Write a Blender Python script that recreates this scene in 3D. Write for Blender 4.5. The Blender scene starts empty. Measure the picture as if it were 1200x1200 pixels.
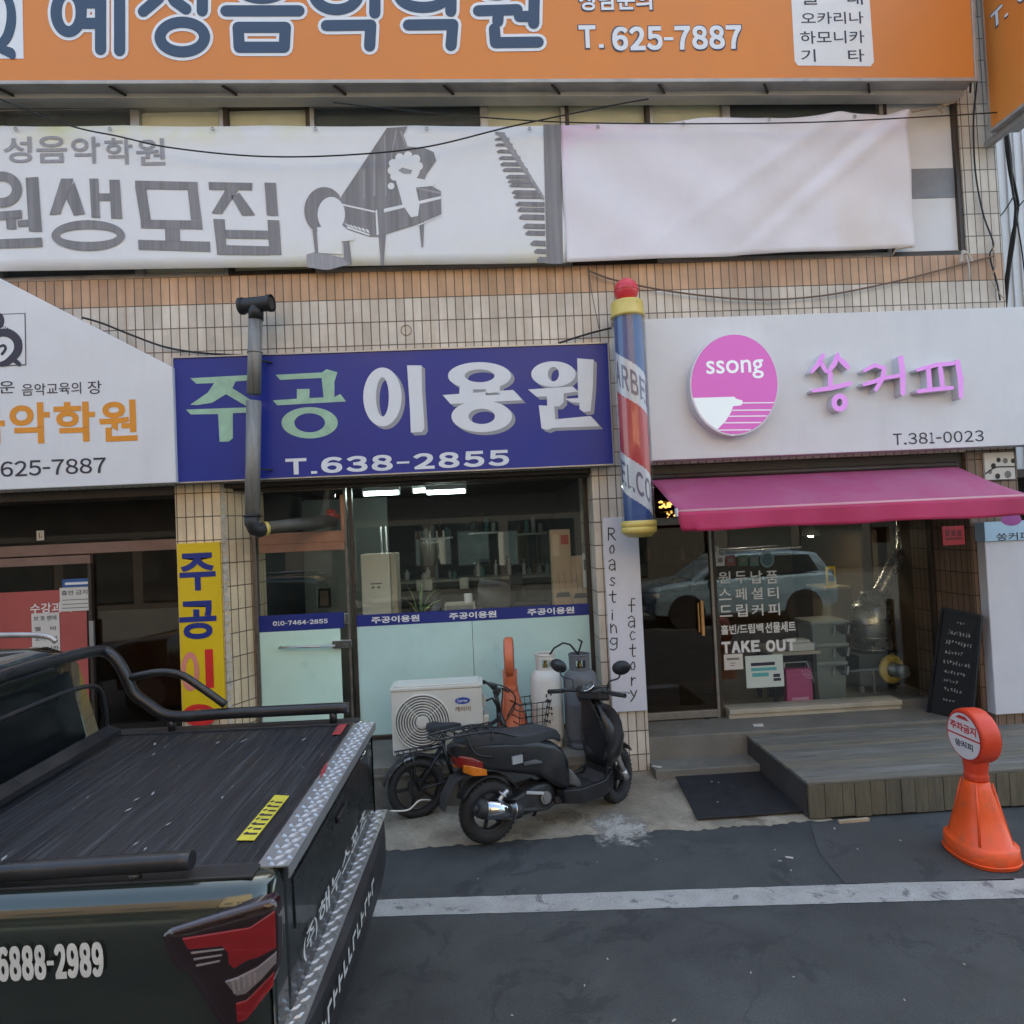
import bpy, bmesh, math, random
from mathutils import Vector, Matrix
random.seed(7)
S = bpy.context.scene
COL = S.collection
R = math.radians

# ------------------------------------------------------------------ camera, sky, sun, exposure
F = 782.0
CAM = Vector((0.0, -6.5, 2.45))
YAW, PIT, ROL = R(2.5), R(1.5), R(2.65)
fw = Vector((math.sin(YAW)*math.cos(PIT), math.cos(YAW)*math.cos(PIT), math.sin(PIT)))
r0 = fw.cross(Vector((0, 0, 1))).normalized(); u0 = r0.cross(fw)
rt = r0*math.cos(ROL) - u0*math.sin(ROL); up = u0*math.cos(ROL) + r0*math.sin(ROL)
cd = bpy.data.cameras.new('camera'); cam = bpy.data.objects.new('camera', cd); COL.objects.link(cam)
cd.sensor_fit = 'HORIZONTAL'; cd.sensor_width = 36; cd.lens = 36*F/1200; cd.clip_end = 500; cd.clip_start = .05
cam.matrix_world = Matrix((( rt.x, up.x, -fw.x, CAM.x), (rt.y, up.y, -fw.y, CAM.y), (rt.z, up.z, -fw.z, CAM.z), (0, 0, 0, 1)))
S.camera = cam

SUN_EL, SUN_AZ = R(50), R(18)          # the sun stands behind the shops, so the street side lies in open shade
w = bpy.data.worlds.new('World'); S.world = w; w.use_nodes = True
sky = w.node_tree.nodes.new('ShaderNodeTexSky'); sky.sky_type = 'NISHITA'; sky.sun_disc = False
sky.sun_elevation = SUN_EL; sky.sun_rotation = SUN_AZ; sky.air_density = 1.0; sky.dust_density = 4.0; sky.ozone_density = 1.0
bg = w.node_tree.nodes['Background']; bg.inputs[1].default_value = 0.15
w.node_tree.links.new(sky.outputs[0], bg.inputs[0])
sd = bpy.data.lights.new('sun', 'SUN'); sd.energy = 3.2; sd.angle = R(.5); sd.color = (1, .93, .82)
sun = bpy.data.objects.new('sun', sd); COL.objects.link(sun)
dirv = Vector((math.sin(SUN_AZ)*math.cos(SUN_EL), math.cos(SUN_AZ)*math.cos(SUN_EL), math.sin(SUN_EL)))
sun.rotation_euler = dirv.to_track_quat('Z', 'Y').to_euler(); sun.location = dirv*30
S.view_settings.view_transform = 'Standard'; S.view_settings.look = 'None'; S.view_settings.gamma = 1
S.view_settings.exposure = 2.25
S.view_settings.use_white_balance = True; S.view_settings.white_balance_temperature = 6950; S.view_settings.white_balance_tint = 2
S.cycles.max_bounces = 10; S.cycles.transparent_max_bounces = 16; S.cycles.use_denoising = True
S.cycles.sample_clamp_indirect = 4

def ray(px, py): return fw*F + rt*(px-600) - up*(py-600)
def at(px, py, Y):                     # point of the plane y = Y measured in the photograph
    d = ray(px, py); return CAM + d*((Y-CAM.y)/d.y)
def onz(px, py, Z):
    d = ray(px, py); return CAM + d*((Z-CAM.z)/d.z)
def onx(px, py, X):
    d = ray(px, py); return CAM + d*((X-CAM.x)/d.x)

# ------------------------------------------------------------------ materials
MATS = {}
def mat(name, col, rough=.5, metal=0.0, var=.12, vs=4.0, bump=0.0, bs=60.0, emit=0.0, coat=0.0, dirt=0.0, dcol=(.05, .04, .03), spec=.5, stretch=None, rvar=.1, grain=0.0, gs=130.0):
    if name in MATS: return MATS[name]
    m = bpy.data.materials.new(name); m.use_nodes = True; MATS[name] = m
    nt = m.node_tree; N = nt.nodes; L = nt.links; p = N['Principled BSDF']
    c4 = (*col, 1)
    p.inputs['Roughness'].default_value = rough; p.inputs['Metallic'].default_value = metal
    p.inputs['Specular IOR Level'].default_value = spec; p.inputs['Coat Weight'].default_value = coat
    tc = N.new('ShaderNodeTexCoord'); src = tc.outputs['Object']
    if stretch:
        mp = N.new('ShaderNodeMapping'); mp.inputs['Scale'].default_value = stretch; L.new(src, mp.inputs[0]); src = mp.outputs[0]
    n1 = N.new('ShaderNodeTexNoise'); n1.inputs['Scale'].default_value = vs; n1.inputs['Detail'].default_value = 6; n1.inputs['Roughness'].default_value = .65
    L.new(src, n1.inputs['Vector'])
    mr = N.new('ShaderNodeMapRange'); mr.inputs[1].default_value = .3; mr.inputs[2].default_value = .7
    mr.inputs[3].default_value = 1-var; mr.inputs[4].default_value = 1+var; L.new(n1.outputs['Fac'], mr.inputs[0])
    mx = N.new('ShaderNodeVectorMath'); mx.operation = 'SCALE'; mx.inputs[0].default_value = col; L.new(mr.outputs[0], mx.inputs['Scale'])
    out = mx.outputs[0]
    if dirt > 0:
        n2 = N.new('ShaderNodeTexNoise'); n2.inputs['Scale'].default_value = vs*.6; n2.inputs['Detail'].default_value = 8; n2.inputs['Roughness'].default_value = .75
        L.new(src, n2.inputs['Vector'])
        m2 = N.new('ShaderNodeMapRange'); m2.inputs[1].default_value = .52; m2.inputs[2].default_value = .75; m2.inputs[3].default_value = 0; m2.inputs[4].default_value = dirt
        L.new(n2.outputs['Fac'], m2.inputs[0])
        mm = N.new('ShaderNodeMix'); mm.data_type = 'RGBA'; L.new(m2.outputs[0], mm.inputs[0]); L.new(out, mm.inputs[6]); mm.inputs[7].default_value = (*dcol, 1)
        out = mm.outputs[2]
    if grain:
        ng = N.new('ShaderNodeTexNoise'); ng.inputs['Scale'].default_value = gs; ng.inputs['Detail'].default_value = 3; ng.inputs['Roughness'].default_value = .7
        L.new(tc.outputs['Object'], ng.inputs['Vector'])
        mg = N.new('ShaderNodeMapRange'); mg.inputs[1].default_value = .3; mg.inputs[2].default_value = .7; mg.inputs[3].default_value = 1-grain; mg.inputs[4].default_value = 1+grain
        L.new(ng.outputs['Fac'], mg.inputs[0]); sg = N.new('ShaderNodeVectorMath'); sg.operation = 'SCALE'; L.new(out, sg.inputs[0]); L.new(mg.outputs[0], sg.inputs['Scale']); out = sg.outputs[0]
    L.new(out, p.inputs['Base Color'])
    rr = N.new('ShaderNodeMapRange'); rr.inputs[1].default_value = .3; rr.inputs[2].default_value = .7
    rr.inputs[3].default_value = max(.02, rough-rvar); rr.inputs[4].default_value = min(1, rough+rvar); L.new(n1.outputs['Fac'], rr.inputs[0]); L.new(rr.outputs[0], p.inputs['Roughness'])
    if bump:
        n3 = N.new('ShaderNodeTexNoise'); n3.inputs['Scale'].default_value = bs; n3.inputs['Detail'].default_value = 5
        L.new(src, n3.inputs['Vector'])
        b = N.new('ShaderNodeBump'); b.inputs['Strength'].default_value = bump; b.inputs['Distance'].default_value = .01
        L.new(n3.outputs['Fac'], b.inputs['Height']); L.new(b.outputs[0], p.inputs['Normal'])
    if emit:
        L.new(out, p.inputs['Emission Color']); p.inputs['Emission Strength'].default_value = emit
    return m

def tile_mat(name, c1, c2, w_, h_, voff, mortar=(.13, .09, .065), ms=.0055):
    m = bpy.data.materials.new(name); m.use_nodes = True; MATS[name] = m
    nt = m.node_tree; N = nt.nodes; L = nt.links; p = N['Principled BSDF']
    tc = N.new('ShaderNodeTexCoord'); mp = N.new('ShaderNodeMapping'); mp.inputs['Location'].default_value = (.011, voff, 0)
    L.new(tc.outputs['UV'], mp.inputs[0])
    b = N.new('ShaderNodeTexBrick'); b.offset = 0; b.squash = 1
    for k, v in (('Scale', 1), ('Mortar Size', ms), ('Mortar Smooth', .15), ('Bias', 0), ('Brick Width', w_), ('Row Height', h_)): b.inputs[k].default_value = v
    b.inputs['Color1'].default_value = (*c1, 1); b.inputs['Color2'].default_value = (*c2, 1); b.inputs['Mortar'].default_value = (*mortar, 1)
    L.new(mp.outputs[0], b.inputs['Vector'])
    n = N.new('ShaderNodeTexNoise'); n.inputs['Scale'].default_value = 1.3; n.inputs['Detail'].default_value = 8; n.inputs['Roughness'].default_value = .7
    L.new(tc.outputs['Object'], n.inputs['Vector'])
    mr = N.new('ShaderNodeMapRange'); mr.inputs[1].default_value = .35; mr.inputs[2].default_value = .7; mr.inputs[3].default_value = .72; mr.inputs[4].default_value = 1.12
    L.new(n.outputs['Fac'], mr.inputs[0])
    # rusty run-off streaks
    ms_ = N.new('ShaderNodeMapping'); ms_.inputs['Scale'].default_value = (5, 5, .5); L.new(tc.outputs['Object'], ms_.inputs[0])
    ns = N.new('ShaderNodeTexNoise'); ns.inputs['Scale'].default_value = 2.2; ns.inputs['Detail'].default_value = 6; L.new(ms_.outputs[0], ns.inputs['Vector'])
    m2 = N.new('ShaderNodeMapRange'); m2.inputs[1].default_value = .52; m2.inputs[2].default_value = .8; m2.inputs[3].default_value = 0; m2.inputs[4].default_value = .55
    L.new(ns.outputs['Fac'], m2.inputs[0])
    sc = N.new('ShaderNodeVectorMath'); sc.operation = 'SCALE'; L.new(b.outputs['Color'], sc.inputs[0]); L.new(mr.outputs[0], sc.inputs['Scale'])
    mm = N.new('ShaderNodeMix'); mm.data_type = 'RGBA'; L.new(m2.outputs[0], mm.inputs[0]); L.new(sc.outputs[0], mm.inputs[6]); mm.inputs[7].default_value = (c1[0]*.5, c1[1]*.38, c1[2]*.26, 1)
    L.new(mm.outputs[2], p.inputs['Base Color'])
    p.inputs['Roughness'].default_value = .42
    bp = N.new('ShaderNodeBump'); bp.inputs['Strength'].default_value = .6; bp.inputs['Distance'].default_value = .004; bp.invert = True
    L.new(b.outputs['Fac'], bp.inputs['Height']); L.new(bp.outputs[0], p.inputs['Normal'])
    return m

def glass_mat(name, tint=(.86, .92, .9), refl=1.0):
    m = bpy.data.materials.new(name); m.use_nodes = True; MATS[name] = m
    nt = m.node_tree; N = nt.nodes; L = nt.links; N.remove(N['Principled BSDF'])
    o = N['Material Output']; t = N.new('ShaderNodeBsdfTransparent'); t.inputs[0].default_value = (*tint, 1)
    g = N.new('ShaderNodeBsdfGlossy'); g.inputs['Roughness'].default_value = .0; g.inputs[0].default_value = (refl, refl, refl, 1)
    ge = N.new('ShaderNodeNewGeometry'); dt = N.new('ShaderNodeVectorMath'); dt.operation = 'DOT_PRODUCT'; L.new(ge.outputs['Incoming'], dt.inputs[0]); L.new(ge.outputs['Normal'], dt.inputs[1])
    def mth(op, x, y=None):
        q = N.new('ShaderNodeMath'); q.operation = op
        for i, t_ in enumerate((x, y)):
            if t_ is None: continue
            if isinstance(t_, (int, float)): q.inputs[i].default_value = t_
            else: L.new(t_, q.inputs[i])
        return q.outputs[0]
    ab = mth('ABSOLUTE', dt.outputs['Value']); fz = mth('MULTIPLY_ADD', mth('POWER', mth('SUBTRACT', 1.0, ab), 5.0), .965); fz.node.inputs[2].default_value = .05
    mx = N.new('ShaderNodeMixShader'); L.new(fz, mx.inputs[0]); L.new(t.outputs[0], mx.inputs[1]); L.new(g.outputs[0], mx.inputs[2])
    n = N.new('ShaderNodeTexNoise'); n.inputs['Scale'].default_value = .9; tc = N.new('ShaderNodeTexCoord'); L.new(tc.outputs['Object'], n.inputs['Vector'])
    b = N.new('ShaderNodeBump'); b.inputs['Strength'].default_value = .012; b.inputs['Distance'].default_value = .02; L.new(n.outputs['Fac'], b.inputs['Height'])
    L.new(b.outputs[0], g.inputs['Normal'])
    L.new(mx.outputs[0], o.inputs['Surface'])
    return m

def emit_mat(name, col, st):
    m = bpy.data.materials.new(name); m.use_nodes = True; MATS[name] = m
    p = m.node_tree.nodes['Principled BSDF']; p.inputs['Base Color'].default_value = (*col, 1)
    p.inputs['Emission Color'].default_value = (*col, 1); p.inputs['Emission Strength'].default_value = st
    return m

# ------------------------------------------------------------------ mesh builder
def V(*a): return Vector(a)
def frame_of(d):
    d = Vector(d).normalized(); a = V(0, 0, 1) if abs(d.z) < .9 else V(1, 0, 0)
    x = a.cross(d).normalized(); return x, d.cross(x), d
W = {}
class MB:
    def __init__(s): s.v = []; s.f = []; s.mi = []; s.sm = []
    def add(s, vs, fs, mi=0, sm=False):
        b = len(s.v); s.v += [Vector(p) for p in vs]
        for f in fs: s.f.append([b+i for i in f]); s.mi.append(mi); s.sm.append(sm)
        return s
    def box(s, x0, x1, y0, y1, z0, z1, mi=0):
        x0, x1 = sorted((x0, x1)); y0, y1 = sorted((y0, y1)); z0, z1 = sorted((z0, z1))
        return s.add([(x0,y0,z0),(x1,y0,z0),(x1,y1,z0),(x0,y1,z0),(x0,y0,z1),(x1,y0,z1),(x1,y1,z1),(x0,y1,z1)],
              [(3,2,1,0),(4,5,6,7),(0,1,5,4),(1,2,6,5),(2,3,7,6),(3,0,4,7)], mi)
    def pbox(s, tl, br, Y, d, mi=0):   # a box whose front rectangle was measured in the photograph on the plane y = Y
        a = at(*tl, Y); b = at(*br, Y); return s.box(a.x, b.x, Y, Y+d, b.z, a.z, mi)
    def bar(s, p, q, w_, h_, mi=0, upv=(0, 0, 1)):
        p, q = Vector(p), Vector(q); d = (q-p).normalized(); x = d.cross(Vector(upv))
        if x.length < 1e-4: x = d.cross(V(1, 0, 0))
        x.normalize(); z = x.cross(d)
        vs = [c + x*(a*w_/2) + z*(b*h_/2) for c in (p, q) for a, b in ((-1,-1),(1,-1),(1,1),(-1,1))]
        return s.add(vs, [(3,2,1,0),(4,5,6,7),(0,1,5,4),(1,2,6,5),(2,3,7,6),(3,0,4,7)], mi)
    def prism(s, pts, dv, mi=0, side=None):   # polygon pts (3D) swept by dv
        n = len(pts); pts = [Vector(p) for p in pts]; dv = Vector(dv)
        nrm = sum(((pts[i]).cross(pts[(i+1) % n]) for i in range(n)), V(0, 0, 0))
        if nrm.dot(dv) > 0: pts.reverse()
        vs = pts + [p+dv for p in pts]
        s.add(vs, [list(range(n))], mi)
        b = len(s.v) - 2*n
        s.f.append([b+n+i for i in reversed(range(n))]); s.mi.append(mi); s.sm.append(False)
        for i in range(n):
            j = (i+1) % n; s.f.append([b+j, b+i, b+n+i, b+n+j]); s.mi.append(mi if side is None else side); s.sm.append(False)
        return s
    def loft(s, rings, mi=0, sm=True, caps=True, closed=True):
        n = len(rings[0]); vs = [p for r in rings for p in r]; fs = []
        for k in range(len(rings)-1):
            for i in range(n if closed else n-1):
                j = (i+1) % n; fs.append((k*n+i, k*n+j, (k+1)*n+j, (k+1)*n+i))
        s.add(vs, fs, mi, sm)
        if caps and closed:
            b = len(s.v)-len(vs)
            s.f.append([b+i for i in reversed(range(n))]); s.mi.append(mi); s.sm.append(False)
            s.f.append([b+(len(rings)-1)*n+i for i in range(n)]); s.mi.append(mi); s.sm.append(False)
        return s
    def tube(s, pts, r, n=8, mi=0, caps=True, closed=False):
        pts = [Vector(p) for p in pts]; rings = []; m = len(pts); x = None
        for i, p in enumerate(pts):
            if closed: d = pts[(i+1) % m]-pts[i-1]
            else: d = pts[min(i+1, m-1)]-pts[max(i-1, 0)]
            d.normalize()
            if x is None: x = frame_of(d)[0]
            x = (x - d*x.dot(d)); x = x.normalized() if x.length > 1e-5 else frame_of(d)[0]
            y = d.cross(x); rr = r[i] if isinstance(r, (list, tuple)) else r
            rings.append([p + x*(rr*math.cos(2*math.pi*k/n)) + y*(rr*math.sin(2*math.pi*k/n)) for k in range(n)])
        if closed: rings.append(rings[0]); return s.loft(rings, mi, True, False)
        return s.loft(rings, mi, True, caps)
    def lathe(s, prof, c=(0, 0, 0), axis=(0, 0, 1), n=24, mi=0, sm=True, sx=1, sy=1):
        x, y, z = frame_of(axis); c = Vector(c)
        if tuple(axis) == (0, 0, 1): x, y = V(1, 0, 0), V(0, 1, 0)
        rings = [[c + x*(r*sx*math.cos(2*math.pi*k/n)) + y*(r*sy*math.sin(2*math.pi*k/n)) + z*h for k in range(n)] for r, h in prof]
        return s.loft(rings, mi, sm, True)
    def ball(s, c, r, n=16, m=10, mi=0, sx=1, sy=1, sz=1):
        pr = [(max(1e-4, r*math.sin(math.pi*i/m)), -r*math.cos(math.pi*i/m)*sz) for i in range(m+1)]
        return s.lathe(pr, c, (0, 0, 1), n, mi, True, sx, sy)
    def ring(s, c, axis, Rr, r, n=28, m=8, mi=0):
        x, y, z = frame_of(axis); c = Vector(c)
        return s.tube([c + x*(Rr*math.cos(2*math.pi*k/n)) + y*(Rr*math.sin(2*math.pi*k/n)) for k in range(n)], r, m, mi, False, True)
    def disc(s, c, axis, r, t, n=28, mi=0):
        a = Vector(axis).normalized(); return s.lathe([(r, -t/2), (r, t/2)], c, tuple(a), n, mi, False)
    def xf(s, M):
        s.v = [M @ p for p in s.v]; return s
    def build(s, name, mats, parent=None, bevel=0.0, seg=2, local=False, loc=None):
        if not isinstance(mats, (list, tuple)): mats = [mats]
        if parent is not None: M = W[parent]
        elif loc is not None: M = Matrix.Translation(Vector(loc))
        else:
            lo = [min(p[i] for p in s.v) for i in range(3)]; hi = [max(p[i] for p in s.v) for i in range(3)]
            M = Matrix.Translation(V((lo[0]+hi[0])/2, (lo[1]+hi[1])/2, lo[2]))
        vs = s.v if local else [M.inverted() @ p for p in s.v]
        me = bpy.data.meshes.new(name); me.from_pydata([tuple(p) for p in vs], [], s.f)
        for m in mats: me.materials.append(m)
        for p, mi, sm in zip(me.polygons, s.mi, s.sm): p.material_index = mi; p.use_smooth = sm
        uv = me.uv_layers.new(name='UVMap'); src = s.v
        for p in me.polygons:
            nx, ny, nz = (abs(t) for t in p.normal)
            for li in p.loop_indices:
                q = src[me.loops[li].vertex_index]
                uv.data[li].uv = (q.x, q.y) if nz >= nx and nz >= ny else ((q.y, q.z) if nx > ny*1.05 else (q.x, q.z))
        me.validate(); me.update()
        o = bpy.data.objects.new(name, me); COL.objects.link(o)
        if parent is not None: o.parent = parent; W[o] = M
        else: o.matrix_world = M; W[o] = M
        if bevel:
            b = o.modifiers.new('bevel', 'BEVEL'); b.width = bevel; b.segments = seg; b.limit_method = 'ANGLE'; b.angle_limit = R(40)
        return o

def thing(name, label, cat, loc=(0, 0, 0), rot=(0, 0, 0), group=None):
    o = bpy.data.objects.new(name, None); COL.objects.link(o); o.empty_display_size = .2
    o.location = loc; o.rotation_euler = rot
    from mathutils import Euler
    W[o] = Matrix.Translation(Vector(loc)) @ Euler(rot).to_matrix().to_4x4()
    o['label'] = label; o['category'] = cat
    if group: o['group'] = group
    return o
def tag(o, label, cat, group=None):
    o['label'] = label; o['category'] = cat
    if group: o['group'] = group
    return o
def struct(o): o['kind'] = 'structure'; return o
def copy_tree(o, parent=None):
    c = o.copy(); COL.objects.link(c)
    if parent is not None: c.parent = parent
    for ch in list(o.children): copy_tree(ch, c)
    return c

# ------------------------------------------------------------------ lettering
_G = {}
def glyphs(t, wgt, ext):
    k = (t, wgt, ext)
    if k in _G: return _G[k]
    c = bpy.data.curves.new('lettering', 'FONT'); c.body = t; c.size = 1; c.offset = wgt; c.resolution_u = 4; c.extrude = .5 if ext else 0
    o = bpy.data.objects.new('lettering', c); COL.objects.link(o)
    dg = bpy.context.evaluated_depsgraph_get(); dg.update()
    me = bpy.data.meshes.new_from_object(o.evaluated_get(dg))
    vs = [v.co.copy() for v in me.vertices]; fs = [list(p.vertices) for p in me.polygons]
    bpy.data.objects.remove(o); bpy.data.curves.remove(c); bpy.data.meshes.remove(me)
    _G[k] = (vs, fs); return _G[k]
def text(mb, t, o, u, v, w_, h_, d=.002, wgt=0.0, mi=0, ext=False, shear=0.0, bold=0.0):
    if bold:
        b = bold*h_; o = Vector(o); u = Vector(u).normalized(); v = Vector(v).normalized()
        if w_ is not None: w_ -= 2*b
        for k, (i, j) in enumerate(((0, 0), (1, 1), (1, 0), (1, -1), (0, -1), (-1, -1), (-1, 0), (-1, 1), (0, 1))):
            text(mb, t, o+u*(b+i*b)+v*(b+j*b), u, v, w_, h_-2*b, d+.00007*k, wgt, mi, ext, shear)
        return
    vs, fs = glyphs(t, wgt, ext)
    if not vs: return
    x0 = min(p.x for p in vs); x1 = max(p.x for p in vs); y0 = min(p.y for p in vs); y1 = max(p.y for p in vs)
    u = Vector(u).normalized(); v = Vector(v).normalized(); n = u.cross(v); o = Vector(o)
    if w_ is None: w_ = h_*(x1-x0)/(y1-y0)
    sx = w_/(x1-x0); sy = h_/(y1-y0)
    mb.add([o + u*((p.x-x0)*sx + shear*(p.y-y0)*sy) + v*((p.y-y0)*sy) + n*(d*((p.z+.5) if ext else 1)) for p in vs], fs, mi)
def fwid(t): return ''.join(chr(ord(c)+0xFEE0) if 33 <= ord(c) <= 126 else c for c in t)
def ptext(mb, t, lb, rtp, Y, d=.002, wgt=0.0, mi=0, ext=False, bold=0.0):
    a = at(*lb, Y); b = at(*rtp, Y)
    text(mb, t, a, (1, 0, 0), (0, 0, 1), b.x-a.x, b.z-a.z, d, wgt, mi, ext, 0.0, bold)
def pchars(mb, t, lb, rtp, Y, d=.002, wgt=0.03, mi=0, gap=.12, full=True):   # letter by letter, each glyph fitted to its own cell
    a = at(*lb, Y); b = at(*rtp, Y); chars(mb, t, a, (1, 0, 0), (0, 0, 1), b.x-a.x, b.z-a.z, d, wgt, mi, gap, full)
def chars(mb, t, o, u, v, w_, h_, d=.002, wgt=.03, mi=0, gap=.12, full=True):
    rel = {'.': .28, '-': .6, '1': .55, ' ': .5, '/': .6, '(': .4, ')': .4}
    tot = sum(rel.get(c, 1) for c in t) + gap*(len(t)-1); k = w_/tot; x = 0
    u = Vector(u); v = Vector(v)
    for c in t:
        cw = rel.get(c, 1)*k
        if c != ' ':
            g = fwid(c) if full else c
            hh, y0 = h_, 0
            if c == '.': hh, y0 = h_*.16, 0
            if c == '-': hh, y0 = h_*.13, h_*.40
            if c in '.-':
                p0 = Vector(o)+u*x+v*y0; n = u.cross(v)*d
                mb.add([p0+n, p0+u*cw+n, p0+u*cw+v*hh+n, p0+v*hh+n], [(0, 1, 2, 3)], mi)
            else:
                wg = min(wgt, .012 if c in '4AR' else .024); text(mb, g, Vector(o)+u*x+v*y0, u, v, cw, hh, d, wg, mi, False, 0.0, max(0, (wgt-wg)*1.0))
        x += cw+gap*k
def stroke(pts, r, n=6):            # outline polygon of a round-ended pen stroke in 2D
    pts = [Vector((*p, 0)) for p in pts]; L_, R_ = [], []
    m = len(pts)
    for i, p in enumerate(pts):
        d = (pts[min(i+1, m-1)]-pts[max(i-1, 0)]).normalized(); q = V(-d.y, d.x, 0)
        rr = r[i] if isinstance(r, (list, tuple)) else r
        L_.append(p+q*rr); R_.append(p-q*rr)
    d = (pts[-1]-pts[-2]).normalized(); re = r[-1] if isinstance(r, (list, tuple)) else r; rs = r[0] if isinstance(r, (list, tuple)) else r
    a0 = math.atan2(d.y, d.x); cap1 = [pts[-1]+V(math.cos(a0+math.pi/2-math.pi*k/n), math.sin(a0+math.pi/2-math.pi*k/n), 0)*re for k in range(1, n)]
    d = (pts[0]-pts[1]).normalized(); a0 = math.atan2(d.y, d.x)
    cap0 = [pts[0]+V(math.cos(a0+math.pi/2-math.pi*k/n), math.sin(a0+math.pi/2-math.pi*k/n), 0)*rs for k in range(1, n)]
    return [(p.x, p.y) for p in L_+cap1+R_[::-1]+cap0]
def ppoly(mb, pts, Y, d=.002, mi=0, th=None, side=None):   # pixel outline -> flat shape (or solid of thickness th) on the plane y = Y, d proud of it
    q = [at(*p, Y) for p in pts]
    if th is None:
        n = len(q); q = [p + V(0, -d, 0) for p in q]
        a = sum(q[i].x*q[(i+1) % n].z - q[(i+1) % n].x*q[i].z for i in range(n))
        mb.add(q if a > 0 else q[::-1], [list(range(n))], mi)
    else: mb.prism(q, (0, -th, 0), mi, side)
def pell(cx, cy, rx, ry, n=36, a0=0, a1=360): return [(cx+rx*math.cos(R(a0+(a1-a0)*k/n)), cy+ry*math.sin(R(a0+(a1-a0)*k/n))) for k in range(n+(0 if a1-a0 >= 360 else 1))]
def pring(mb, cx, cy, rx, ry, ix, iy, Y, d=.002, mi=0, n=36, icx=None, icy=None, th=None, side=None):
    icx = cx if icx is None else icx; icy = cy if icy is None else icy
    o = [at(*p, Y) for p in pell(cx, cy, rx, ry, n)]; i = [at(*p, Y) for p in pell(icx, icy, ix, iy, n)]
    nv = V(0, -(th or d), 0)
    mb.add([p+nv for p in o]+[p+nv for p in i], [((k+1) % n, k, n+k, n+(k+1) % n) for k in range(n)], mi)
    if th:
        mb.add([p+nv for p in o]+list(o), [(k, (k+1) % n, n+(k+1) % n, n+k) for k in range(n)], side)
        mb.add([p+nv for p in i]+list(i), [((k+1) % n, k, n+k, n+(k+1) % n) for k in range(n)], side)

# ------------------------------------------------------------------ shared materials
asphalt = mat('asphalt', (.054, .058, .058), .80, grain=.38, gs=110, var=.34, vs=1.7, bump=.8, bs=150, dirt=.8, dcol=(.032, .033, .038))
def weather(m, blot, bcol, pcol=None, lo=.56, hi=.60, sc=2.3, psc=26, st=None):
    nt = m.node_tree; N = nt.nodes; L = nt.links; p = N['Principled BSDF']; out = p.inputs['Base Color'].links[0].from_socket
    tc = N.new('ShaderNodeTexCoord'); n = N.new('ShaderNodeTexNoise'); n.inputs['Scale'].default_value = sc; n.inputs['Detail'].default_value = 9; n.inputs['Roughness'].default_value = .72; n.inputs['Distortion'].default_value = .6
    sv_ = tc.outputs['Object']
    if st: mp = N.new('ShaderNodeMapping'); mp.inputs['Scale'].default_value = st; L.new(sv_, mp.inputs[0]); sv_ = mp.outputs[0]
    L.new(sv_, n.inputs['Vector']); mr = N.new('ShaderNodeMapRange'); mr.inputs[1].default_value = lo; mr.inputs[2].default_value = hi; mr.inputs[3].default_value = 0; mr.inputs[4].default_value = blot
    L.new(n.outputs['Fac'], mr.inputs[0]); mm = N.new('ShaderNodeMix'); mm.data_type = 'RGBA'; L.new(mr.outputs[0], mm.inputs[0]); L.new(out, mm.inputs[6]); mm.inputs[7].default_value = (*bcol, 1); out = mm.outputs[2]
    if pcol:
        v = N.new('ShaderNodeTexVoronoi'); v.inputs['Scale'].default_value = psc; L.new(tc.outputs['Object'], v.inputs['Vector'])
        m2 = N.new('ShaderNodeMapRange'); m2.inputs[1].default_value = .07; m2.inputs[2].default_value = .10; m2.inputs[3].default_value = .8; m2.inputs[4].default_value = 0; L.new(v.outputs['Distance'], m2.inputs[0])
        m3 = N.new('ShaderNodeMix'); m3.data_type = 'RGBA'; L.new(m2.outputs[0], m3.inputs[0]); L.new(out, m3.inputs[6]); m3.inputs[7].default_value = (*pcol, 1); out = m3.outputs[2]
    L.new(out, p.inputs['Base Color'])
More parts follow.
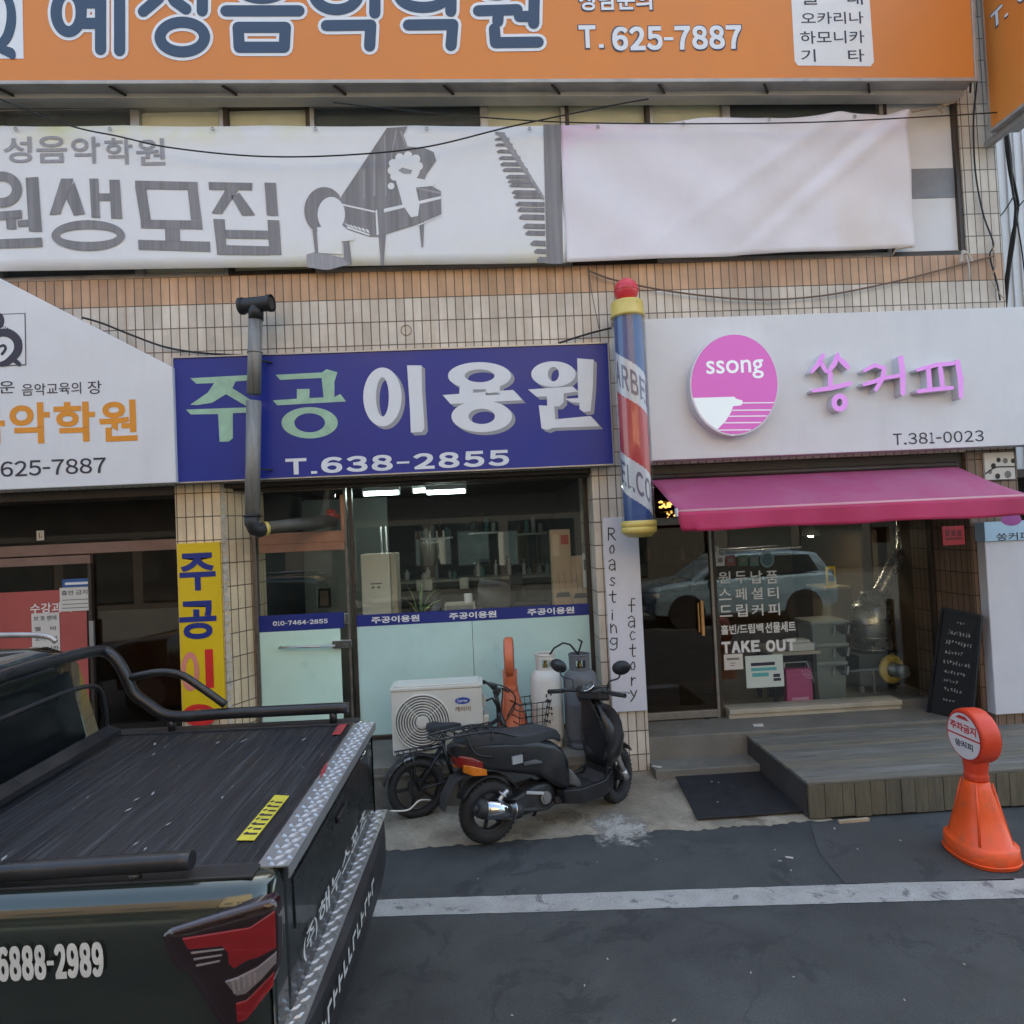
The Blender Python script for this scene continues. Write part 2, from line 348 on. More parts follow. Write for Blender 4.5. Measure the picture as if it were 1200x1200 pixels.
def cracks(m, sc, col, amt, wd=.012):
    nt = m.node_tree; N = nt.nodes; L = nt.links; p = N['Principled BSDF']; out = p.inputs['Base Color'].links[0].from_socket
    tc = N.new('ShaderNodeTexCoord'); n = N.new('ShaderNodeTexNoise'); n.inputs['Scale'].default_value = 3; n.inputs['Detail'].default_value = 8; L.new(tc.outputs['Object'], n.inputs['Vector'])
    ad = N.new('ShaderNodeVectorMath'); ad.operation = 'MULTIPLY_ADD'; L.new(n.outputs['Color'], ad.inputs[0]); ad.inputs[1].default_value = (.35, .35, 0); L.new(tc.outputs['Object'], ad.inputs[2])
    v = N.new('ShaderNodeTexVoronoi'); v.feature = 'DISTANCE_TO_EDGE'; v.inputs['Scale'].default_value = sc; L.new(ad.outputs[0], v.inputs['Vector'])
    r1 = N.new('ShaderNodeMapRange'); r1.inputs[1].default_value = 0; r1.inputs[2].default_value = wd; r1.inputs[3].default_value = 1; r1.inputs[4].default_value = 0; L.new(v.outputs['Distance'], r1.inputs[0])
    n2 = N.new('ShaderNodeTexNoise'); n2.inputs['Scale'].default_value = .9; L.new(tc.outputs['Object'], n2.inputs['Vector']); r2 = N.new('ShaderNodeMapRange'); r2.inputs[1].default_value = .47; r2.inputs[2].default_value = .58; r2.inputs[3].default_value = 0; r2.inputs[4].default_value = amt; L.new(n2.outputs['Fac'], r2.inputs[0])
    mu = N.new('ShaderNodeMath'); mu.operation = 'MULTIPLY'; L.new(r1.outputs[0], mu.inputs[0]); L.new(r2.outputs[0], mu.inputs[1])
    mm = N.new('ShaderNodeMix'); mm.data_type = 'RGBA'; L.new(mu.outputs[0], mm.inputs[0]); L.new(out, mm.inputs[6]); mm.inputs[7].default_value = (*col, 1); L.new(mm.outputs[2], p.inputs['Base Color'])
weather(asphalt, .5, (.085, .087, .085), None, .50, .66, .45)
cracks(asphalt, .6, (.03, .03, .032), .4, .008)
weather(asphalt, .55, (.024, .026, .030), (.10, .10, .10))
asph_old = mat('asphalt_patch', (.058, .060, .060), .85, grain=.4, gs=120, var=.2, vs=2, bump=.6, bs=160, dirt=.4, dcol=(.06, .06, .06))
concrete = mat('concrete', grain=.2, gs=70, col=(.29, .255, .195), rough=.85, var=.42, vs=2.2, bump=.5, bs=45, dirt=.85, dcol=(.12, .095, .065))
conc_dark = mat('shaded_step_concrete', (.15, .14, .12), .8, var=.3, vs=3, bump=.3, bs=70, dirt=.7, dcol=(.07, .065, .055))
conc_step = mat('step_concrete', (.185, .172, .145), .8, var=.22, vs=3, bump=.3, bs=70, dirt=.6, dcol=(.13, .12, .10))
weather(conc_step, .5, (.11, .10, .085), None, .55, .66, 2.6)
terrazzo = mat('sill_stone', (.42, .38, .30), .6, var=.14, vs=5, bump=.1, dirt=.5, dcol=(.26, .22, .16))
weather(asph_old, .5, (.03, .032, .033), (.13, .13, .12)); weather(concrete, .7, (.105, .08, .055), (.4, .38, .33), .57, .64, 1.7, 14)
paint = mat('road_paint', (.35, .35, .335), .7, grain=.25, gs=90, var=.16, vs=6, bump=.4, bs=150, dirt=.7, dcol=(.2, .2, .2))
tile = tile_mat('cream_tile', (.72, .64, .545), (.55, .475, .395), .083, .2275, .0205)
tileb = tile_mat('tan_tile', (.66, .40, .24), (.48, .29, .17), .083, .273, -.1165+.0005)
tiled = tile_mat('shaded_brown_tile', (.25, .165, .115), (.20, .13, .09), .083, .2275, .0205, mortar=(.04, .025, .018))  # tile colour lowered to hold the shade on the right pillar
bronze = mat('bronze_frame', (.055, .042, .034), .45, .3, var=.2, vs=8, dirt=.3)
copper = mat('reddish_frame', (.34, .19, .135), .38, .55, var=.12, vs=6, dirt=.3)
alu = mat('aluminium', (.42, .41, .40), .38, .7, var=.12, vs=9, dirt=.3)
steel = mat('bright_steel', (.62, .62, .62), .22, .95, var=.06)
dark = mat('dark_trim', (.02, .018, .016), .6, var=.25, vs=6)
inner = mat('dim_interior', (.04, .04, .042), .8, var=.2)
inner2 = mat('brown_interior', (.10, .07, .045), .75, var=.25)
glass = glass_mat('shop_glass', (.95, .97, .96))
glass_d = glass_mat('dark_glass', (.70, .64, .58))
white = mat('white_paint', (.72, .72, .72), .5, var=.04, dirt=.15, dcol=(.5, .47, .42))
black = mat('black_plastic', (.016, .016, .018), .42, var=.2, vs=10)
rubber = mat('rubber', (.022, .022, .023), .8, var=.25, vs=12, bump=.2)
cable_m = mat('cable_sheath', (.012, .012, .013), .6)
rope_m = mat('rope', (.35, .28, .2), .9, var=.2, vs=40)
panel_g = mat('grey_panel', (.70, .70, .72), .42, var=.05, vs=1.2, dirt=.15, dcol=(.42, .40, .40))
weather(paint, .75, (.10, .10, .10), None, .57, .62, 7); weather(panel_g, .16, (.42, .40, .38), None, .50, .80, .9, 26, (3.5, 3.5, .5))
blue_v = mat('blue_vinyl', (.016, .03, .20), .4, var=.06)
white_v = mat('white_vinyl', (.75, .75, .75), .5, var=.04)
ink = mat('dark_ink', (.03, .028, .05), .5, var=.05)
red_v = mat('red_vinyl', (.5, .03, .04), .5, var=.06)
paper = mat('paper', (.62, .59, .55), .8, var=.05)

# ------------------------------------------------------------------ ground
g = MB(); g.box(-80, 80, -70, 60, -.3, 0); struct(g.build('road', asphalt, loc=(0, 0, -.3)))
# cast concrete apron along the shops, its street edge broken and ragged
def edge(px, py): return onz(px, py, 0)
ap = MB(); rnd = random.Random(3)
xs = [-9 + .035*i for i in range(335)]; front = []; mid = []; back = []
for x in xs:
    yb = -1.19 + .012*math.sin(x*2.3) + .018*rnd.uniform(-1, 1) + .014*math.sin(x*11)
    front.append(V(x, yb, .004)); mid.append(V(x, -.75, .022)); back.append(V(x, .3, .05))
n = len(xs); ap.add(front+mid+back, [(i, i+1, n+i+1, n+i) for i in range(n-1)] + [(n+i, n+i+1, 2*n+i+1, 2*n+i) for i in range(n-1)], 0, True)
struct(ap.build('pavement', concrete))
lm = MB(); a, b, c, d_ = onz(430, 1055.5, 0), onz(1200, 1030, 0), onz(1200, 1053, 0), onz(430, 1075, 0)
ta = (b-a).normalized(); 
fr_, bk_ = [], []
for i in range(150):
    t = -1.2 + i*.06
    p = a + ta*(t-0.0); q = d_ + (c-d_).normalized()*t
    bk_.append(V(p.x, p.y+.003*rnd.uniform(-1, 1), .004)); fr_.append(V(q.x, q.y+.003*rnd.uniform(-1, 1), .004))
lm.add(bk_+fr_, [(i, 150+i, 151+i, i+1) for i in range(149)]); struct(lm.build('road_marking', paint))
pt = MB(); pp = [(380, 1078), (520, 1082), (700, 1085), (640, 1130), (660, 1160), (560, 1172), (500, 1210), (380, 1210)]
pt = MB()
q = [onz(*p, 0) for p in ((950, 967), (1085, 960), (1190, 1032), (990, 1036), (960, 1000))]
pt.add([V(p.x, p.y, .004) for p in q][::-1], [list(range(len(q)))]); struct(pt.build('road_patch', asph_old))
# splash of spilled plaster at the edge of the apron
sp = MB(); NS = 24; c0 = onz(722, 970, 0); vs = []
for i in range(NS+1):
    for j in range(NS+1):
        x = c0.x-.34+.68*i/NS; y = c0.y-.36+.72*j/NS
        vs.append(V(x, y, .0085 if y < -1.24 else .0085 + min(1, (y+1.24)/.05)*.004 + max(0, y+1.19)*.042))
sp.add(vs, [(i*(NS+1)+j, (i+1)*(NS+1)+j, (i+1)*(NS+1)+j+1, i*(NS+1)+j+1) for i in range(NS) for j in range(NS)], 0, True)
pm = mat('plaster_splash', (.36, .345, .31), .9, var=.3, vs=9, bump=.5, bs=60, dirt=.6, dcol=(.26, .24, .20), grain=.2, gs=60)
nt = pm.node_tree; N = nt.nodes; L_ = nt.links; tc = N.new('ShaderNodeTexCoord'); ln = N.new('ShaderNodeVectorMath'); ln.operation = 'LENGTH'; mp = N.new('ShaderNodeMapping'); mp.inputs['Scale'].default_value = (1.2, .85, 0); mp.inputs['Location'].default_value = (0, .05, 0); L_.new(tc.outputs['Object'], mp.inputs[0]); L_.new(mp.outputs[0], ln.inputs[0])
n1 = N.new('ShaderNodeTexNoise'); n1.inputs['Scale'].default_value = 7; n1.inputs['Detail'].default_value = 12; n1.inputs['Roughness'].default_value = .75; L_.new(tc.outputs['Object'], n1.inputs['Vector'])
ma = N.new('ShaderNodeMath'); ma.operation = 'MULTIPLY_ADD'; L_.new(ln.outputs['Value'], ma.inputs[0]); ma.inputs[1].default_value = -.88; L_.new(n1.outputs['Fac'], ma.inputs[2])
m5 = N.new('ShaderNodeMapRange'); m5.inputs[1].default_value = .25; m5.inputs[2].default_value = .40; L_.new(ma.outputs[0], m5.inputs[0]); L_.new(m5.outputs[0], N['Principled BSDF'].inputs['Alpha'])
struct(sp.build('concrete_splash', pm))
# entrance platform and steps in front of the two shops
GB, GC, GS = .35, .60, .50
FL = .40; FC = .34
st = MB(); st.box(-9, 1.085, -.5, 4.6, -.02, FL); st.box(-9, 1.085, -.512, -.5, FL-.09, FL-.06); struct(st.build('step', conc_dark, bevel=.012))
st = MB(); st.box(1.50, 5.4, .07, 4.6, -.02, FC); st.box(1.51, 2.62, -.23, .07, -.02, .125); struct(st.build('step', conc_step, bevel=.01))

# ------------------------------------------------------------------ the shop building
B = thing('shop_building', 'cream tiled building with three shopfronts at street level and upper windows', 'building', (0, 0, 0))
wl = MB()
wl.box(-9, 5.40, 0, .3, 3.02, 4.757, 0); wl.box(-9, 5.40, 0, .3, 4.757, 5.03, 1)
wl.box(5.03, 5.40, 0, .3, 5.03, 6.80, 0); wl.box(-9, 5.40, 0, .3, 6.80, 8.6, 0)
wl.box(-9, 5.4, 0, .3, 8.6, 13, 0)
wl.box(5.15, 5.40, .3, 9, 0, 13, 0); wl.box(-9, -8.75, .3, 9, 0, 13, 0); wl.box(-9, 5.4, 9, 9.25, 0, 13, 0)
wl.build('wall', [tile, tileb], B)
rf = MB(); rf.box(-9, 5.4, 0, 9.25, 13, 13.3); rf.build('roof', mat('roof_slab', (.3, .3, .3), .9), B)
pl = MB()
# left pier with a splayed, chipped reveal beside the barber door
pl.prism([V(-2.93, 0, .38), V(-2.50, 0, .38), V(-2.31, GB+.05, .38), V(-2.31, GB+.3, .38), V(-2.93, GB+.3, .38)], (0, 0, 2.66)); pl.build('pillar', tile_mat('warm_lit_tile', (.82, .64, .42), (.70, .54, .35), .083, .2275, .0205), B)  # warm light on this pier is put into the tile colour
pl = MB(); pl.box(1.083, 1.515, 0, .9, .05, 3.03); pl.build('pillar', tile, B)
pl = MB(); pl.box(4.875, 5.4, 0, .95, .3, 3.03, 0); pl.build('pillar', [tiled, dark], B)
pl = MB(); pl.box(-9, -5.6, 0, .6, .05, 3.03); pl.build('pillar', tile, B)
ch = MB()          # chipped plaster showing along the edge of the left reveal
for k in range(26):
    z = .55 + k*.095; wv = .02+.02*rnd.random()
    ch.prism([V(-2.502, -.003, z), V(-2.502+wv, .03, z+.01), V(-2.50+wv*.9, .032, z+.07+.02*rnd.random()), V(-2.503, -.002, z+.085)], (.004, -.004, 0))
ch.build('chipped_plaster', mat('bare_plaster', (.5, .45, .38), .9, var=.3, vs=20), B)
# interiors: three rooms
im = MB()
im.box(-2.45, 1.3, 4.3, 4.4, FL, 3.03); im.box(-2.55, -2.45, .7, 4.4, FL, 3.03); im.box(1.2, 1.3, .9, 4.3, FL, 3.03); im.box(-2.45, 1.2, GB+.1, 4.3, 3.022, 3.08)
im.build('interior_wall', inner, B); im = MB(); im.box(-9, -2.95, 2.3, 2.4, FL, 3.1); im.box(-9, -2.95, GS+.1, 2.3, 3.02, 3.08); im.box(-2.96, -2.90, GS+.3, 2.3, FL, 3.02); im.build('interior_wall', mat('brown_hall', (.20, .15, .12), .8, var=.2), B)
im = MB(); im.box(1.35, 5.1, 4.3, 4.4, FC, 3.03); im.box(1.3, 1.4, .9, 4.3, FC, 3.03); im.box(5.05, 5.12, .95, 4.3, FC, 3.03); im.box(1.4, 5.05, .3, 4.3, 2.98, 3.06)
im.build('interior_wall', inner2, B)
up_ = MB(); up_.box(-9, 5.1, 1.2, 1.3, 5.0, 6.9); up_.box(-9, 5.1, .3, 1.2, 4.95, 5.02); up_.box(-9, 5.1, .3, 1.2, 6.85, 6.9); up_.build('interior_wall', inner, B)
# dark shutter housings above the shopfronts
hb = MB(); hb.box(-2.50, 1.083, .04, GB+.1, 2.975, 3.018); hb.box(-2.50, 1.083, .14, GB+.1, 2.95, 2.975); hb.build('shutter_housing', bronze, B, bevel=.006)
hb = MB(); hb.box(1.515, 4.875, .04, GC+.1, 2.86, 3.018); hb.box(1.515, 4.875, .08, .12, 2.80, 2.86); hb.build('shutter_housing', bronze, B, bevel=.006)
hb = MB(); hb.box(-5.6, -2.93, .04, GS+.1, 2.93, 3.018); hb.build('shutter_housing', bronze, B, bevel=.006)

def pw(mb, x0, x1, yt, yb, Y, d, mi=0):
    mb.pbox((x0, yt), (x1, yb), Y, d, mi)
# --- upper storey windows: nine bays behind the banner
edges = [-190, 5, 168, 271, 372, 575, 669, 768, 857, 1040, 1131]
kinds = ['d', 'd', 'c', 'c', 'd', 'c', 'c', 'c', 'd', 'f']
blind = mat('cream_blind', (.86, .78, .62), .8, var=.06); dusk = mat('dark_room_blind', (.10, .105, .115), .6, var=.2)
film = mat('white_film', (.70, .70, .73), .5, var=.04); greyf = mat('grey_film', (.22, .23, .26), .45, var=.15)
for i, k in enumerate(kinds):
    xa, xb = at(edges[i], 320, .1).x, at(edges[i+1], 300, .1).x
    if i == 9: xb = 5.028
    if i == 0: xa = -8.7
    f = MB(); t = .045
    f.box(xa, xa+t, .015, .13, 5.032, 6.798); f.box(xb-t, xb, .015, .13, 5.032, 6.798); f.box(xa+t, xb-t, .015, .13, 5.032, 5.08); f.box(xa+t, xb-t, .015, .13, 6.70, 6.798)
    wn = f.build('window', alu if i % 3 else bronze, B, bevel=.004)
    p = MB(); p.box(xa+t, xb-t, .070, .076, 5.08, 6.70); p.build('pane', glass, wn)
    p = MB(); yb_ = .058 if k == 'f' else .084; p.box(xa+t, xb-t, yb_, yb_+.006, 5.08, 6.70, 0)
    if k == 'f':
        z1, z0 = at(1090, 205, .18).z, at(1090, 239, .18).z
        p.box(xa+t, xb-t, .052, .0575, z0, z1, 1)
    p.build('blind', {'d': [dusk], 'c': [blind], 'f': [film, greyf]}[k], wn)
# --- barber shopfront: door with transom, wide window with mint film below
dr = MB()
for x0, x1 in ((297, 303), (404, 413)): pw(dr, x0, x1, 566, 866, GB-.03, .08)
d1 = dr.build('door', mat('worn_steel_frame', (.19, .17, .15), .4, .6, var=.2, vs=9, dirt=.4), B, bevel=.004)
t = MB(); pw(t, 303, 404, 626, 634.5, GB-.035, .07); pw(t, 303, 404, 635.5, 644, GB-.03, .06); t.build('transom_rail', copper, d1, bevel=.004)
t = MB(); pw(t, 398, 404, 580, 626, GB-.03, .06); pw(t, 303, 398, 568, 573, GB-.03, .06); t.build('transom_frame', copper, d1, bevel=.003)
p = MB(); pw(p, 303, 404, 573, 864, GB, .008); p.build('pane', glass, d1)
mint = mat('backlit_mint_film', (.60, .82, .69), .35, var=.07, vs=1.6, spec=.6); mint2 = mat('backlit_window_film', (.50, .69, .645), .35, var=.08, vs=1.4, spec=.6)  # glow of the room behind is put into both film colours
p = MB(); pw(p, 303.5, 403.5, 736, 864, GB-.008, .006); p.build('frosted_film', mint, d1)
p = MB(); pw(p, 303.5, 403.5, 722, 736, GB-.010, .004, 0); pchars(p, '010-7464-2855', (320, 733.5), (384, 725), GB-.010, .003, .035, 1, gap=.12); p.build('blue_band', [blue_v, white_v], d1)
h = MB(); a, b = at(327, 759, GB-.07), at(392, 757, GB-.07)
h.tube([a+V(0, .06, 0), a, (a+b)/2, b, b+V(0, .06, 0)], .011, 10); h.build('handle', steel, d1)
h = MB(); h.pbox((389, 751), (412, 759), GB-.06, .05); h.pbox((403, 719), (409, 731), GB-.035, .02); h.build('lock', steel, d1, bevel=.003)
wf = MB(); xq0, xq1 = at(417, 700, GB).x, at(689, 700, GB).x; wf.box(xq0, xq1, GB-.02, GB+.05, 2.945, 2.975); wf.box(xq0-.035, xq0, GB-.02, GB+.05, FL, 2.975); wf.box(xq1, 1.082, GB-.02, GB+.05, FL, 2.975); wf.box(xq0, xq1, GB-.04, GB+.06, FL, FL+.045)
w1 = wf.build('shop_window', bronze, B, bevel=.004)
a, b = V(xq0, 0, 2.945), V(xq1, 0, 0)
p = MB(); p.box(a.x, b.x, GB, GB+.008, FL+.02, a.z); p.build('pane', glass, w1)
p = MB(); p.box(a.x, at(556, 800, GB).x, GB-.009, GB-.002, FL+.03, at(500, 727, GB).z); p.box(at(556.6, 800, GB).x, b.x, GB-.009, GB-.002, FL+.03, at(500, 727, GB).z); p.build('frosted_film', mint2, w1)
p = MB(); p.box(a.x, b.x, GB-.012, GB-.0095, at(500, 730.2, GB).z, at(500, 716.6, GB).z)
for lb, rt_ in (((435.5, 729.5), (491.5, 720)), ((526.5, 725), (581.5, 715.5)), ((618, 720), (672.5, 710.5))):
    lb = (lb[0], lb[1]); a1 = at(*lb, GB); b1 = at(*rt_, GB)
    zc = (at(500, 730.2, GB).z + at(500, 716.6, GB).z)/2
    text(p, '주공이용원', (a1.x, GB-.012, zc-.034), (1, 0, 0), (0, 0, 1), b1.x-a1.x, .068, .003, .03, 1)
p.build('blue_band', [blue_v, white_v], w1)
# --- coffee shopfront: dark glass door, big window with lettering, stone sill
fr = MB(); a = at(757, 640, GC); x0, x1, x2, x3 = 1.60, at(833, 700, GC).x, at(844, 700, GC).x, 4.874
zt = 2.86
fr.box(x0-.06, x0, GC-.04, GC+.04, FC, zt); fr.box(x0, x1, GC-.03, GC+.03, FC+.015, FC+.09); fr.box(x1, x1+.03, GC-.03, GC+.03, FC, zt); fr.box(x0, x1, GC-.03, GC+.03, 2.42, 2.50)
d2 = fr.build('door', mat('dull_steel_frame', (.30, .28, .25), .42, .6, var=.15, vs=7, dirt=.4), B, bevel=.004)
p = MB(); p.box(x0, x1, GC, GC+.008, FC+.09, 2.42); p.box(x0, x1, GC, GC+.008, 2.5, zt); p.build('pane', glass_mat('brown_glass', (.55, .48, .38)), d2)
h = MB(); h.pbox((821, 704), (826.5, 745), GC-.07, .03); h.pbox((817.5, 707), (821, 741), GC-.05, .02); h.build('handle', mat('wood_handle', (.5, .28, .10), .45, var=.2, vs=12, stretch=(8, 8, 1)), d2, bevel=.004)
h = MB(); h.pbox((826, 843), (833, 847), GC-.05, .03); h.build('lock', steel, d2)
wf = MB(); wf.box(x1+.032, x2-.035, GC-.02, GC+.05, FC, zt, 0); wf.box(x3-.03, x3, GC-.04, GC+.04, FC, zt, 0); wf.box(x2, x3-.03, GC-.03, GC+.05, 2.80, zt, 0)
w2 = wf.build('shop_window', [bronze], B, bevel=.004)
zs = at(960, 823, GC).z
s_ = MB(); s_.box(x2, at(1051, 820, GC).x, GC-.10, GC+.12, zs-.05, zs); s_.box(x2, at(1051, 820, GC).x, GC-.075, GC+.12, FC-.01, zs-.052); s_.build('window_sill', terrazzo, w2, bevel=.006)
s_ = MB(); s_.box(at(1051, 820, GC).x, x3, GC-.06, GC+.12, FC-.01, zs-.012); s_.build('window_sill', mat('dark_sill', (.13, .12, .105), .7, var=.2), w2, bevel=.006)
p = MB(); p.box(x2-.034, x3-.03, GC, GC+.008, zs, 2.8); p.build('pane', glass, w2)
lt = MB(); LY = GC-.002
for t, lb, rt_, wg in (('원', (842, 684), (856, 669.5), .012), ('두', (861.5, 684), (874.5, 669), .012), ('납', (880, 684), (893, 668.5), .012), ('품', (898, 684), (911, 668.5), .012),
                   ('스', (842.5, 703.5), (856.5, 689), .012), ('페', (862, 703.5), (874.5, 688.5), .012), ('셜', (880.5, 702.5), (893.5, 688), .012), ('티', (900, 702), (912, 687.5), .012),
                   ('드', (843.5, 723), (857.5, 709), .012), ('립', (863, 723), (875.5, 707.5), .012), ('커', (881, 722), (894, 707.5), .012), ('피', (900.5, 721.5), (913.5, 706.5), .012)):
    ptext(lt, t, lb, rt_, LY, .002, wg)
ptext(lt, '홀빈/드립백', (845, 744), (894, 730), LY, .002, .022); ptext(lt, '선물세트', (897, 742), (932, 727.5), LY, .002, .022)
chars(lt, 'TAKE', V(at(846, 766, LY).x, LY, at(846, 766, LY).z), V(1, 0, 0), V(0, 0, 1), at(891, 750, LY).x-at(846, 750, LY).x, .125, .002, .06, 0, .1)
chars(lt, 'OUT', V(at(898, 763.5, LY).x, LY, at(898, 764, LY).z), V(1, 0, 0), V(0, 0, 1), at(933, 750, LY).x-at(898, 750, LY).x, .125, .002, .06, 0, .1)
lt.build('window_lettering', white_v, w2)
# --- music school shopfront: dark glazing, reddish rails
fr = MB(); pw(fr, -190, 207, 636, 650, GS-.04, .08); pw(fr, -190, 108, 652.5, 664, GS-.03, .06); pw(fr, 106, 110, 664, 880, GS-.03, .06)
# transom runs level with the street
fr = MB(); zr = at(100, 642, GS).z
fr.box(-5.6, -2.935, GS-.04, GS+.04, zr-.06, zr+.05); xx = at(109, 700, GS).x; fr.box(-5.6, xx, GS-.03, GS+.03, zr-.16, zr-.072)
d3 = fr.build('door', mat('dusty_reddish_frame', (.25, .16, .135), .45, .4, var=.15, vs=5, dirt=.4), B, bevel=.004)
e_ = MB(); e_.box(-5.6, xx, GS-.03, GS+.03, FL, FL+.1); e_.build('kick_rail', bronze, d3)
e_ = MB(); e_.box(xx-.03, xx, GS-.028, GS+.03, FL+.1, zr-.16); e_.build('door_stile', bronze, d3)
e_ = MB(); e_.pbox((104, 728), (110, 758), GS-.06, .03); e_.build('lock', alu, d3, bevel=.003)
p = MB(); p.box(-5.6, xx-.03, GS, GS+.008, FL+.1, zr-.16); p.box(-5.6, -2.935, GS, GS+.008, zr+.05, 2.93); p.build('pane', glass_d, d3)
p = MB(); p.box(xx, -2.935, GS+.02, GS+.028, FL, zr-.06); p.build('side_pane', glass_d, d3)

# ------------------------------------------------------------------ signs
orange_m = mat('orange_sheet', (.68, .225, .04), .5, var=.06, vs=.6, dirt=.25, dcol=(.5, .2, .08))
navy = mat('navy_letter', (.035, .065, .12), .5, var=.06); letter_w = mat('letter_white', (.74, .76, .80), .5, var=.03)
sgrey = mat('galvanised', (.40, .38, .36), .5, .3, var=.15, vs=3, dirt=.4)
OY = -.30
so = thing('school_fascia_sign', 'long orange music school sign with big navy letters above the banner', 'sign', (0, 0, 6.66))
zb = 6.645; xr = 4.985
TILT = Matrix.Translation(V(xr, 0, zb)) @ Matrix.Rotation(R(.80), 4, 'Y') @ Matrix.Translation(V(-xr, 0, -zb))
p = MB(); p.box(-9, xr, OY, -.06, zb, 8.5); p.xf(TILT); p.build('panel', orange_m, so)
p = MB(); p.box(-9, xr+.03, OY-.012, OY+.02, zb-.035, zb-.001); p.box(xr+.002, xr+.035, OY-.012, -.05, zb-.001, 8.5); p.xf(TILT); p.build('trim', sgrey, so, bevel=.004)
p = MB(); zs1, zs0 = at(1100, 102, -.15).z, at(1100, 111, -.15).z; p.box(-9, xr, -.15, -.001, zs0, zs1); p.xf(TILT)
p.build('soffit', mat('soffit_white', (.60, .57, .53), .55, var=.08, vs=3, dirt=.4, dcol=(.35, .32, .28)), so)
p = MB(); p.box(-9, xr, OY+.022, -.062, zb-.02, zb-.002); p.xf(TILT); p.build('underside', sgrey, so)
for k in range(14): p = MB(); x = -8.43+k*1.03; p.bar((x, OY+.02, zb-.036), (x+.09, -.152, zs0+.02), .018, .018); p.xf(TILT); p.build('bracket', bronze, so)
lt = MB()
# the upper halves of these letters run out of the picture
E3 = lambda cx, cy, rx, ry: [(cx+rx*math.cos(R(k*15)), cy+ry*math.sin(R(k*15))) for k in range(25)]
GL = [E3(243, 45, 44, 68), [(296, 12), (345, 12)], [(296, 84), (345, 84)], [(355, -90), (355, 176)], [(422, -90), (422, 180)],
      [(592, -70), (560, -5), (505, 42)], [(585, -50), (615, 5), (655, 34)], [(655, -30), (712, -30)], [(714, -110), (712, 40)], E3(642, 132, 78, 52),
      E3(922, -52, 88, 48), [(795, 40), (1052, 40)], [(838, 98), (1004, 98), (1000, 168), (842, 168), (838, 98), (900, 98)],
      E3(1183, -22, 78, 58), [(1320, -110), (1318, 48)], [(1320, -40), (1370, -40)], [(1148, 92), (1304, 90), (1300, 164)],
      E3(1488, -16, 84, 44), [(1440, -80), (1540, -80)], [(1588, -110), (1585, 42)], [(1588, -40), (1632, -40)], [(1436, 90), (1592, 88), (1586, 162)],
      E3(1745, -56, 62, 40), [(1682, 40), (1818, 36)], [(1752, 40), (1750, 78)], [(1880, -110), (1876, 84)], [(1826, 60), (1876, 60)], [(1738, 104), (1742, 152), (1892, 150)]]
def densify(p):
    o = []
    for (x0, y0), (x1, y1) in zip(p, p[1:]):
        o += [(x0+(x1-x0)*k/4, y0+(y1-y0)*k/4) for k in range(4)]
    return o+[p[-1]]
for mi, rr, dd in ((0, 10.2, .004), (1, 6.6, .007)):
    for k, g_ in enumerate(GL):
        if len(g_) > 8:
            xs_ = [q[0]/3 for q in g_]; ys_ = [q[1]/3 for q in g_]; ecx, ecy = (min(xs_)+max(xs_))/2, (min(ys_)+max(ys_))/2; erx, ery = (max(xs_)-min(xs_))/2, (max(ys_)-min(ys_))/2
            pring(lt, ecx, ecy, erx+rr, ery+rr, erx-rr, max(1, ery-rr), OY, dd+.00004*k, mi, 48); continue
        for j, (q0, q1) in enumerate(zip(g_, g_[1:])): ppoly(lt, stroke([(q0[0]/3, q0[1]/3), (q1[0]/3, q1[1]/3)], rr), OY, dd+.00004*k+.000006*j, mi)
for wg, mi, dd, ex in ((.05, 1, .004, 1.3), (.03, 0, .007, 0)):
    ptext(lt, '상담문의', (679-ex, 13+ex), (763+ex, -12-ex), OY, dd, .025, mi, False, .02 if mi else 0)
    pchars(lt, 'T.', (679-ex, 57+ex), (706+ex, 30-ex), OY, dd, wg+.01, mi, .15)
    pchars(lt, '625-7887', (718-ex, 60+ex), (868+ex, 30-ex), OY, dd, wg+.01, mi, .1)
lt.build('lettering', [letter_w, navy], so)
bd = MB(); q = [(931, 72), (935, 77), (1020, 78), (1024, 73), (1016, -40), (925, -40)]
ppoly(bd, q, OY, .003, 0)
for t, lb, rt_ in (('오카리나', (939, 29), (1011, 14)), ('하모니카', (938, 52), (1012, 36)), ('기', (939, 73), (955, 58)), ('타', (994, 73), (1012, 58)), ('팬', (940, 6), (958, -10)), ('플', (993, 6), (1010, -10))):
    if t in '팬플': 
        t = {'팬': '클', '플': '래'}[t]
    ptext(bd, t, lb, rt_, OY, .005, .008, 1)
bd.build('notice_panel', [white_v, ink], so)
bd = MB(); ppoly(bd, [(-60, 69), (28, 69), (26, -30), (-60, -30)], OY, .003, 0)
def pstroke(mb, pts, r, Y, d, mi):
    rs = r if isinstance(r, (list, tuple)) else [r]*len(pts); q = []; 
    for i in range(len(pts)-1):          # smooth curve through the pen points
        p0, p1, p2, p3 = (Vector(pts[max(0, min(len(pts)-1, i+k))]) for k in (-1, 0, 1, 2))
        for k in range(5):
            t = k/5; q.append((.5*((2*p1)+(p2-p0)*t+(2*p0-5*p1+4*p2-p3)*t*t+(3*p1-p0-3*p2+p3)*t**3), rs[i]+(rs[i+1]-rs[i])*t))
    q.append((Vector(pts[-1]), rs[-1]))
    for i, ((a_, ra), (b_, rb)) in enumerate(zip(q, q[1:])): ppoly(mb, stroke([tuple(a_), tuple(b_)], [ra, rb]), Y, d+.00001*i, mi)
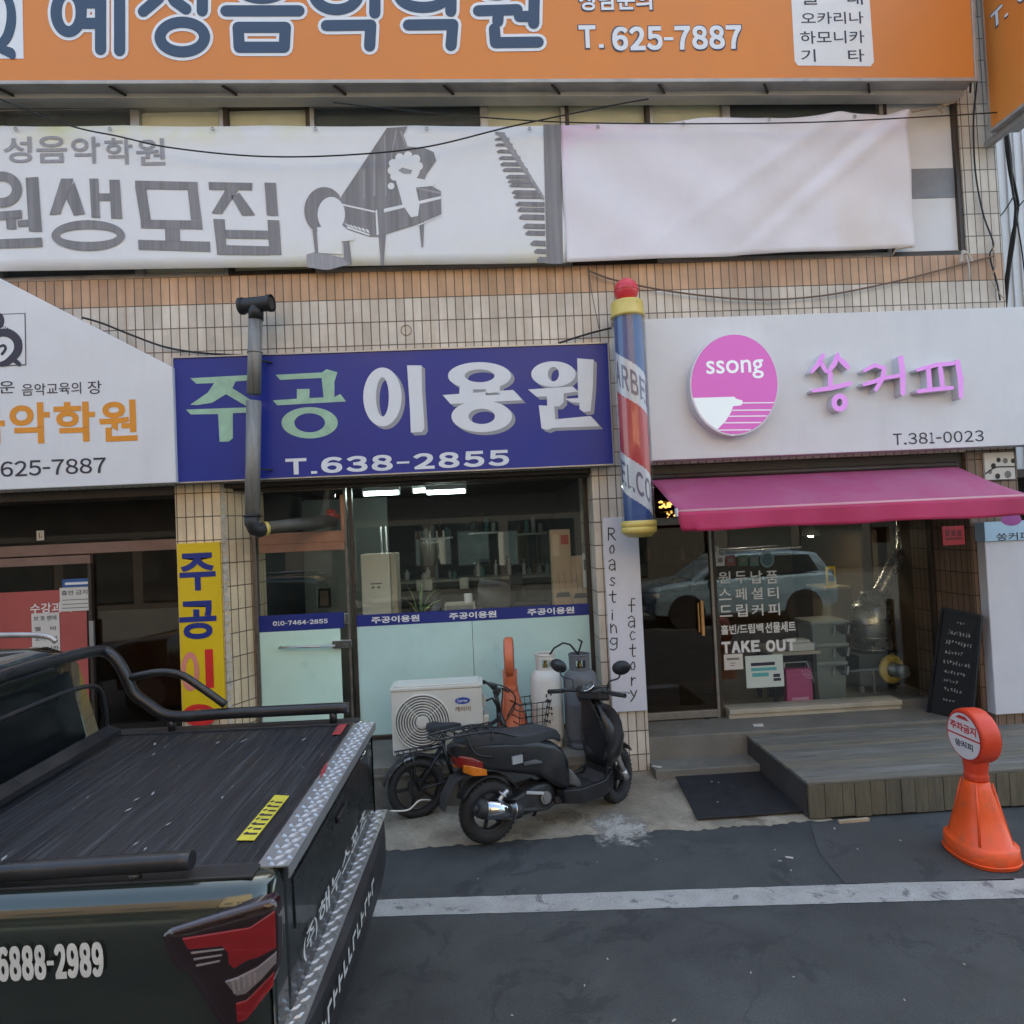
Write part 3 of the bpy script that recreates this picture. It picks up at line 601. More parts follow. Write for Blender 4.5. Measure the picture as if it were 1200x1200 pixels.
pstroke(bd, [(-30, 40), (-16, 55), (4, 50), (13, 30), (12, 5), (0, -15)], [3, 5, 6, 6, 5, 4], OY, .005, 1); pstroke(bd, [(-6, 52), (2, 58), (12, 62), (15, 66)], [4, 5, 6, 4], OY, .006, 1)
bd.build('emblem', [letter_w, navy], so)

# projecting sign at the corner
so2 = thing('projecting_sign', 'orange sign jutting out over the street from the corner of the building', 'sign', (5.2, -.2, 6.2))
PX = 5.22; a = onx(1162, 151, PX); ztop = 8.4
p = MB(); p.box(PX, PX+.28, -2.4, a.y, a.z, ztop); p.build('panel', orange_m, so2)
p = MB(); p.box(PX-.01, PX+.29, -2.4, a.y+.02, a.z-.03, a.z-.001); p.box(PX-.01, PX+.29, a.y+.001, a.y+.03, a.z-.001, ztop)
p.box(PX+.06, PX+.12, -2.3, 0, a.z-.09, a.z-.031); p.build('trim', sgrey, so2)
lt = MB(); b = onx(1163, 36, PX)
for wg, mi, dd, e in ((.055, 1, .004, .012), (.035, 0, .007, 0)):
    chars(lt, 'T. 625-7887', V(PX, b.y+e, b.z-e), V(0, -1, 0), V(0, 0, 1), 1.55+2*e, .155+2*e, dd, wg, mi, .14)
lt.build('lettering', [letter_w, navy], so2)

# ---- cloth banner with faded print
cloth = mat('banner_cloth', (.76, .76, .78), .75, var=.04, vs=1.0, dirt=.22, dcol=(.60, .55, .50), bump=.35, bs=5); pinkc = mat('bleached_cloth', (.77, .735, .78), .75, var=.05, vs=.9, dirt=.3, dcol=(.66, .58, .60), bump=.4, bs=6)
faded = mat('faded_print', (.235, .225, .235), .75, var=.28, vs=2.2, stretch=(10, 1, .25)); faded2 = mat('pale_print', (.33, .32, .34), .75, var=.2, vs=3, stretch=(10, 1, .3))
BY = -.10
def stain(m, x0, x1, z0, z1, col, amt):       # water stain bleeding from the edge of the cloth
    nt = m.node_tree; N = nt.nodes; L = nt.links; p = N['Principled BSDF']; out = p.inputs['Base Color'].links[0].from_socket
    tc = N.new('ShaderNodeTexCoord'); sx = N.new('ShaderNodeSeparateXYZ'); L.new(tc.outputs['Object'], sx.inputs[0])
    n = N.new('ShaderNodeTexNoise'); n.inputs['Scale'].default_value = 2.2; n.inputs['Detail'].default_value = 6; L.new(tc.outputs['Object'], n.inputs['Vector'])
    def rng(s, lo, hi):
        r = N.new('ShaderNodeMapRange'); r.inputs[1].default_value = lo; r.inputs[2].default_value = hi; L.new(s, r.inputs[0]); return r.outputs[0]
    def mul(s, t):
        q = N.new('ShaderNodeMath'); q.operation = 'MULTIPLY'; L.new(s, q.inputs[0])
        if isinstance(t, float): q.inputs[1].default_value = t
        else: L.new(t, q.inputs[1])
        return q.outputs[0]
    f_ = mul(mul(mul(rng(sx.outputs['X'], x0, x1), rng(sx.outputs['Z'], z0, z1)), rng(n.outputs['Fac'], .40, .62)), amt)
    mm = N.new('ShaderNodeMix'); mm.data_type = 'RGBA'; L.new(f_, mm.inputs[0]); L.new(out, mm.inputs[6]); mm.inputs[7].default_value = (*col, 1); L.new(mm.outputs[2], p.inputs['Base Color'])
stain(cloth, -.8, -2.6, 1.22, 1.46, (.74, .70, .30), .75); stain(cloth, -3.2, -2.2, .35, .05, (.72, .70, .48), .5)
stain(pinkc, 2.2, .9, 1.15, 1.38, (.74, .40, .68), .7); stain(pinkc, 1.1, .9, .2, 1.0, (.70, .48, .66), .5); stain(pinkc, 3.6, 4.3, 1.15, 1.42, (.70, .50, .66), .5); stain(pinkc, 2.4, 3.3, .9, .3, (.66, .55, .42), .35)
bn = thing('banner', 'long faded white banner with grey lettering, a grand piano and a blank right half', 'banner', (0, BY, 5.0))
def bz(px, top): 
    if top: return at(px, 147 if px < 640 else 147 + (px-640)*(-17/430), BY).z
    return at(px, 318 - (max(0, px))*(10/660) if px < 660 else 308 - (px-660)*(18/408), BY).z
def bannerstrip(mb, p0, p1, nx, nz, mi, amp):
    vs = []; fs = []
    for i in range(nx+1):
        px = p0 + (p1-p0)*i/nx; x = at(px, 230, BY).x; z0, z1 = bz(px, False), bz(px, True)
        for j in range(nz+1):
            t = j/nz; z = z0+(z1-z0)*t
            fold = amp*(.02*math.sin(7*(x*.7+z) + .4*x) * (.4+.6*t) + .012*math.sin(3.1*x + 2.0*z) + .028*math.exp(-((x-4.25 - (z-6.3)*1.25)/.10)**2)*(.3+t) - .022*math.exp(-((x-4.02-(z-6.3)*1.2)/.08)**2)*(.3+t) + .03*math.exp(-((x-3.5-(z-6.3)*1.5)/.12)**2)*t)
            vs.append(V(x + (0 if 0 < i < nx else .006*math.sin(9*t)), BY - fold, z - .012*math.sin(math.pi*(i/nx*5 % 1))*(t > .9)))
    for i in range(nx):
        for j in range(nz): fs.append((i*(nz+1)+j, (i+1)*(nz+1)+j, (i+1)*(nz+1)+j+1, i*(nz+1)+j+1))
    mb.add(vs, fs, mi, True)
c = MB(); bannerstrip(c, -190, 660, 120, 12, 0, .05); bannerstrip(c, 660, 1069, 90, 26, 1, 1.0); cl = c.build('cloth', [cloth, pinkc], bn)
sm_ = cl.modifiers.new('thickness', 'SOLIDIFY'); sm_.thickness = .002; sm_.offset = 1
lt = MB(); PY = BY-.006
for t, x0, x1, y0, y1 in (('성', 4, 37, 191, 160), ('음', 43, 78, 191, 159), ('악', 84, 117, 192, 160), ('학', 123, 155, 193, 161), ('원', 160, 193, 194, 162)):
    ptext(lt, t, (x0, y0), (x1, y1), PY, .002, .018, 1)
Z1 = lambda p: [(x/3, y/3) for x, y in p]
for q in ([(215, 628), (258, 628), (248, 660), (212, 752), (174, 756)], [(244, 662), (262, 640), (300, 752), (260, 758), (232, 695)], [(314, 628), (346, 628), (352, 766), (322, 765)], [(345, 680), (386, 680), (387, 706), (346, 706)], [(384, 632), (421, 632), (430, 769), (391, 768)],
          [(475, 635), (695, 640), (696, 668), (476, 664)], [(476, 664), (514, 665), (530, 772), (494, 772)], [(660, 667), (696, 668), (710, 776), (672, 775)], [(494, 772), (710, 776), (713, 806), (496, 802)], [(580, 803), (632, 804), (634, 850), (582, 848)], [(485, 843), (738, 850), (739, 885), (487, 878)],
          [(733, 640), (888, 643), (886, 668), (735, 667)], [(793, 667), (838, 668), (780, 752), (744, 750)], [(812, 690), (842, 678), (898, 756), (852, 758)], [(930, 642), (970, 643), (978, 758), (938, 757)], [(750, 770), (790, 771), (798, 896), (764, 895)], [(940, 773), (982, 775), (990, 896), (948, 896)], [(790, 808), (945, 811), (946, 840), (792, 838)], [(796, 862), (950, 866), (950, 897), (798, 896)],
          [(90, 625), (134, 622), (148, 815), (102, 813)], [(-60, 748), (76, 738), (78, 768), (-60, 778)], [(20, 765), (56, 763), (58, 806), (24, 806)], [(62, 775), (100, 772), (102, 796), (64, 798)], [(-60, 790), (-26, 790), (-22, 842), (148, 835), (150, 868), (-58, 876)]):
    ppoly(lt, Z1(q), PY, .002, 0)
pring(lt, 103.5, 276, 43, 18, 33.5, 7.5, PY, .0022, 0); pring(lt, 2, 222, 24, 21, 12, 10, PY, .0022, 0)
# piano, two faceless child figures, keyboard, bar
def z2(p): return [(400+x/3, y/3) for x, y in p]
ppoly(lt, z2([(0, 690), (160, 450), (232, 445), (215, 480), (230, 515), (290, 520), (325, 535), (333, 565), (300, 612), (290, 640), (350, 672), (352, 752), (262, 790), (130, 832), (100, 832), (20, 805), (-15, 780), (0, 715)]), PY, .002, 0)
ppoly(lt, z2([(130, 820), (158, 815), (148, 935), (140, 935)]), PY, .0022, 0); ppoly(lt, z2([(272, 770), (292, 765), (288, 870), (282, 870)]), PY, .0022, 0); ppoly(lt, z2([(5, 815), (25, 820), (38, 930), (-45, 930), (-40, 915), (10, 905)]), PY, .0022, 0)
ppoly(lt, z2([(150, 735), (350, 690), (350, 700), (150, 748)]), PY, .004, 2)
for q in ([(120, 740), (126, 738), (132, 825), (124, 828)], [(0, 716), (118, 742), (118, 748), (0, 722)], [(350, 676), (352, 684), (262, 664), (262, 658)], [(75, 600), (84, 590), (84, 700), (75, 700)], [(112, 545), (120, 535), (120, 690), (112, 690)], [(150, 480), (156, 470), (160, 690), (154, 690)], [(190, 460), (196, 458), (176, 560), (172, 560)], [(205, 460), (212, 460), (235, 520), (228, 522)], [(270, 790), (350, 756), (350, 760), (268, 796)], [(20, 796), (100, 824), (100, 830), (20, 803)]): ppoly(lt, z2(q), PY, .0035, 2 if len(q) == 4 and q[0][1] > 700 else 1)
for cx_, cy_, r_1 in ((182, 575, 15), (178, 600, 15), (186, 622, 14), (262, 560, 16), (272, 585, 15), (205, 555, 15), (235, 548, 15), (175, 655, 12)): ppoly(lt, z2(pell(cx_, cy_, r_1, r_1, 14)), PY, .0045+.00005*cx_/10, 2)
for k in range(6): ppoly(lt, z2([(10+15*k, 785+4*k), (20+15*k, 788+4*k), (35+13*k, 800+4*k), (25+13*k, 797+4*k)]), PY, .004, 2)
ppoly(lt, z2(pell(225, 595, 52, 48)), PY, .005, 2); ppoly(lt, z2([(190, 630), (255, 625), (330, 640), (325, 655), (262, 660), (275, 720), (270, 760), (245, 765), (215, 720), (205, 680)]), PY, .0055, 2)
ppoly(lt, z2([(200, 600), (215, 590), (250, 600), (245, 612), (220, 612)]), PY, .007, 1)
z1 = lambda p: [(x/3, y/3) for x, y in p]
ppoly(lt, z1(pell(1140, 740, 70, 82)), PY, .003, 0); ppoly(lt, z1(pell(1165, 755, 48, 62)), PY, .005, 2); ppoly(lt, z1([(1115, 800), (1200, 790), (1250, 830), (1245, 845), (1200, 850), (1205, 895), (1120, 890)]), PY, .0055, 2)
ppoly(lt, z1([(1078, 895), (1110, 885), (1200, 905), (1230, 930), (1150, 950), (1080, 940)]), PY, .003, 1); ppoly(lt, z1([(1098, 800), (1112, 800), (1118, 890), (1108, 890)]), PY, .0035, 0)
for k, (xl, xr_, y, h) in enumerate([(540, 575, 470, 9), (538, 590, 490, 9), (540, 602, 510, 10), (545, 615, 533, 12), (553, 630, 556, 12), (558, 642, 578, 13), (566, 655, 598, 13), (578, 668, 622, 13), (584, 676, 638, 12), (590, 684, 652, 12), (598, 698, 676, 13), (604, 707, 692, 13), (612, 714, 718, 15), (618, 714, 738, 15), (624, 714, 764, 18), (638, 716, 796, 17), (646, 716, 820, 16), (664, 718, 856, 18), (676, 720, 884, 16), (686, 722, 914, 20)]):
    ppoly(lt, z2([(xl, y), (xl+12, y-h*.6), (xr_, y-h*.5), (xr_, y+h*.55), (xl+4, y+h*.4)]), PY, .002, 0)
ppoly(lt, z2([(538, 462), (572, 466), (712, 690), (712, 706), (560, 486)]), PY, .0025, 1)
ppoly(lt, z2([(710, 437), (771, 437), (780, 928), (722, 928)]), PY, .002, 0)
lt.build('print', [faded, faded2, cloth], bn)
for pts in ([(1069, 131), (1098, 126), (1122, 119)], [(1069, 289), (1050, 292), (1046, 299)], [(1098, 126), (1104, 132), (1108, 124), (1102, 120)]):
    t = MB(); t.tube([at(*q, BY) for q in pts], .008, 6); t.build('tie_rope', rope_m, bn)

for k, px in enumerate((20, 130, 250, 370, 500, 620, 700, 800, 900, 1000, 1060)):
    q = at(px, 147 if px < 640 else 147+(px-640)*(-17/430), BY); m = MB(); m.ring(V(q.x, BY-.022, q.z-.045), (0, 1, 0), .013, .005, 14, 5); m.build('eyelet', alu, bn)
# ---- white school sign with sloping shoulder
SY = -.20
ss = thing('school_name_sign', 'pale grey music school sign with sloping top edge and orange letters', 'sign', (-3.6, SY, 3.0))
z0 = at(100, 570, SY).z; z1_ = at(202, 430, SY).z; xl, xr2 = -5.9, at(204, 500, SY).x
p = MB(); p.prism([V(xl, SY, z0), V(xr2, SY, z0), V(xr2, SY, z1_), V(at(0, 326, SY).x, SY, at(0, 326, SY).z), V(xl, SY, at(0, 326, SY).z+.8)], (0, .19, 0)); p.build('panel', panel_g, ss, bevel=.008)
lt = MB()
ptext(lt, '새로운', (-42, 463), (17, 446), SY, .003, .004, 0); ptext(lt, '음악교육의', (26, 464), (95, 447.5), SY, .003, .004, 0); ptext(lt, '장', (103, 462), (119, 446), SY, .003, .004, 0)
for t, x0, x1, y0, y1 in (('음', -42, 5, 522, 470), ('악', 12, 58, 521, 471), ('학', 64, 111, 519, 470), ('원', 117, 160, 518, 468)):
    ptext(lt, t, (x0, y0), (x1, y1), SY, .003, .028, 1)
pchars(lt, '625-7887', (1, 559), (124, 536), SY, .003, .012, 0, .13); pchars(lt, 'T.', (-32, 560), (-8, 537), SY, .003, .012, 0, .13)
lt.build('lettering', [ink, mat('orange_letter', (.72, .27, .02), .5, var=.05)], ss)
em = MB(); ppoly(em, [(-32, 431), (31, 428), (30, 367), (-32, 369)], SY, .003, 1); ppoly(em, [(-31, 430), (30, 427), (29, 368), (-31, 370)], SY, .004, 0)
pstroke(em, [(-24, 385), (-10, 372), (0, 371), (2, 380), (-6, 388)], [3, 4, 4, 3, 2], SY, .006, 1)
pstroke(em, [(-22, 420), (-6, 395), (8, 390), (20, 398), (21, 412), (10, 424), (2, 427)], [2, 4, 5, 5, 5, 4, 3], SY, .006, 1); pstroke(em, [(3, 415), (7, 409), (5, 405), (1, 406)], 1.6, SY, .006, 1); pstroke(em, [(8, 424), (16, 422), (23, 427)], [2.5, 3, 2.5], SY, .007, 1)
for k in range(9): ppoly(em, pell(4+2.7*k, 383+(k*.75)**1.55, .8, 1.1, 6), SY, .005, 1)
em.build('emblem', [panel_g, ink], ss)

# ---- blue barber sign
KY = -.15
kb = thing('barber_sign', 'blue barber shop sign with white and pale green letters', 'sign', (-.8, KY, 3.03))
bluem = mat('blue_sheet', (.006, .021, .235), .42, var=.06, vs=1.2, dirt=.2, dcol=(.014, .022, .19))
xL, xR = at(206, 500, KY).x, at(715, 470, KY).x; zB, zT = 3.035, 4.20
p = MB(); p.box(xL, xR, KY, -.005, zB, zT); p.build('panel', bluem, kb)
p = MB()
for q in ((xL-.012, xL, zB-.012, zT+.012), (xR, xR+.012, zB-.012, zT+.012)): p.box(q[0], q[1], KY-.012, -.004, q[2], q[3])
p.box(xL, xR, KY-.012, -.004, zB-.012, zB); p.box(xL, xR, KY-.012, -.004, zT, zT+.012); p.build('trim', alu, kb)
lt = MB()
c5 = lambda p: [(190+x/4, 330+y/4) for x, y in p]
c6 = lambda p: [(450+x/4, 380+y/4) for x, y in p]
gr = 0
for poly in ([(133, 453), (430, 437), (424, 462), (345, 468), (330, 500), (440, 570), (398, 585), (300, 528), (235, 568), (165, 579), (133, 577), (215, 520), (245, 476), (160, 479)],
             [(112, 600), (455, 588), (437, 612), (332, 617), (332, 735), (312, 750), (270, 751), (263, 621), (135, 623)],
             [(533, 437), (750, 426), (770, 411), (822, 425), (808, 470), (808, 541), (836, 527), (862, 562), (540, 580), (519, 557), (632, 549), (632, 504), (692, 503), (690, 546), (757, 543), (748, 452), (553, 461)]):
    ppoly(lt, c5(poly), KY, .003, 0)
pring(lt, 190+692/4, 330+662/4, 33, 18.3, 18, 11.2, KY, .003, 0)
def shadowed(draw):          # printed block shadow, then the white face
    for k, (mi, dd) in enumerate(((2, .0022), (2, .0024), (2, .0026), (1, .0045))):
        o = (3-k)*1.35; draw(o, o*.85, mi, dd)
def d_i(ox, oy, mi, dd):
    pring(lt, 190+1033/4+ox, 330+541/4+oy, 22.5, 34.5, 7.5, 23, KY, dd, mi)
    ppoly(lt, [(x+ox, y+oy) for x, y in c6([(108, 193), (176, 193), (178, 300), (190, 488), (178, 505), (126, 508), (122, 400)])], KY, dd+.0001, mi)
def d_y(ox, oy, mi, dd):
    pring(lt, 450+448/4+ox, 380+242/4+oy, 37, 16, 17.5, 7.5, KY, dd, mi)
    for q in ([(355, 285), (418, 298), (416, 335), (352, 338)], [(478, 298), (545, 285), (540, 330), (476, 335)], [(275, 332), (605, 308), (648, 356), (312, 374)]):
        ppoly(lt, [(x+ox, y+oy) for x, y in c6(q)], KY, dd+.0001, mi)
    pring(lt, 450+458/4+ox, 380+432/4+oy, 35.5, 18.5, 15.5, 9, KY, dd+.0002, mi)
def d_w(ox, oy, mi, dd):
    pring(lt, 450+794/4+ox, 380+234/4+oy, 26, 15, 6.5, 8.5, KY, dd, mi)
    for q in ([(675, 306), (885, 292), (910, 316), (842, 324), (842, 365), (822, 385), (765, 385), (763, 338), (715, 340)], [(905, 160), (982, 166), (978, 300), (968, 408), (936, 412), (916, 398), (916, 368), (880, 366), (848, 350), (910, 346)],
              [(725, 380), (798, 384), (802, 446), (968, 430), (1010, 478), (790, 486), (765, 496), (738, 488)]):
        ppoly(lt, [(x+ox, y+oy) for x, y in c6(q)], KY, dd+.0001, mi)
for d in (d_i, d_y, d_w): shadowed(d)
pchars(lt, 'T.638-2855', (335, 556.5), (596, 527), KY, .003, .045, 1, .2)
lt.build('lettering', [mat('pale_green_letter', (.33, .52, .38), .5, var=.18, vs=7), mat('sign_white', (.70, .72, .76), .5, var=.05), mat('shadow_grey_print', (.30, .31, .34), .5, var=.05)], kb)

# ---- coffee sign with lit badge
CY = -.20
cs = thing('coffee_sign', 'pale grey coffee shop sign with round pink badge and pink raised letters', 'sign', (3.4, CY, 3.04))
p = MB(); p.box(1.635, 6.2, CY, -.004, 3.045, 4.41); p.build('panel', panel_g, cs, bevel=.006)
BT = .12; BF = CY-BT
def c7(p): return [(700+x/4, 320+y/4) for x, y in p]
def lit(n, col, st):
    m = emit_mat(n, col, st); return m
pinkl = lit('lit_pink', (.60, .13, .48), .06); whl = lit('lit_white', (.72, .78, .82), .07)
bd = MB(); ppoly(bd, pell(860.5, 450.5, 52, 60, 48), BF, 0, 0, -BT)
bdo = bd.build('badge', [mat('badge_rim', (.72, .72, .76), .4, var=.03)], cs)
bf = MB(); ppoly(bf, pell(860.5, 450.5, 50.5, 58.3, 48), BF, .002, 0)
cup = [(441, 586), (640, 580), (652, 590), (680, 598), (680, 612), (672, 621), (636, 624), (625, 655), (600, 695), (560, 735)]
for k in range(9):
    an = R(118 + k*5.6); cup.append(((160.5+50.3*math.cos(an))*4, (130.5+58*math.sin(an))*4))
ppoly(bf, c7(cup), BF, .004, 1)
for k, (y, xs_) in enumerate(((610, 636), (644, 632), (672, 616), (703, 594), (737, 562), (762, 628))):
    yy = (y/4+320-450.5)/58.3; xr_ = 860.5+50.5*math.sqrt(max(0, 1-yy*yy)); xs2 = 700+xs_/4
    if xr_ > xs2+2: ppoly(bf, [(xs2, 320+y/4-.7), (xr_-.3, 320+y/4-1.1), (xr_-.3, 320+y/4+.1), (xs2, 320+y/4+.5)], BF, .0045, 1)
a = at(828, 440, BF); b = at(895, 440, BF)
text(bf, 'ssong', V(a.x, BF, at(860, 444.5, BF).z), (1, 0, 0), (0, 0, 1), b.x-a.x, at(860, 422, BF).z-at(860, 444.5, BF).z, .004, .010, 1)
bf.build('badge_face', [pinkl, whl], bdo)
def c8(p): return [(900+x/4, 340+y/4) for x, y in p]
LT = .10
lettr = MB(); LF = CY
def s3(pts, r):              # solid brush stroke
    o = stroke(pts, r); q = c8(o)
    lettr.prism([at(*p, CY-LT) for p in q], (0, LT, 0), 1, 1)
    ppoly(lettr, q, CY-LT, .0015, 0)
for pts, r in (([(258, 305), (240, 340), (205, 383)], [10, 12, 8]), ([(246, 335), (262, 365), (274, 382)], [9, 10, 8]), ([(326, 303), (312, 345), (282, 384)], [10, 12, 8]), ([(330, 318), (355, 340), (374, 362)], [10, 13, 10]),
               ([(293, 392), (292, 448)], 11), ([(212, 472), (300, 458), (384, 438)], [8, 11, 10]),
               ([(452, 378), (500, 352), (545, 366), (538, 410), (505, 468)], [8, 10, 12, 12, 8]), ([(450, 442), (500, 428), (548, 408)], [8, 10, 8]), ([(548, 412), (628, 398)], [8, 9]), ([(622, 318), (632, 400), (632, 484)], [13, 13, 11]),
               ([(700, 374), (790, 350), (868, 343)], [8, 10, 9]), ([(752, 372), (758, 455)], 11), ([(808, 366), (818, 450)], 11), ([(705, 474), (790, 464), (862, 458)], [9, 10, 9]), ([(888, 336), (903, 420), (904, 500)], [12, 13, 10])):
    s3(pts, r)
oc, rr = (336, 527), 25
pts = [(oc[0]+rr*math.cos(R(k*20)), oc[1]+rr*1.15*math.sin(R(k*20))) for k in range(18)]
ro = [at(900+(oc[0]+38*math.cos(R(k*15)))/4, 340+(oc[1]+43*math.sin(R(k*15)))/4, CY-LT) for k in range(24)]; ri = [at(900+(oc[0]+13*math.cos(R(k*15)))/4, 340+(oc[1]+18*math.sin(R(k*15)))/4, CY-LT) for k in range(24)]
nn = 24; bk = V(0, LT, 0)
lettr.add(ro+ri, [((k+1) % nn, k, nn+k, nn+(k+1) % nn) for k in range(nn)], 0); lettr.add(ro+[q+bk for q in ro], [(k, (k+1) % nn, nn+(k+1) % nn, nn+k) for k in range(nn)], 1); lettr.add(ri+[q+bk for q in ri], [((k+1) % nn, k, nn+k, nn+(k+1) % nn) for k in range(nn)], 1)
lettr.build('raised_letters', [lit('lit_letter', (.60, .25, .68), .09), mat('letter_side', (.62, .62, .66), .4, var=.04)], cs)
lt = MB(); pchars(lt, 'T.381-0023', (1047, 521.5), (1152, 504), CY, .003, .006, 0, .22); lt.build('lettering', ink, cs)

# ---- yellow vertical sign
YY = -.03
ys = thing('yellow_sign', 'yellow upright sign with dark blue and red letters on left tiled pillar', 'sign', (-2.7, YY, .8))
z1_ = at(233, 636, YY).z; z0 = .82; xa, xb = -2.915, -2.515
p = MB(); p.box(xa, xb, YY, -.002, z0, z1_); p.build('panel', mat('yellow_sheet', (.70, .47, .012), .45, var=.05, dirt=.2, dcol=(.45, .3, .03)), ys, bevel=.004)
lt = MB()
ptext(lt, '주', (211, 693), (252, 647), YY, .003, .03, 0); ptext(lt, '공', (211, 750), (253, 703), YY, .003, .03, 0)
pring(lt, 223, 787, 10.5, 23, 5, 16, YY, .003, 2)
a = at(240, 761, YY); b = at(251, 806, YY); lt.box(a.x, b.x, YY-.003, YY-.001, b.z, a.z, 1)
p0 = [(212, 821), (256, 819), (256, 824), (212, 826)]; pring(lt, 234, 838, 20, 13, 11, 7, YY, .003, 1)
lt.build('lettering', [blue_v, mat('scarlet_letter', (.60, .02, .02), .5, var=.05), mat('faded_pink_letter', (.65, .22, .17), .5, var=.1)], ys)

# ---- upright white board with handwritten words
RY = -.035
rs = thing('roasting_board', 'tall white board with thin handwritten letters below the barber pole', 'sign', (1.3, RY, .62))
xa, xb = 1.165, 1.508; z1_ = at(729, 606, RY).z; z0 = at(735, 834, RY).z
p = MB(); p.box(xa, xb, RY, -.001, z0, z1_); p.build('panel', mat('white_board', (.64, .63, .68), .5, var=.04), rs, bevel=.004)
lt = MB()
def c9(x, y): return (690+x/4.444, 580+y/4.444)
HW = {'R': [[(0, 1), (0, 0)], [(0, 0), (.7, .05), (.9, .28), (.6, .48), (0, .5)], [(.3, .5), (1, 1)]], 'o': [[(.5, 0), (.05, .4), (.2, .95), (.7, .95), (.95, .5), (.75, .05), (.5, 0)]],
      'a': [[(0, .2), (.5, 0), (.9, .2), (.95, 1)], [(.95, .45), (.2, .5), (0, .8), (.4, 1), (.95, .8)]], 's': [[(.95, .12), (.4, 0), (.1, .25), (.5, .48), (.95, .7), (.6, 1), (0, .9)]], 't': [[(.5, 0), (.45, .8), (.6, 1), (.9, .95)], [(0, .35), (1, .3)]],
      'i': [[(.5, .3), (.5, 1)], [(.5, 0), (.5, .06)]], 'n': [[(.05, 0), (.1, 1)], [(.1, .4), (.5, .05), (.85, .3), (.95, 1)]], 'g': [[(.9, .05), (.3, 0), (0, .3), (.4, .55), (.9, .4)], [(.92, .02), (.9, .8), (.5, 1), (.05, .92)]],
      'f': [[(.95, .05), (.55, 0), (.45, .3), (.5, 1)], [(.05, .5), (1, .48)]], 'c': [[(.9, .15), (.45, 0), (.05, .5), (.4, 1), (.95, .85)]], 'r': [[(.1, 0), (.12, 1)], [(.12, .45), (.5, .08), (.95, .1)]], 'y': [[(.05, 0), (.5, .5)], [(.95, 0), (.6, .6), (.1, 1)]]}
for word, cells in (('Roasting', [(102, 172, 138, 235), (107, 262, 134, 305), (105, 335, 138, 393), (110, 430, 136, 472), (107, 500, 142, 560), (116, 600, 128, 650), (112, 672, 146, 718), (110, 745, 150, 808)]),
                    ('factory', [(205, 538, 240, 610), (205, 630, 240, 690), (212, 710, 242, 755), (212, 778, 244, 842), (216, 870, 242, 912), (220, 950, 244, 992), (215, 1018, 250, 1075)])):
    for chx, (x0, y0, x1, y1) in zip(word, cells):
        for stt in HW[chx]:
            pts = [c9(x0+(x1-x0)*a, y0+(y1-y0)*b) for a, b in stt]
            ppoly(lt, stroke(pts, .72, 4), RY, .002+.0003*HW[chx].index(stt), 0)
lt.build('lettering', mat('marker_ink', (.02, .02, .02), .6), rs)

# ---- tall white lightbox at the right edge, small stickers
WY = -.12
wsn = thing('standing_lightbox', 'tall white sign column with pale blue header at right edge of the deck', 'sign', (5.1, WY, .4))
a = at(1157, 612, WY); b = at(1166, 838, WY); xa = at(1161, 740, WY).x
p = MB(); p.box(xa, 5.62, WY, -.005, b.z, a.z-.19); p.build('panel', mat('pale_panel', (.62, .62, .66), .4, var=.05), wsn, bevel=.008)
p = MB(); p.box(xa-.01, 5.62, WY-.02, -.005, a.z-.188, a.z)
ptext(p, '쏭커피', (1168, 634), (1206, 623), WY-.02, .002, .012, 1); ppoly(p, pell(1185, 609, 12, 7), WY-.02, .002, 2)
p.build('header', [mat('pale_blue_header', (.42, .60, .74), .4, var=.04), ink, mat('violet_mark', (.35, .08, .3), .5)], wsn)
p = MB(); p.box(xa+.02, 5.6, WY+.03, -.01, FC-.05, b.z); p.build('base', tiled, wsn)
pk = MB(); xq = at(1157, 545, -.02)
pk.pbox((1153, 531), (1190, 561), -.03, .025, 0)
for cx_, cy_, rr_, mi in ((1164, 546, 3, 1), (1170, 539, 2.6, 1), (1178, 540, 3, 2), (1187, 540, 2.6, 1), (1181, 556, 4, 2), (1169, 558, 3, 1), (1160, 553, 2.5, 2)): ppoly(pk, pell(cx_, cy_, rr_, rr_*1.1, 12), -.03, .002, mi)
pstroke(pk, [(1155, 555), (1166, 548), (1178, 547), (1189, 547)], .8, -.03, .002, 1)
tag(pk.build('patterned_plaque', [paper, dark, mat('grey_ink', (.18, .17, .16), .6)]), 'small cream plaque with dark round drawings above the awning end', 'plaque')
pk = MB(); pk.pbox((1104, 617), (1131, 638), -.015, .012, 0)
for k in range(3): pk.pbox((1108+k*7, 621), (1113+k*7, 628), -.017, .002, 1)
pk.pbox((1108, 630), (1128, 632), -.017, .002, 1)
tag(pk.build('red_sticker', [red_v, mat('dark_red_ink', (.2, .02, .02), .5)]), 'red sticker on the shaded brown tiled pillar under the awning', 'sticker')

# ------------------------------------------------------------------ barber pole
PYY = -.45
yel = mat('yellow_enamel', (.64, .49, .13), .35, var=.08, vs=5, dirt=.3, dcol=(.3, .2, .05)); redp = mat('red_plastic', (.62, .03, .05), .35, var=.06, coat=.2)
pt_ = at(738, 365, PYY); pb_ = at(747, 622, PYY)
px_ = (pt_.x+pb_.x)/2; zt_, zb_ = at(738, 373, PYY).z, at(747, 610, PYY).z; r_ = .152
bp_ = thing('barber_pole', 'barber pole with red ball, yellow caps and red, white and blue spiral', 'barber pole', (px_, PYY, zb_))
tilt = Matrix.Translation(V(px_, PYY, zb_)) @ Matrix.Rotation(R(-.2), 4, 'Y') @ Matrix.Translation(V(-px_, -PYY, -zb_))
c = (px_, PYY, 0)
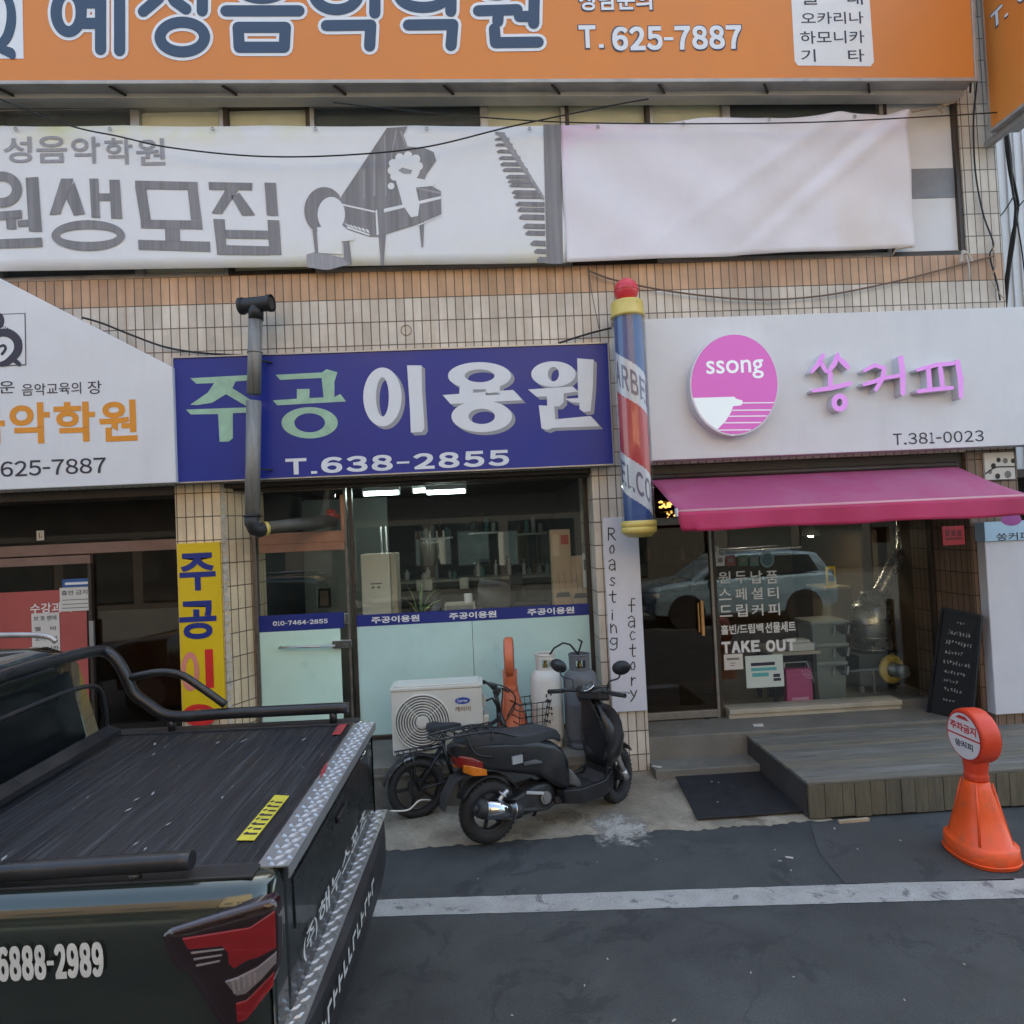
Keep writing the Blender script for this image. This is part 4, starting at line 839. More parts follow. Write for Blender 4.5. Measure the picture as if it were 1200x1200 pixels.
# spiral core: rows follow the helix, so every stripe is a run of faces of the drum
spm = mat; NA, NH = 72, 300; H = zt_-zb_; pitch = 1.55
core = MB(); vs = []; fs = []; r1 = r_*.86
for j in range(NH+1):
    for i in range(NA):
        an = 2*math.pi*i/NA; z = zb_ + H*j/NH
        vs.append(V(px_+r1*math.cos(an), PYY+r1*math.sin(an), z + 0))
core.v = vs
ZL = [at(721, y, PYY).z for y in (412, 458, 528, 574)]      # stripe borders on the left edge, measured
def stripe(z, an):
    al = (an-math.pi) if an > math.pi*.5 else (an+math.pi)   # 0 at the left edge, seam at the back
    zz = z + .29*al/math.pi
    return 2 if zz > ZL[0] else (1 if zz > ZL[1] else (0 if zz > ZL[2] else (1 if zz > ZL[3] else 2)))
for j in range(NH):
    for i in range(NA):
        core.f.append([j*NA+i, j*NA+(i+1) % NA, (j+1)*NA+(i+1) % NA, (j+1)*NA+i]); core.mi.append(stripe(zb_+H*(j+.5)/NH, 2*math.pi*(i+.5)/NA)); core.sm.append(True)
core.xf(tilt)
stripes = core.build('striped_drum', [mat('pole_red', (.50, .045, .05), .4, var=.05), mat('pole_silver', (.60, .60, .62), .4, var=.05), mat('pole_blue', (.035, .08, .25), .4, var=.06)], bp_)
# lettering running along the pale stripes
lt = MB(); rr = r1+.003
def onpole(word, zl, size):
    for k, chx in enumerate(word):
        vs, fs2 = glyphs(fwid(chx), .026, False)
        x0 = min(p.x for p in vs); x1 = max(p.x for p in vs); y0 = min(p.y for p in vs); y1 = max(p.y for p in vs); out = []
        for p in vs:
            al = -.55+.62*k+(p.x-x0)/(x1-x0)*.50; v_ = ((p.y-y0)/(y1-y0)-.5)*size
            out.append(V(px_+rr*math.cos(math.pi+al), PYY+rr*math.sin(math.pi+al), zl-.29*al/math.pi+v_))
        lt.add(out, fs2)
onpole('BARBER', (ZL[0]+ZL[1])/2, .22); onpole('WELCOME', (ZL[2]+ZL[3])/2, .22)
lt.xf(tilt)
if lt.v: lt.build('lettering', mat('pole_lettering', (.16, .13, .2), .5), stripes)
m = MB(); m.lathe([(r_, zb_), (r_, zt_)], c, n=40); m.v = [p for p in m.v]; m.f = m.f[:40]; m.mi = m.mi[:40]; m.sm = m.sm[:40]; m.xf(tilt)
m.build('clear_sleeve', glass_mat('pole_sleeve', (.93, .94, .95)), bp_)
m = MB(); m.lathe([(r_*.6, zt_-.005), (r_*1.04, zt_), (r_*1.04, zt_+.025), (r_*.99, zt_+.03), (r_*.99, zt_+.13), (r_*.92, zt_+.15), (r_*.4, zt_+.155)], c, n=36); m.xf(tilt); m.build('top_cap', yel, bp_)
m = MB(); m.ball((px_, PYY, zt_+.255), .112, 24, 14, sz=1.05); m.ring((px_, PYY, zt_+.255), (0, 0, 1), .1125, .004, 24, 5); m.lathe([(.05, zt_+.14), (.04, zt_+.17)], c, n=16); m.xf(tilt); m.build('ball', redp, bp_)
m = MB(); m.lathe([(r_*.3, zb_-.155), (r_*.7, zb_-.15), (r_*.95, zb_-.115), (r_*1.06, zb_-.11), (r_*1.06, zb_-.062), (r_*1.02, zb_-.058), (r_*1.06, zb_-.054), (r_*1.06, zb_-.005), (r_*.8, zb_+.003)], c, n=36); m.xf(tilt); m.build('bottom_cap', yel, bp_)
m = MB()
for z in (zt_+.08, zb_-.06): m.bar((px_, PYY+.1, z), (px_-.05, -.02, z), .05, .05)
m.build('bracket', bronze, bp_)

# ------------------------------------------------------------------ stove flue
FY = -.32
fl = thing('stove_flue', 'weathered grey stove pipe with black tee cap in front of blue sign', 'flue pipe', at(295, 612, FY))
gp = mat('weathered_pipe', (.23, .22, .205), .55, .35, var=.35, vs=6, stretch=(6, 6, .6), dirt=.6, dcol=(.33, .30, .26))
blk = mat('black_pipe', (.018, .018, .02), .5, var=.2)
pr = .062
p0, p1, p2 = at(295.5, 607, FY), at(297.5, 470, FY), at(299.5, 372, FY)
m = MB(); m.tube([p0, p1+V(0, 0, 0)], pr*1.06, 20); m.build('pipe', gp, fl)
m = MB(); m.tube([at(297.6, 462, FY), p2], pr*1.0, 20); m.ring(at(298.5, 413, FY), (0, 0, 1), pr*1.02, .008, 24, 6); m.build('pipe', gp, fl)
m = MB(); q = at(300, 357, FY); m.tube([at(300, 375, FY), q], pr*1.08, 18); m.tube([q+V(-.155, .03, .0), q+V(.155, -.03, 0)], pr*1.12, 20, caps=False); m.tube([q+V(-.155, .03, .0), q+V(-.12, .024, 0)], pr*1.25, 20, caps=False); m.tube([q+V(.155, -.03, .0), q+V(.12, -.024, 0)], pr*1.25, 20, caps=False)
m.tube([q+V(-.15, .029, 0), q+V(.15, -.029, 0)], pr*.95, 20); m.build('tee_cap', blk, fl)
e0 = at(296, 617, FY); hq = V(at(392, 611, GB).x, GB-.02, at(392, 609, GB).z)
m = MB(); m.tube([p0+V(0, 0, .03), e0+V(0, 0, .03), e0+V(.015, .015, -.02), e0+V(.05, .05, -.035), e0+(hq-e0)*.10+V(0, 0, -.03)], pr*1.12, 18); m.ring(p0+V(0, 0, .02), (0, 0, 1), pr*1.14, .010, 24, 6); m.build('elbow', blk, fl)
hd = (hq-e0)
s0 = e0+hd*.06+V(0, 0, -.03)
m = MB(); m.tube([s0, hq], pr*.98, 20); m.build('pipe', mat('sooty_pipe', (.09, .085, .07), .6, .3, var=.3, vs=7), fl)
m = MB(); m.tube([s0+hd*.06, s0+hd*.10], pr*1.08, 20); m.build('yellow_tape', yel, fl)
m = MB(); m.ball(hq+V(-.02, -.01, .02), .07, 10, 7, sz=1.1); m.v = [p+V(.018*math.sin(p.x*90), .012*math.sin(p.z*110), .02*math.sin(p.y*80)) for p in m.v]; m.build('stuffing_rag', mat('red_rag', (.28, .06, .05), .9, var=.3, vs=20), fl)
m = MB()
for px0, y in ((300, 420), (300, 549)): a = at(px0, y, FY); m.bar(a+V(0, .05, 0), V(a.x+.09, KY, a.z), .03, .012)
m.build('clamp', dark, fl)

# ------------------------------------------------------------------ awning
aw = thing('awning', 'crimson pink cloth awning over the coffee shop window', 'awning', (3.2, -.1, 2.4))
AX0, AX1, AF = 1.655, 4.74, -.90
pinkm = mat('crimson_canvas', (.38, .065, .16), .7, var=.07, vs=1.2, dirt=.25, dcol=(.40, .08, .15), bump=.05, bs=300)
m = MB(); nx, ny = 40, 14; vs = []; fs = []
zbk, zfr = 2.88, 2.545
for i in range(nx+1):
    for j in range(ny+1):
        s = i/nx; t = j/ny; x = AX0+(AX1-AX0)*s + (.0 if 0 < i < nx else 0)
        z = zbk+(zfr-zbk)*t - .022*math.sin(math.pi*t)*(.6+.4*math.sin(math.pi*s)) + .006*math.sin(9*s+2*t)*math.sin(math.pi*t) + .014*math.exp(-((t-.72-.25*(s-.4))/.05)**2)*(.25 < s < .85)*math.sin(math.pi*(s-.25)/.6 if .25 < s < .85 else 0)
        vs.append(V(x, -.02+(AF+.02)*t, z))
for i in range(nx):
    for j in range(ny): fs.append((i*(ny+1)+j, (i+1)*(ny+1)+j, (i+1)*(ny+1)+j+1, i*(ny+1)+j+1))
m.add(vs, fs, 0, True); c_ = m.build('canopy', pinkm, aw); q = c_.modifiers.new('thickness', 'SOLIDIFY'); q.thickness = .004
m = MB(); vs = []; fs = []
for i in range(81):
    s = i/80; x = AX0-.01+(AX1-AX0+.02)*s
    for j in range(7):
        t = j/6; wv = .010*math.sin(s*38+t*.7)*t + .012*math.sin(s*11)*t
        curl = .03*t*t*(s < .05)
        vs.append(V(x+curl, AF-.028-.006*t - wv + curl, zfr-.012-.165*t - .006*math.sin(s*17)*t))
for i in range(80):
    for j in range(6): fs.append((i*7+j, i*7+j+1, (i+1)*7+j+1, (i+1)*7+j))
m.add(vs, fs, 0, True); v_ = m.build('valance', mat('crimson_valance', (.47, .028, .11), .65, var=.08, vs=1.5), aw); q = v_.modifiers.new('thickness', 'SOLIDIFY'); q.thickness = .004
m = MB(); m.tube([V(AX0-.012, AF-.012, zfr-.01), V(AX1+.012, AF-.012, zfr-.01)], .017, 10); m.build('front_bar', mat('front_bar_pink', (.62, .28, .33), .4, var=.05), aw)
m = MB(); m.box(AX0-.022, AX0-.012, AF-.04, AF+.02, zfr-.05, zfr+.02); m.build('end_cap', white, aw)
m = MB(); m.tube([V(AX0, -.04, 2.895), V(AX1, -.04, 2.895)], .03, 12); m.build('roller', bronze, aw)
for s in (.16, .84):
    x = AX0+(AX1-AX0)*s; m = MB(); m.tube([V(x, -.02, 2.80), V(x+(.45 if s < .5 else -.45), -.45, 2.66), V(x, AF+.01, zfr-.02)], .018, 8); m.build('arm', alu, aw)

weather(pinkm, .40, (.40, .17, .25), None, .45, .66, 1.4); weather(MATS['crimson_valance'], .3, (.40, .10, .18), None, .48, .7, 1.6)
# ------------------------------------------------------------------ air conditioner outdoor unit
AY = -.44
a = at(457, 801, AY); b = at(561, 879, AY)
ac = thing('outdoor_unit', 'cream air conditioner outdoor unit with round fan grille beside the door', 'air conditioner', (a.x, AY, FL))
acm = mat('aged_white_plastic', (.60, .585, .53), .45, var=.06, vs=3, dirt=.3, dcol=(.4, .37, .3)); dkh = mat('fan_shadow', (.12, .115, .105), .7, var=.2)
x0, x1, z0, z1_ = a.x, a.x+.82, FL+.075, FL+.075+.60
m = MB(); m.box(x0, x1, AY, AY+.30, z0, z1_-.03); m.build('casing', acm, ac, bevel=.012, seg=3)
m = MB(); m.box(x0-.006, x1+.006, AY-.008, AY+.308, z1_-.028, z1_); m.box(x0+.03, x1-.03, AY+.02, AY+.28, z1_+.0005, z1_+.012); m.build('lid', acm, ac, bevel=.008)
gcx, gcz, gr_ = at(495, 841, AY).x, (z0+z1_)/2-.012, .245
m = MB(); m.disc((gcx, AY-.003, gcz), (0, 1, 0), gr_, .003, 40); m.build('fan_opening', dkh, ac)
m = MB()
for k in range(9): m.ring((gcx, AY-.012, gcz), (0, 1, 0), gr_*(.22+.0975*k), .0062 if k < 8 else .009, 40, 6)
for k in range(2):
    an = R(40+90*k); m.tube([V(gcx+gr_*math.cos(an), AY-.010, gcz+gr_*math.sin(an)), V(gcx-gr_*math.cos(an), AY-.010, gcz-gr_*math.sin(an))], .004, 5)
m.build('grille', acm, ac)
m = MB(); m.disc((gcx, AY-.016, gcz), (0, 1, 0), .05, .012, 24); m.build('hub_cap', acm, ac, bevel=.003)
m = MB()
for k in range(5):
    an = R(72*k); d = V(math.cos(an), 0, math.sin(an)); n_ = V(-math.sin(an), 0, math.cos(an))
    c0 = V(gcx, AY-.006, gcz); m.add([c0+d*.04-n_*.02, c0+d*.21-n_*.07, c0+d*.22+n_*.04, c0+d*.04+n_*.02], [(0, 1, 2, 3)])
m.build('fan_blade', mat('fan_grey', (.2, .195, .18), .5), ac)
m = MB(); q = at(542, 821, AY); m.add([V(q.x+.068*math.cos(R(15*k)), AY-.003, q.z+.030*math.sin(R(15*k))) for k in range(24)], [list(range(24))], 0)
text(m, 'Carrier', V(q.x-.048, AY-.003, q.z-.012), (1, 0, 0), (0, 0, 1), .096, .026, .002, .01, 1); text(m, '캐리어', V(q.x-.07, AY, q.z-.095), (1, 0, 0), (0, 0, 1), .14, .045, .003, .022, 2)
m.build('badge', [mat('badge_blue', (.02, .06, .32), .4), white_v, mat('brown_ink', (.2, .13, .07), .5)], ac)
m = MB(); m.box(x1+.002, x1+.05, AY+.05, AY+.22, z0+.02, z0+.30); m.box(x1+.002, x1+.03, AY+.08, AY+.2, z0+.36, z0+.46); m.build('valve_cover', acm, ac, bevel=.008)
for dx in (.10, .66):
    m = MB(); m.box(x0+dx, x0+dx+.09, AY-.01, AY+.31, FL+.001, z0-.001); m.build('foot', white, ac, bevel=.006)
m = MB(); h0 = V(x1+.03, AY+.1, z0+.42); m.tube([h0, h0+V(.06, 0, .02), h0+V(.10, .02, -.06), h0+V(.10, .04, -.2), h0+V(.04, .06, -.24)], .010, 8); m.build('hose', cable_m, ac)

# ------------------------------------------------------------------ gas cylinders
def cylinder(name, label, x, y, hgt, rad, m_body, m_col):
    t = thing(name, label, 'gas cylinder', (x, y, FL), group='gas cylinders beside the shop window')
    c = (x, y, FL); hb_ = hgt-.145
    m = MB(); m.lathe([(rad*.86, .0), (rad*.86, .045), (rad*.80, .05), (rad*.97, .08), (rad, .12), (rad, .40), (rad*1.012, .41), (rad, .42), (rad, hb_-.09), (rad*.93, hb_-.04), (rad*.72, hb_-.005), (rad*.4, hb_+.012), (rad*.15, hb_+.015)], c, n=32); m.build('body', m_body, t)
    m = MB(); rc = rad*.60
    for k0, k1, zl, zh in ((-62, 62, hb_-.03, hgt-.0), (118, 242, hb_-.03, hgt-.0), (62, 118, hgt-.05, hgt), (242, 298, hgt-.045, hgt), (242, 298, hb_-.03, hb_+.03)):
        nn = 14; o = [[V(x+rr*math.cos(R(k0+(k1-k0)*i/nn)), y+rr*math.sin(R(k0+(k1-k0)*i/nn)), FL+z) for rr, z in ((rc, zl), (rc+.004, zh), (rc-.004, zh), (rc-.006, zl))] for i in range(nn+1)]
        m.loft(o, 0, False)
    m.ring((x, y, FL+hgt-.002), (0, 0, 1), rc, .009, 28, 6); m.build('collar', m_col, t)
    m = MB(); m.lathe([(.022, hb_), (.022, hb_+.05), (.015, hb_+.055), (.015, hb_+.08), (.03, hb_+.085), (.03, hb_+.105), (.01, hb_+.107)], c, n=14); m.tube([V(x, y, FL+hb_+.045), V(x, y-.06, FL+hb_+.045)], .012, 8); m.build('valve', mat('brass', (.5, .36, .12), .35, .9), t)
    return t
cw_ = mat('cream_cylinder', (.60, .575, .52), .5, var=.08, vs=4, dirt=.5, dcol=(.28, .24, .2)); cg_ = mat('grey_cylinder', (.115, .12, .13), .5, var=.12, vs=4, dirt=.35, dcol=(.2, .2, .2))
XA = at(640, 800, -.20); XB = at(680, 800, -.23)
t1 = cylinder('gas_cylinder', 'cream gas cylinder standing behind the scooter', XA.x, -.20, at(640, 766, -.2).z-FL, .148, cw_, cw_)
t2 = cylinder('gas_cylinder', 'dark grey gas cylinder beside the pillar, right of the cream one', XB.x, -.23, at(682, 766, -.23).z-FL, .158, cg_, cg_)
m = MB()     # stencilled marks down the cylinders
for k in range(5):
    z = FL+.52-.06*k
    for an in (-96, -88, -80): 
        p = V(XA.x+.1495*math.cos(R(an)), -.20+.1495*math.sin(R(an)), z+.008*((an+k*7) % 3-1)); m.bar(p+V(-.006, -.001, 0), p+V(.007, -.001, .01*((k+an) % 2)), .004, .030-.012*((k+an) % 3))
m.build('stencil', mat('stencil_ink', (.06, .04, .04), .6), t1)
m = MB()
for k in range(5):
    z = FL+.36-.055*k
    for an in (-100, -90, -82): p = V(XB.x+.160*math.cos(R(an)), -.23+.160*math.sin(R(an)), z); m.bar(p+V(-.006, -.001, 0), p+V(.008, -.001, .008*(k % 2)), .004, .028-.008*((k+an) % 3))
m.build('stencil', mat('stencil_pale', (.28, .25, .22), .6), t2)
m = MB(); a = V(XB.x-.01, -.29, FL+.86); b = V(XA.x+.02, -.27, FL+.84); m.tube([a, a+V(-.08, -.02, .10), (a+b)/2+V(0, -.04, .13), b+V(.06, -.02, .09), b], .009, 8); m.tube([a+V(0, 0, .02), a+V(.05, .1, .1), a+V(.06, .4, .07)], .009, 8)
tag(m.build('gas_hose', rubber), 'black rubber hose joining the two gas cylinder valves', 'hose')

# ------------------------------------------------------------------ no-parking bollards
orangep = mat('orange_plastic', (.84, .092, .014), .42, var=.08, vs=4, dirt=.55, dcol=(.40, .09, .04), bump=.15, bs=40)
weather(MATS['orange_plastic'], .45, (.50, .10, .04), None, .54, .60, 6)
def bollard(loc, rz, label, hgt=1.03, th=1.0, om=None):
    orangep = om or MATS['orange_plastic']; headp = om or mat('red_orange_plastic', (.66, .055, .018), .42, var=.08, vs=4, dirt=.3, dcol=(.4, .07, .04))
    t = thing('parking_bollard', label, 'bollard', loc, (0, 0, rz), 'orange no-parking bollards')
    m = MB(); n = 40
    def ringpts(rx, ry, z, p=2.4):
        o = []
        for k in range(n):
            a = 2*math.pi*k/n; c, s = math.cos(a), math.sin(a); o.append(V(rx*math.copysign(abs(c)**(2/p), c), ry*math.copysign(abs(s)**(2/p), s), z))
        return o
    m.loft([ringpts(*q) for q in ((.232, .19, 0), (.24, .20, .012), (.236, .195, .12), (.226, .186, .128), (.20, .165, .14), (.145, .12, .33), (.095, .085, .48), (.072, .07, .535))], 0, True)
    for s in (-1, 1):
        for sy in (-1, 1): m.tube([V(s*.20*.76, sy*.165*.70, .13), V(s*.145*.76, sy*.12*.70, .33), V(s*.07, sy*.06, .53)], [.012, .010, .006], 6)
    m.tube(ringpts(.241, .201, .03), .006, 6, closed=True); m.build('base', orangep, t, local=True)
    m = MB(); m.loft([ringpts(*q) for q in ((.066, .066, .536), (.075, .074, .545), (.066, .066, .555), (.075, .074, .566), (.066, .066, .576), (.074, .066, .60), (.085, .068, .66), (.112, .07, .72))], 0, True); m.build('neck', headp, t, local=True)
    hc = hgt-.185; m = MB()
    m.lathe([(.10, -.072), (.165, -.072), (.184, -.060), (.188, -.04), (.188, .04), (.184, .06), (.165, .072), (.10, .072)], (0, 0, hc), (0, 1, 0), 40, 0, True); m.lathe([(.02, -.0715), (.1, -.0715)], (0, 0, hc), (0, 1, 0), 40); m.v = [V(p.x, p.y*th, p.z) for p in m.v]; m.build('head', headp, t, local=True, bevel=.003)
    for side in (-1, 1):
        m = MB(); y = side*.0735*th; cc = V(0, y, hc); ux = V(-side*1.0 if False else (1 if side < 0 else -1), 0, 0)
        def P(a, b, e): return cc + ux*a + V(0, side*e, b)
        def flat(pts, e, mi): 
            m.add([P(a, b, e) for a, b in pts], [list(range(len(pts)))], mi)
        flat([(.168*math.cos(R(10*k)), .168*math.sin(R(10*k))) for k in range(36)], .001, 0)
        flat([(.157*math.cos(R(a)), .157*math.sin(R(a))) for a in range(0, 181, 6)][::1], .002, 1)
        flat([(.157*math.cos(R(a)), -.012+.157*math.sin(R(a))*.93) for a in range(180, 361, 6)], .002, 1)
        text(m, '주차금지', P(-.128, .025, .002), ux, (0, 0, 1), .256, .062, .001, .04, 0); text(m, '쏭커피', P(-.088, -.088, .002), ux, (0, 0, 1), .176, .052, .001, .03, 2)
        flat([(-.07, .115), (.07, .115), (.03, .14), (-.03, .14)], .003, 0)
        m.build('sign_face', [mat('bollard_red', (.55, .03, .03), .45), mat('bollard_white', (.70, .62, .60), .5, var=.05), ink], t, local=True)
    return t
bl = onz(1150, 1003, 0)
bollard((bl.x, bl.y, 0), R(-90), 'orange no-parking bollard on the road in front of the deck')
q = at(598, 800, -.16); bollard((q.x, -.16, FL), R(-93), 'faded orange bollard turned edge-on behind the bicycle', at(598, 747, -.16).z-FL, .6, mat('faded_orange', (.58, .15, .07), .5, var=.1, vs=4, dirt=.3, dcol=(.4, .12, .06)))

# ------------------------------------------------------------------ deck, mat, chalkboard, litter
dk = thing('wooden_deck', 'weathered low wooden deck in front of the coffee shop window', 'deck', (4.2, -.55, 0))
wood = mat('weathered_wood', (.17, .155, .125), .8, var=.35, vs=5, bump=.35, bs=60, dirt=.6, dcol=(.085, .08, .07), stretch=(.5, 7, 7)); woodf = mat('mossy_wood', (.125, .11, .072), .8, var=.35, vs=5, bump=.35, bs=50, dirt=.6, dcol=(.05, .05, .04), stretch=(6, 6, .7))
wood_b = mat('grey_wood', (.185, .175, .15), .8, var=.4, vs=4, bump=.35, bs=60, dirt=.7, dcol=(.10, .095, .085), stretch=(.5, 7, 7)); wood_c = mat('tan_wood', (.20, .17, .125), .8, var=.35, vs=4, bump=.35, bs=60, dirt=.7, dcol=(.10, .095, .09), stretch=(.5, 7, 7))
dw, DT = 5.7, .31
for k in range(11):
    m = MB(); y0 = -1.185+.113*k; m.box(2.505, dw, y0+.003, y0+.110, DT-.025, DT + .002*((k*7) % 3)); m.build('plank', (wood, wood_b, wood, wood_c)[(k*5) % 4], dk, bevel=.004)
x = 2.51; rn = random.Random(5); k = 0
while x < dw:
    wd = .10+.05*rn.random(); m = MB(); m.box(x+.002, x+wd-.002, -1.18-.006*rn.random(), -1.155, .012+.01*rn.random(), DT-.027); m.build('fascia_board', woodf, dk, bevel=.003); x += wd
m = MB(); m.box(2.505, 2.53, -1.15, .055, .02, DT-.027); m.build('side_board', mat('dark_side_board', (.06, .05, .045), .75, var=.3, vs=5), dk)
m = MB()
for y in (-1.0, -.5, 0): m.box(2.54, dw, y, y+.05, .05, DT-.03)
m.build('joist', woodf, dk)
m = MB(); q = [onz(*p, .03) for p in ((791, 911), (897, 903), (946, 951), (817, 960))]; m.prism([V(p.x, p.y, .026 if i > 1 else .05) for i, p in enumerate(q)], (0, 0, .012)); tag(m.build('door_mat', mat('rubber_mat', (.018, .018, .021), .75, var=.3, vs=14, bump=.4, bs=220, dirt=.3, dcol=(.05, .05, .05)), bevel=.003), 'black rubber mat on the concrete before the coffee shop step', 'door mat')
cb = thing('chalkboard', 'black chalkboard with faint chalk writing leaning on the shaded brown pillar', 'chalkboard', (4.65, .0, DT))
q0, q1 = onz(1088, 838, DT), onz(1138, 850, DT); t0 = onx(1105, 713, q0.x+.10); t1_ = onx(1150, 722, q1.x+.10)
nrm = (q1-q0).cross(t0-q0).normalized()
if nrm.y > 0: nrm = -nrm
m = MB(); m.prism([q0, q1, t1_, t0], -nrm*.03); m.build('board', mat('slate', (.013, .013, .015), .6, var=.3, vs=5, dirt=.3, dcol=(.03, .03, .03)), cb, bevel=.002)
m = MB(); L4 = lambda s, t, e=.004: (q0*(1-s)*(1-t)+q1*s*(1-t)+t0*(1-s)*t+t1_*s*t) + nrm*e
for (a, b) in (((0, 0), (0, 1)), ((1, 0), (1, 1)), ((0, 0), (1, 0)), ((0, 1), (1, 1))): m.bar(L4(*a), L4(*b), .025, .03, 0, tuple(nrm))
m.build('frame', black, cb)
m = MB(); rn = random.Random(11)
for row, (t, s0, s1, hh) in enumerate([(.90, .42, .62, .02), (.80, .22, .78, .045), (.71, .2, .82, .045), (.62, .22, .6, .035), (.53, .2, .85, .04), (.44, .26, .75, .03), (.36, .25, .6, .03), (.28, .3, .72, .035), (.18, .3, .55, .02)]):
    s = s0
    while s < s1:
        for j in range(3):
            a = L4(s+.03*rn.random(), t+hh*rn.uniform(-.5, .5), .002); b = L4(s+.05*rn.random(), t+hh*rn.uniform(-.5, .5), .002); m.bar(a, b, .008, .002, 0, tuple(nrm))
        s += .075
m.build('chalk_writing', mat('chalk', (.36, .36, .35), .9, var=.4, vs=30), cb)
m = MB(); rn = random.Random(2)
for (px0, py0, sz, z) in [(925, 1005, 7, .006), (914, 1009, 3, .006), (927, 1020, 2, .006), (908, 996, 1.6, .006), (834, 916, 2, .06), (842, 917, 1.5, .06), (841, 940, 2, .05), (978, 971, 3, .01), (1055, 985, 2, .006), (1005, 995, 1.6, .006), (712, 1124, 2, .006), (790, 1196, 3, .006), (685, 1155, 1.6, .006), (880, 1140, 1.8, .006), (1130, 1130, 1.4, .006), (930, 1145, 1.4, .006), (600, 1190, 1.6, .006), (1060, 1172, 1.3, .006), (700, 1010, 1.3, .006), (560, 1030, 1.2, .006), (769, 1007, 1.2, .006)]:
    p = onz(px0, py0, z); r1_ = sz/190; an = rn.random()*3
    r1_ *= .75; e1 = V(math.cos(an), math.sin(an), .1)*r1_; e2 = V(-math.sin(an), math.cos(an), 0)*r1_*.45
    m.prism([p-e1-e2, p+e1-e2*.6, p+e1*.8+e2, p-e1*.9+e2], (0, 0, .003))
o = m.build('litter', mat('litter_paper', (.45, .43, .40), .8, var=.2)); o['kind'] = 'stuff'
m = MB(); p = onz(888, 850.5, FC+.004); m.prism([p+V(-.05, -.03, 0), p+V(.05, -.035, 0), p+V(.06, .03, .01), p+V(-.04, .035, .004)], (0, 0, .003)); tag(m.build('paper_scrap', paper), 'crumpled white paper scrap on the coffee shop threshold', 'paper scrap')
m = MB(); p = onz(770, 899, .128); m.prism([p+V(-.05, .03, 0), p+V(-.02, .045, 0), p+V(.05, -.01, .006), p+V(.02, -.04, .003)], (0, 0, .003)); tag(m.build('paper_scrap', paper), 'small white scrap on the lower step beside the scooter wheel', 'paper scrap')
m = MB(); a, b = onz(983, 963, .015), onz(1018, 960, .015); m.bar(a, b, .03, .02); tag(m.build('wood_offcut', mat('raw_wood', (.42, .33, .22), .8, var=.2, vs=9)), 'thin pale stick lying along the foot of the deck', 'wood stick')

# ------------------------------------------------------------------ cables
def sag(pts, n=10):
    out = []
    for i in range(len(pts)-1):
        p0 = pts[max(i-1, 0)]; p1 = pts[i]; p2 = pts[i+1]; p3 = pts[min(i+2, len(pts)-1)]
        for k in range(n):
            t = k/n; out.append(.5*((2*p1) + (p2-p0)*t + (2*p0-5*p1+4*p2-p3)*t*t + (3*p1-p0-3*p2+p3)*t**3))
    out.append(pts[-1]); return out
def cable(px, Y, r, m_, label, cat='cable', name='cable', ends=None):
    m = MB(); pts = [at(*p, Y if not isinstance(Y, list) else Y[i]) for i, p in enumerate(px)]
    m.tube(sag(pts), r, 6); tag(m.build(name, m_), label, cat)
cable([(-40, 100), (75, 145), (140, 160), (200, 173), (300, 183), (400, 182), (500, 172), (600, 148), (715, 124), (760, 116)], -.24, .007, cable_m, 'black cable sagging across the top of the grey lettering and piano print')
cable([(390, 120), (500, 132), (600, 140), (690, 144), (820, 145), (960, 143), (1100, 136), (1200, 130), (1260, 128)], -.26, .006, cable_m, 'thin dark line along the top edge of the blank banner half')
cable([(96, 372), (120, 379), (155, 393), (195, 407), (240, 414), (300, 417)], [-.20, -.16, -.1, -.05, -.03, -.03], .010, cable_m, 'black cable running from the sloping sign down to the blue sign')
cable([(655, 402), (690, 391), (718, 384)], -.05, .010, cable_m, 'short black cable between blue sign top and barber pole')
cable([(688, 316), (720, 328), (790, 342), (880, 351), (960, 347), (1040, 332), (1100, 317), (1165, 300)], -.05, .009, mat('brown_cable', (.16, .10, .07), .7), 'brown cable drooping over the tiles above the coffee sign')
cable([(690, 316), (693, 340), (702, 385)], -.03, .004, mat('grey_wire', (.12, .11, .10), .6), 'thin wire hanging down the tiles left of the barber pole', 'wire', 'wire')
cable([(1141, 40), (1145, 90), (1141, 140), (1143, 200), (1152, 250), (1164, 285), (1160, 300), (1168, 330), (1172, 352)], -.035, .008, cable_m, 'dark cable running down the narrow tiled pillar at the corner')
cable([(1163, 288), (1167, 310), (1162, 328), (1172, 345), (1178, 352)], -.05, .005, rope_m, 'frayed cord ends hanging at the foot of the corner pillar', 'cord', 'cord')
m = MB()
for k in range(7):
    pts = [at(x+dx, y, .35+.02*k) for (x, y), dx in zip([(1176, 120), (1182, 180), (1189, 225), (1192, 245), (1187, 280), (1182, 320), (1177, 362)], [rnd.uniform(-2.5, 2.5) for _ in range(7)])]
    m.tube(sag(pts, 6), .011, 6)
for pts in ([(1192, 245), (1200, 235), (1215, 225)], [(1190, 250), (1197, 290), (1203, 340)], [(1189, 228), (1175, 250), (1160, 262)]): m.tube(sag([at(*p, .34) for p in pts], 6), .007, 6)
tag(m.build('cable_bundle', cable_m), 'thick bundle of black cables beside the corner of the building', 'cable bundle')
m = MB(); c0 = at(1131, 302, -.05)
for k in range(4): m.tube(sag([c0+V(-.06+.01*k, 0, -.05), c0+V(-.04, -.02, .03+.01*k), c0+V(.02, -.02, .03), c0+V(.05+.01*k, 0, -.04)], 6), .008, 6)
m.tube(sag([c0+V(.0, -.01, .03), c0+V(.02, -.02, -.1), c0+V(.03, 0, -.22)], 6), .008, 6); tag(m.build('cord_coil', mat('pale_cord', (.5, .46, .42), .8)), 'pale cord knotted on the brown cable near the corner', 'cord')
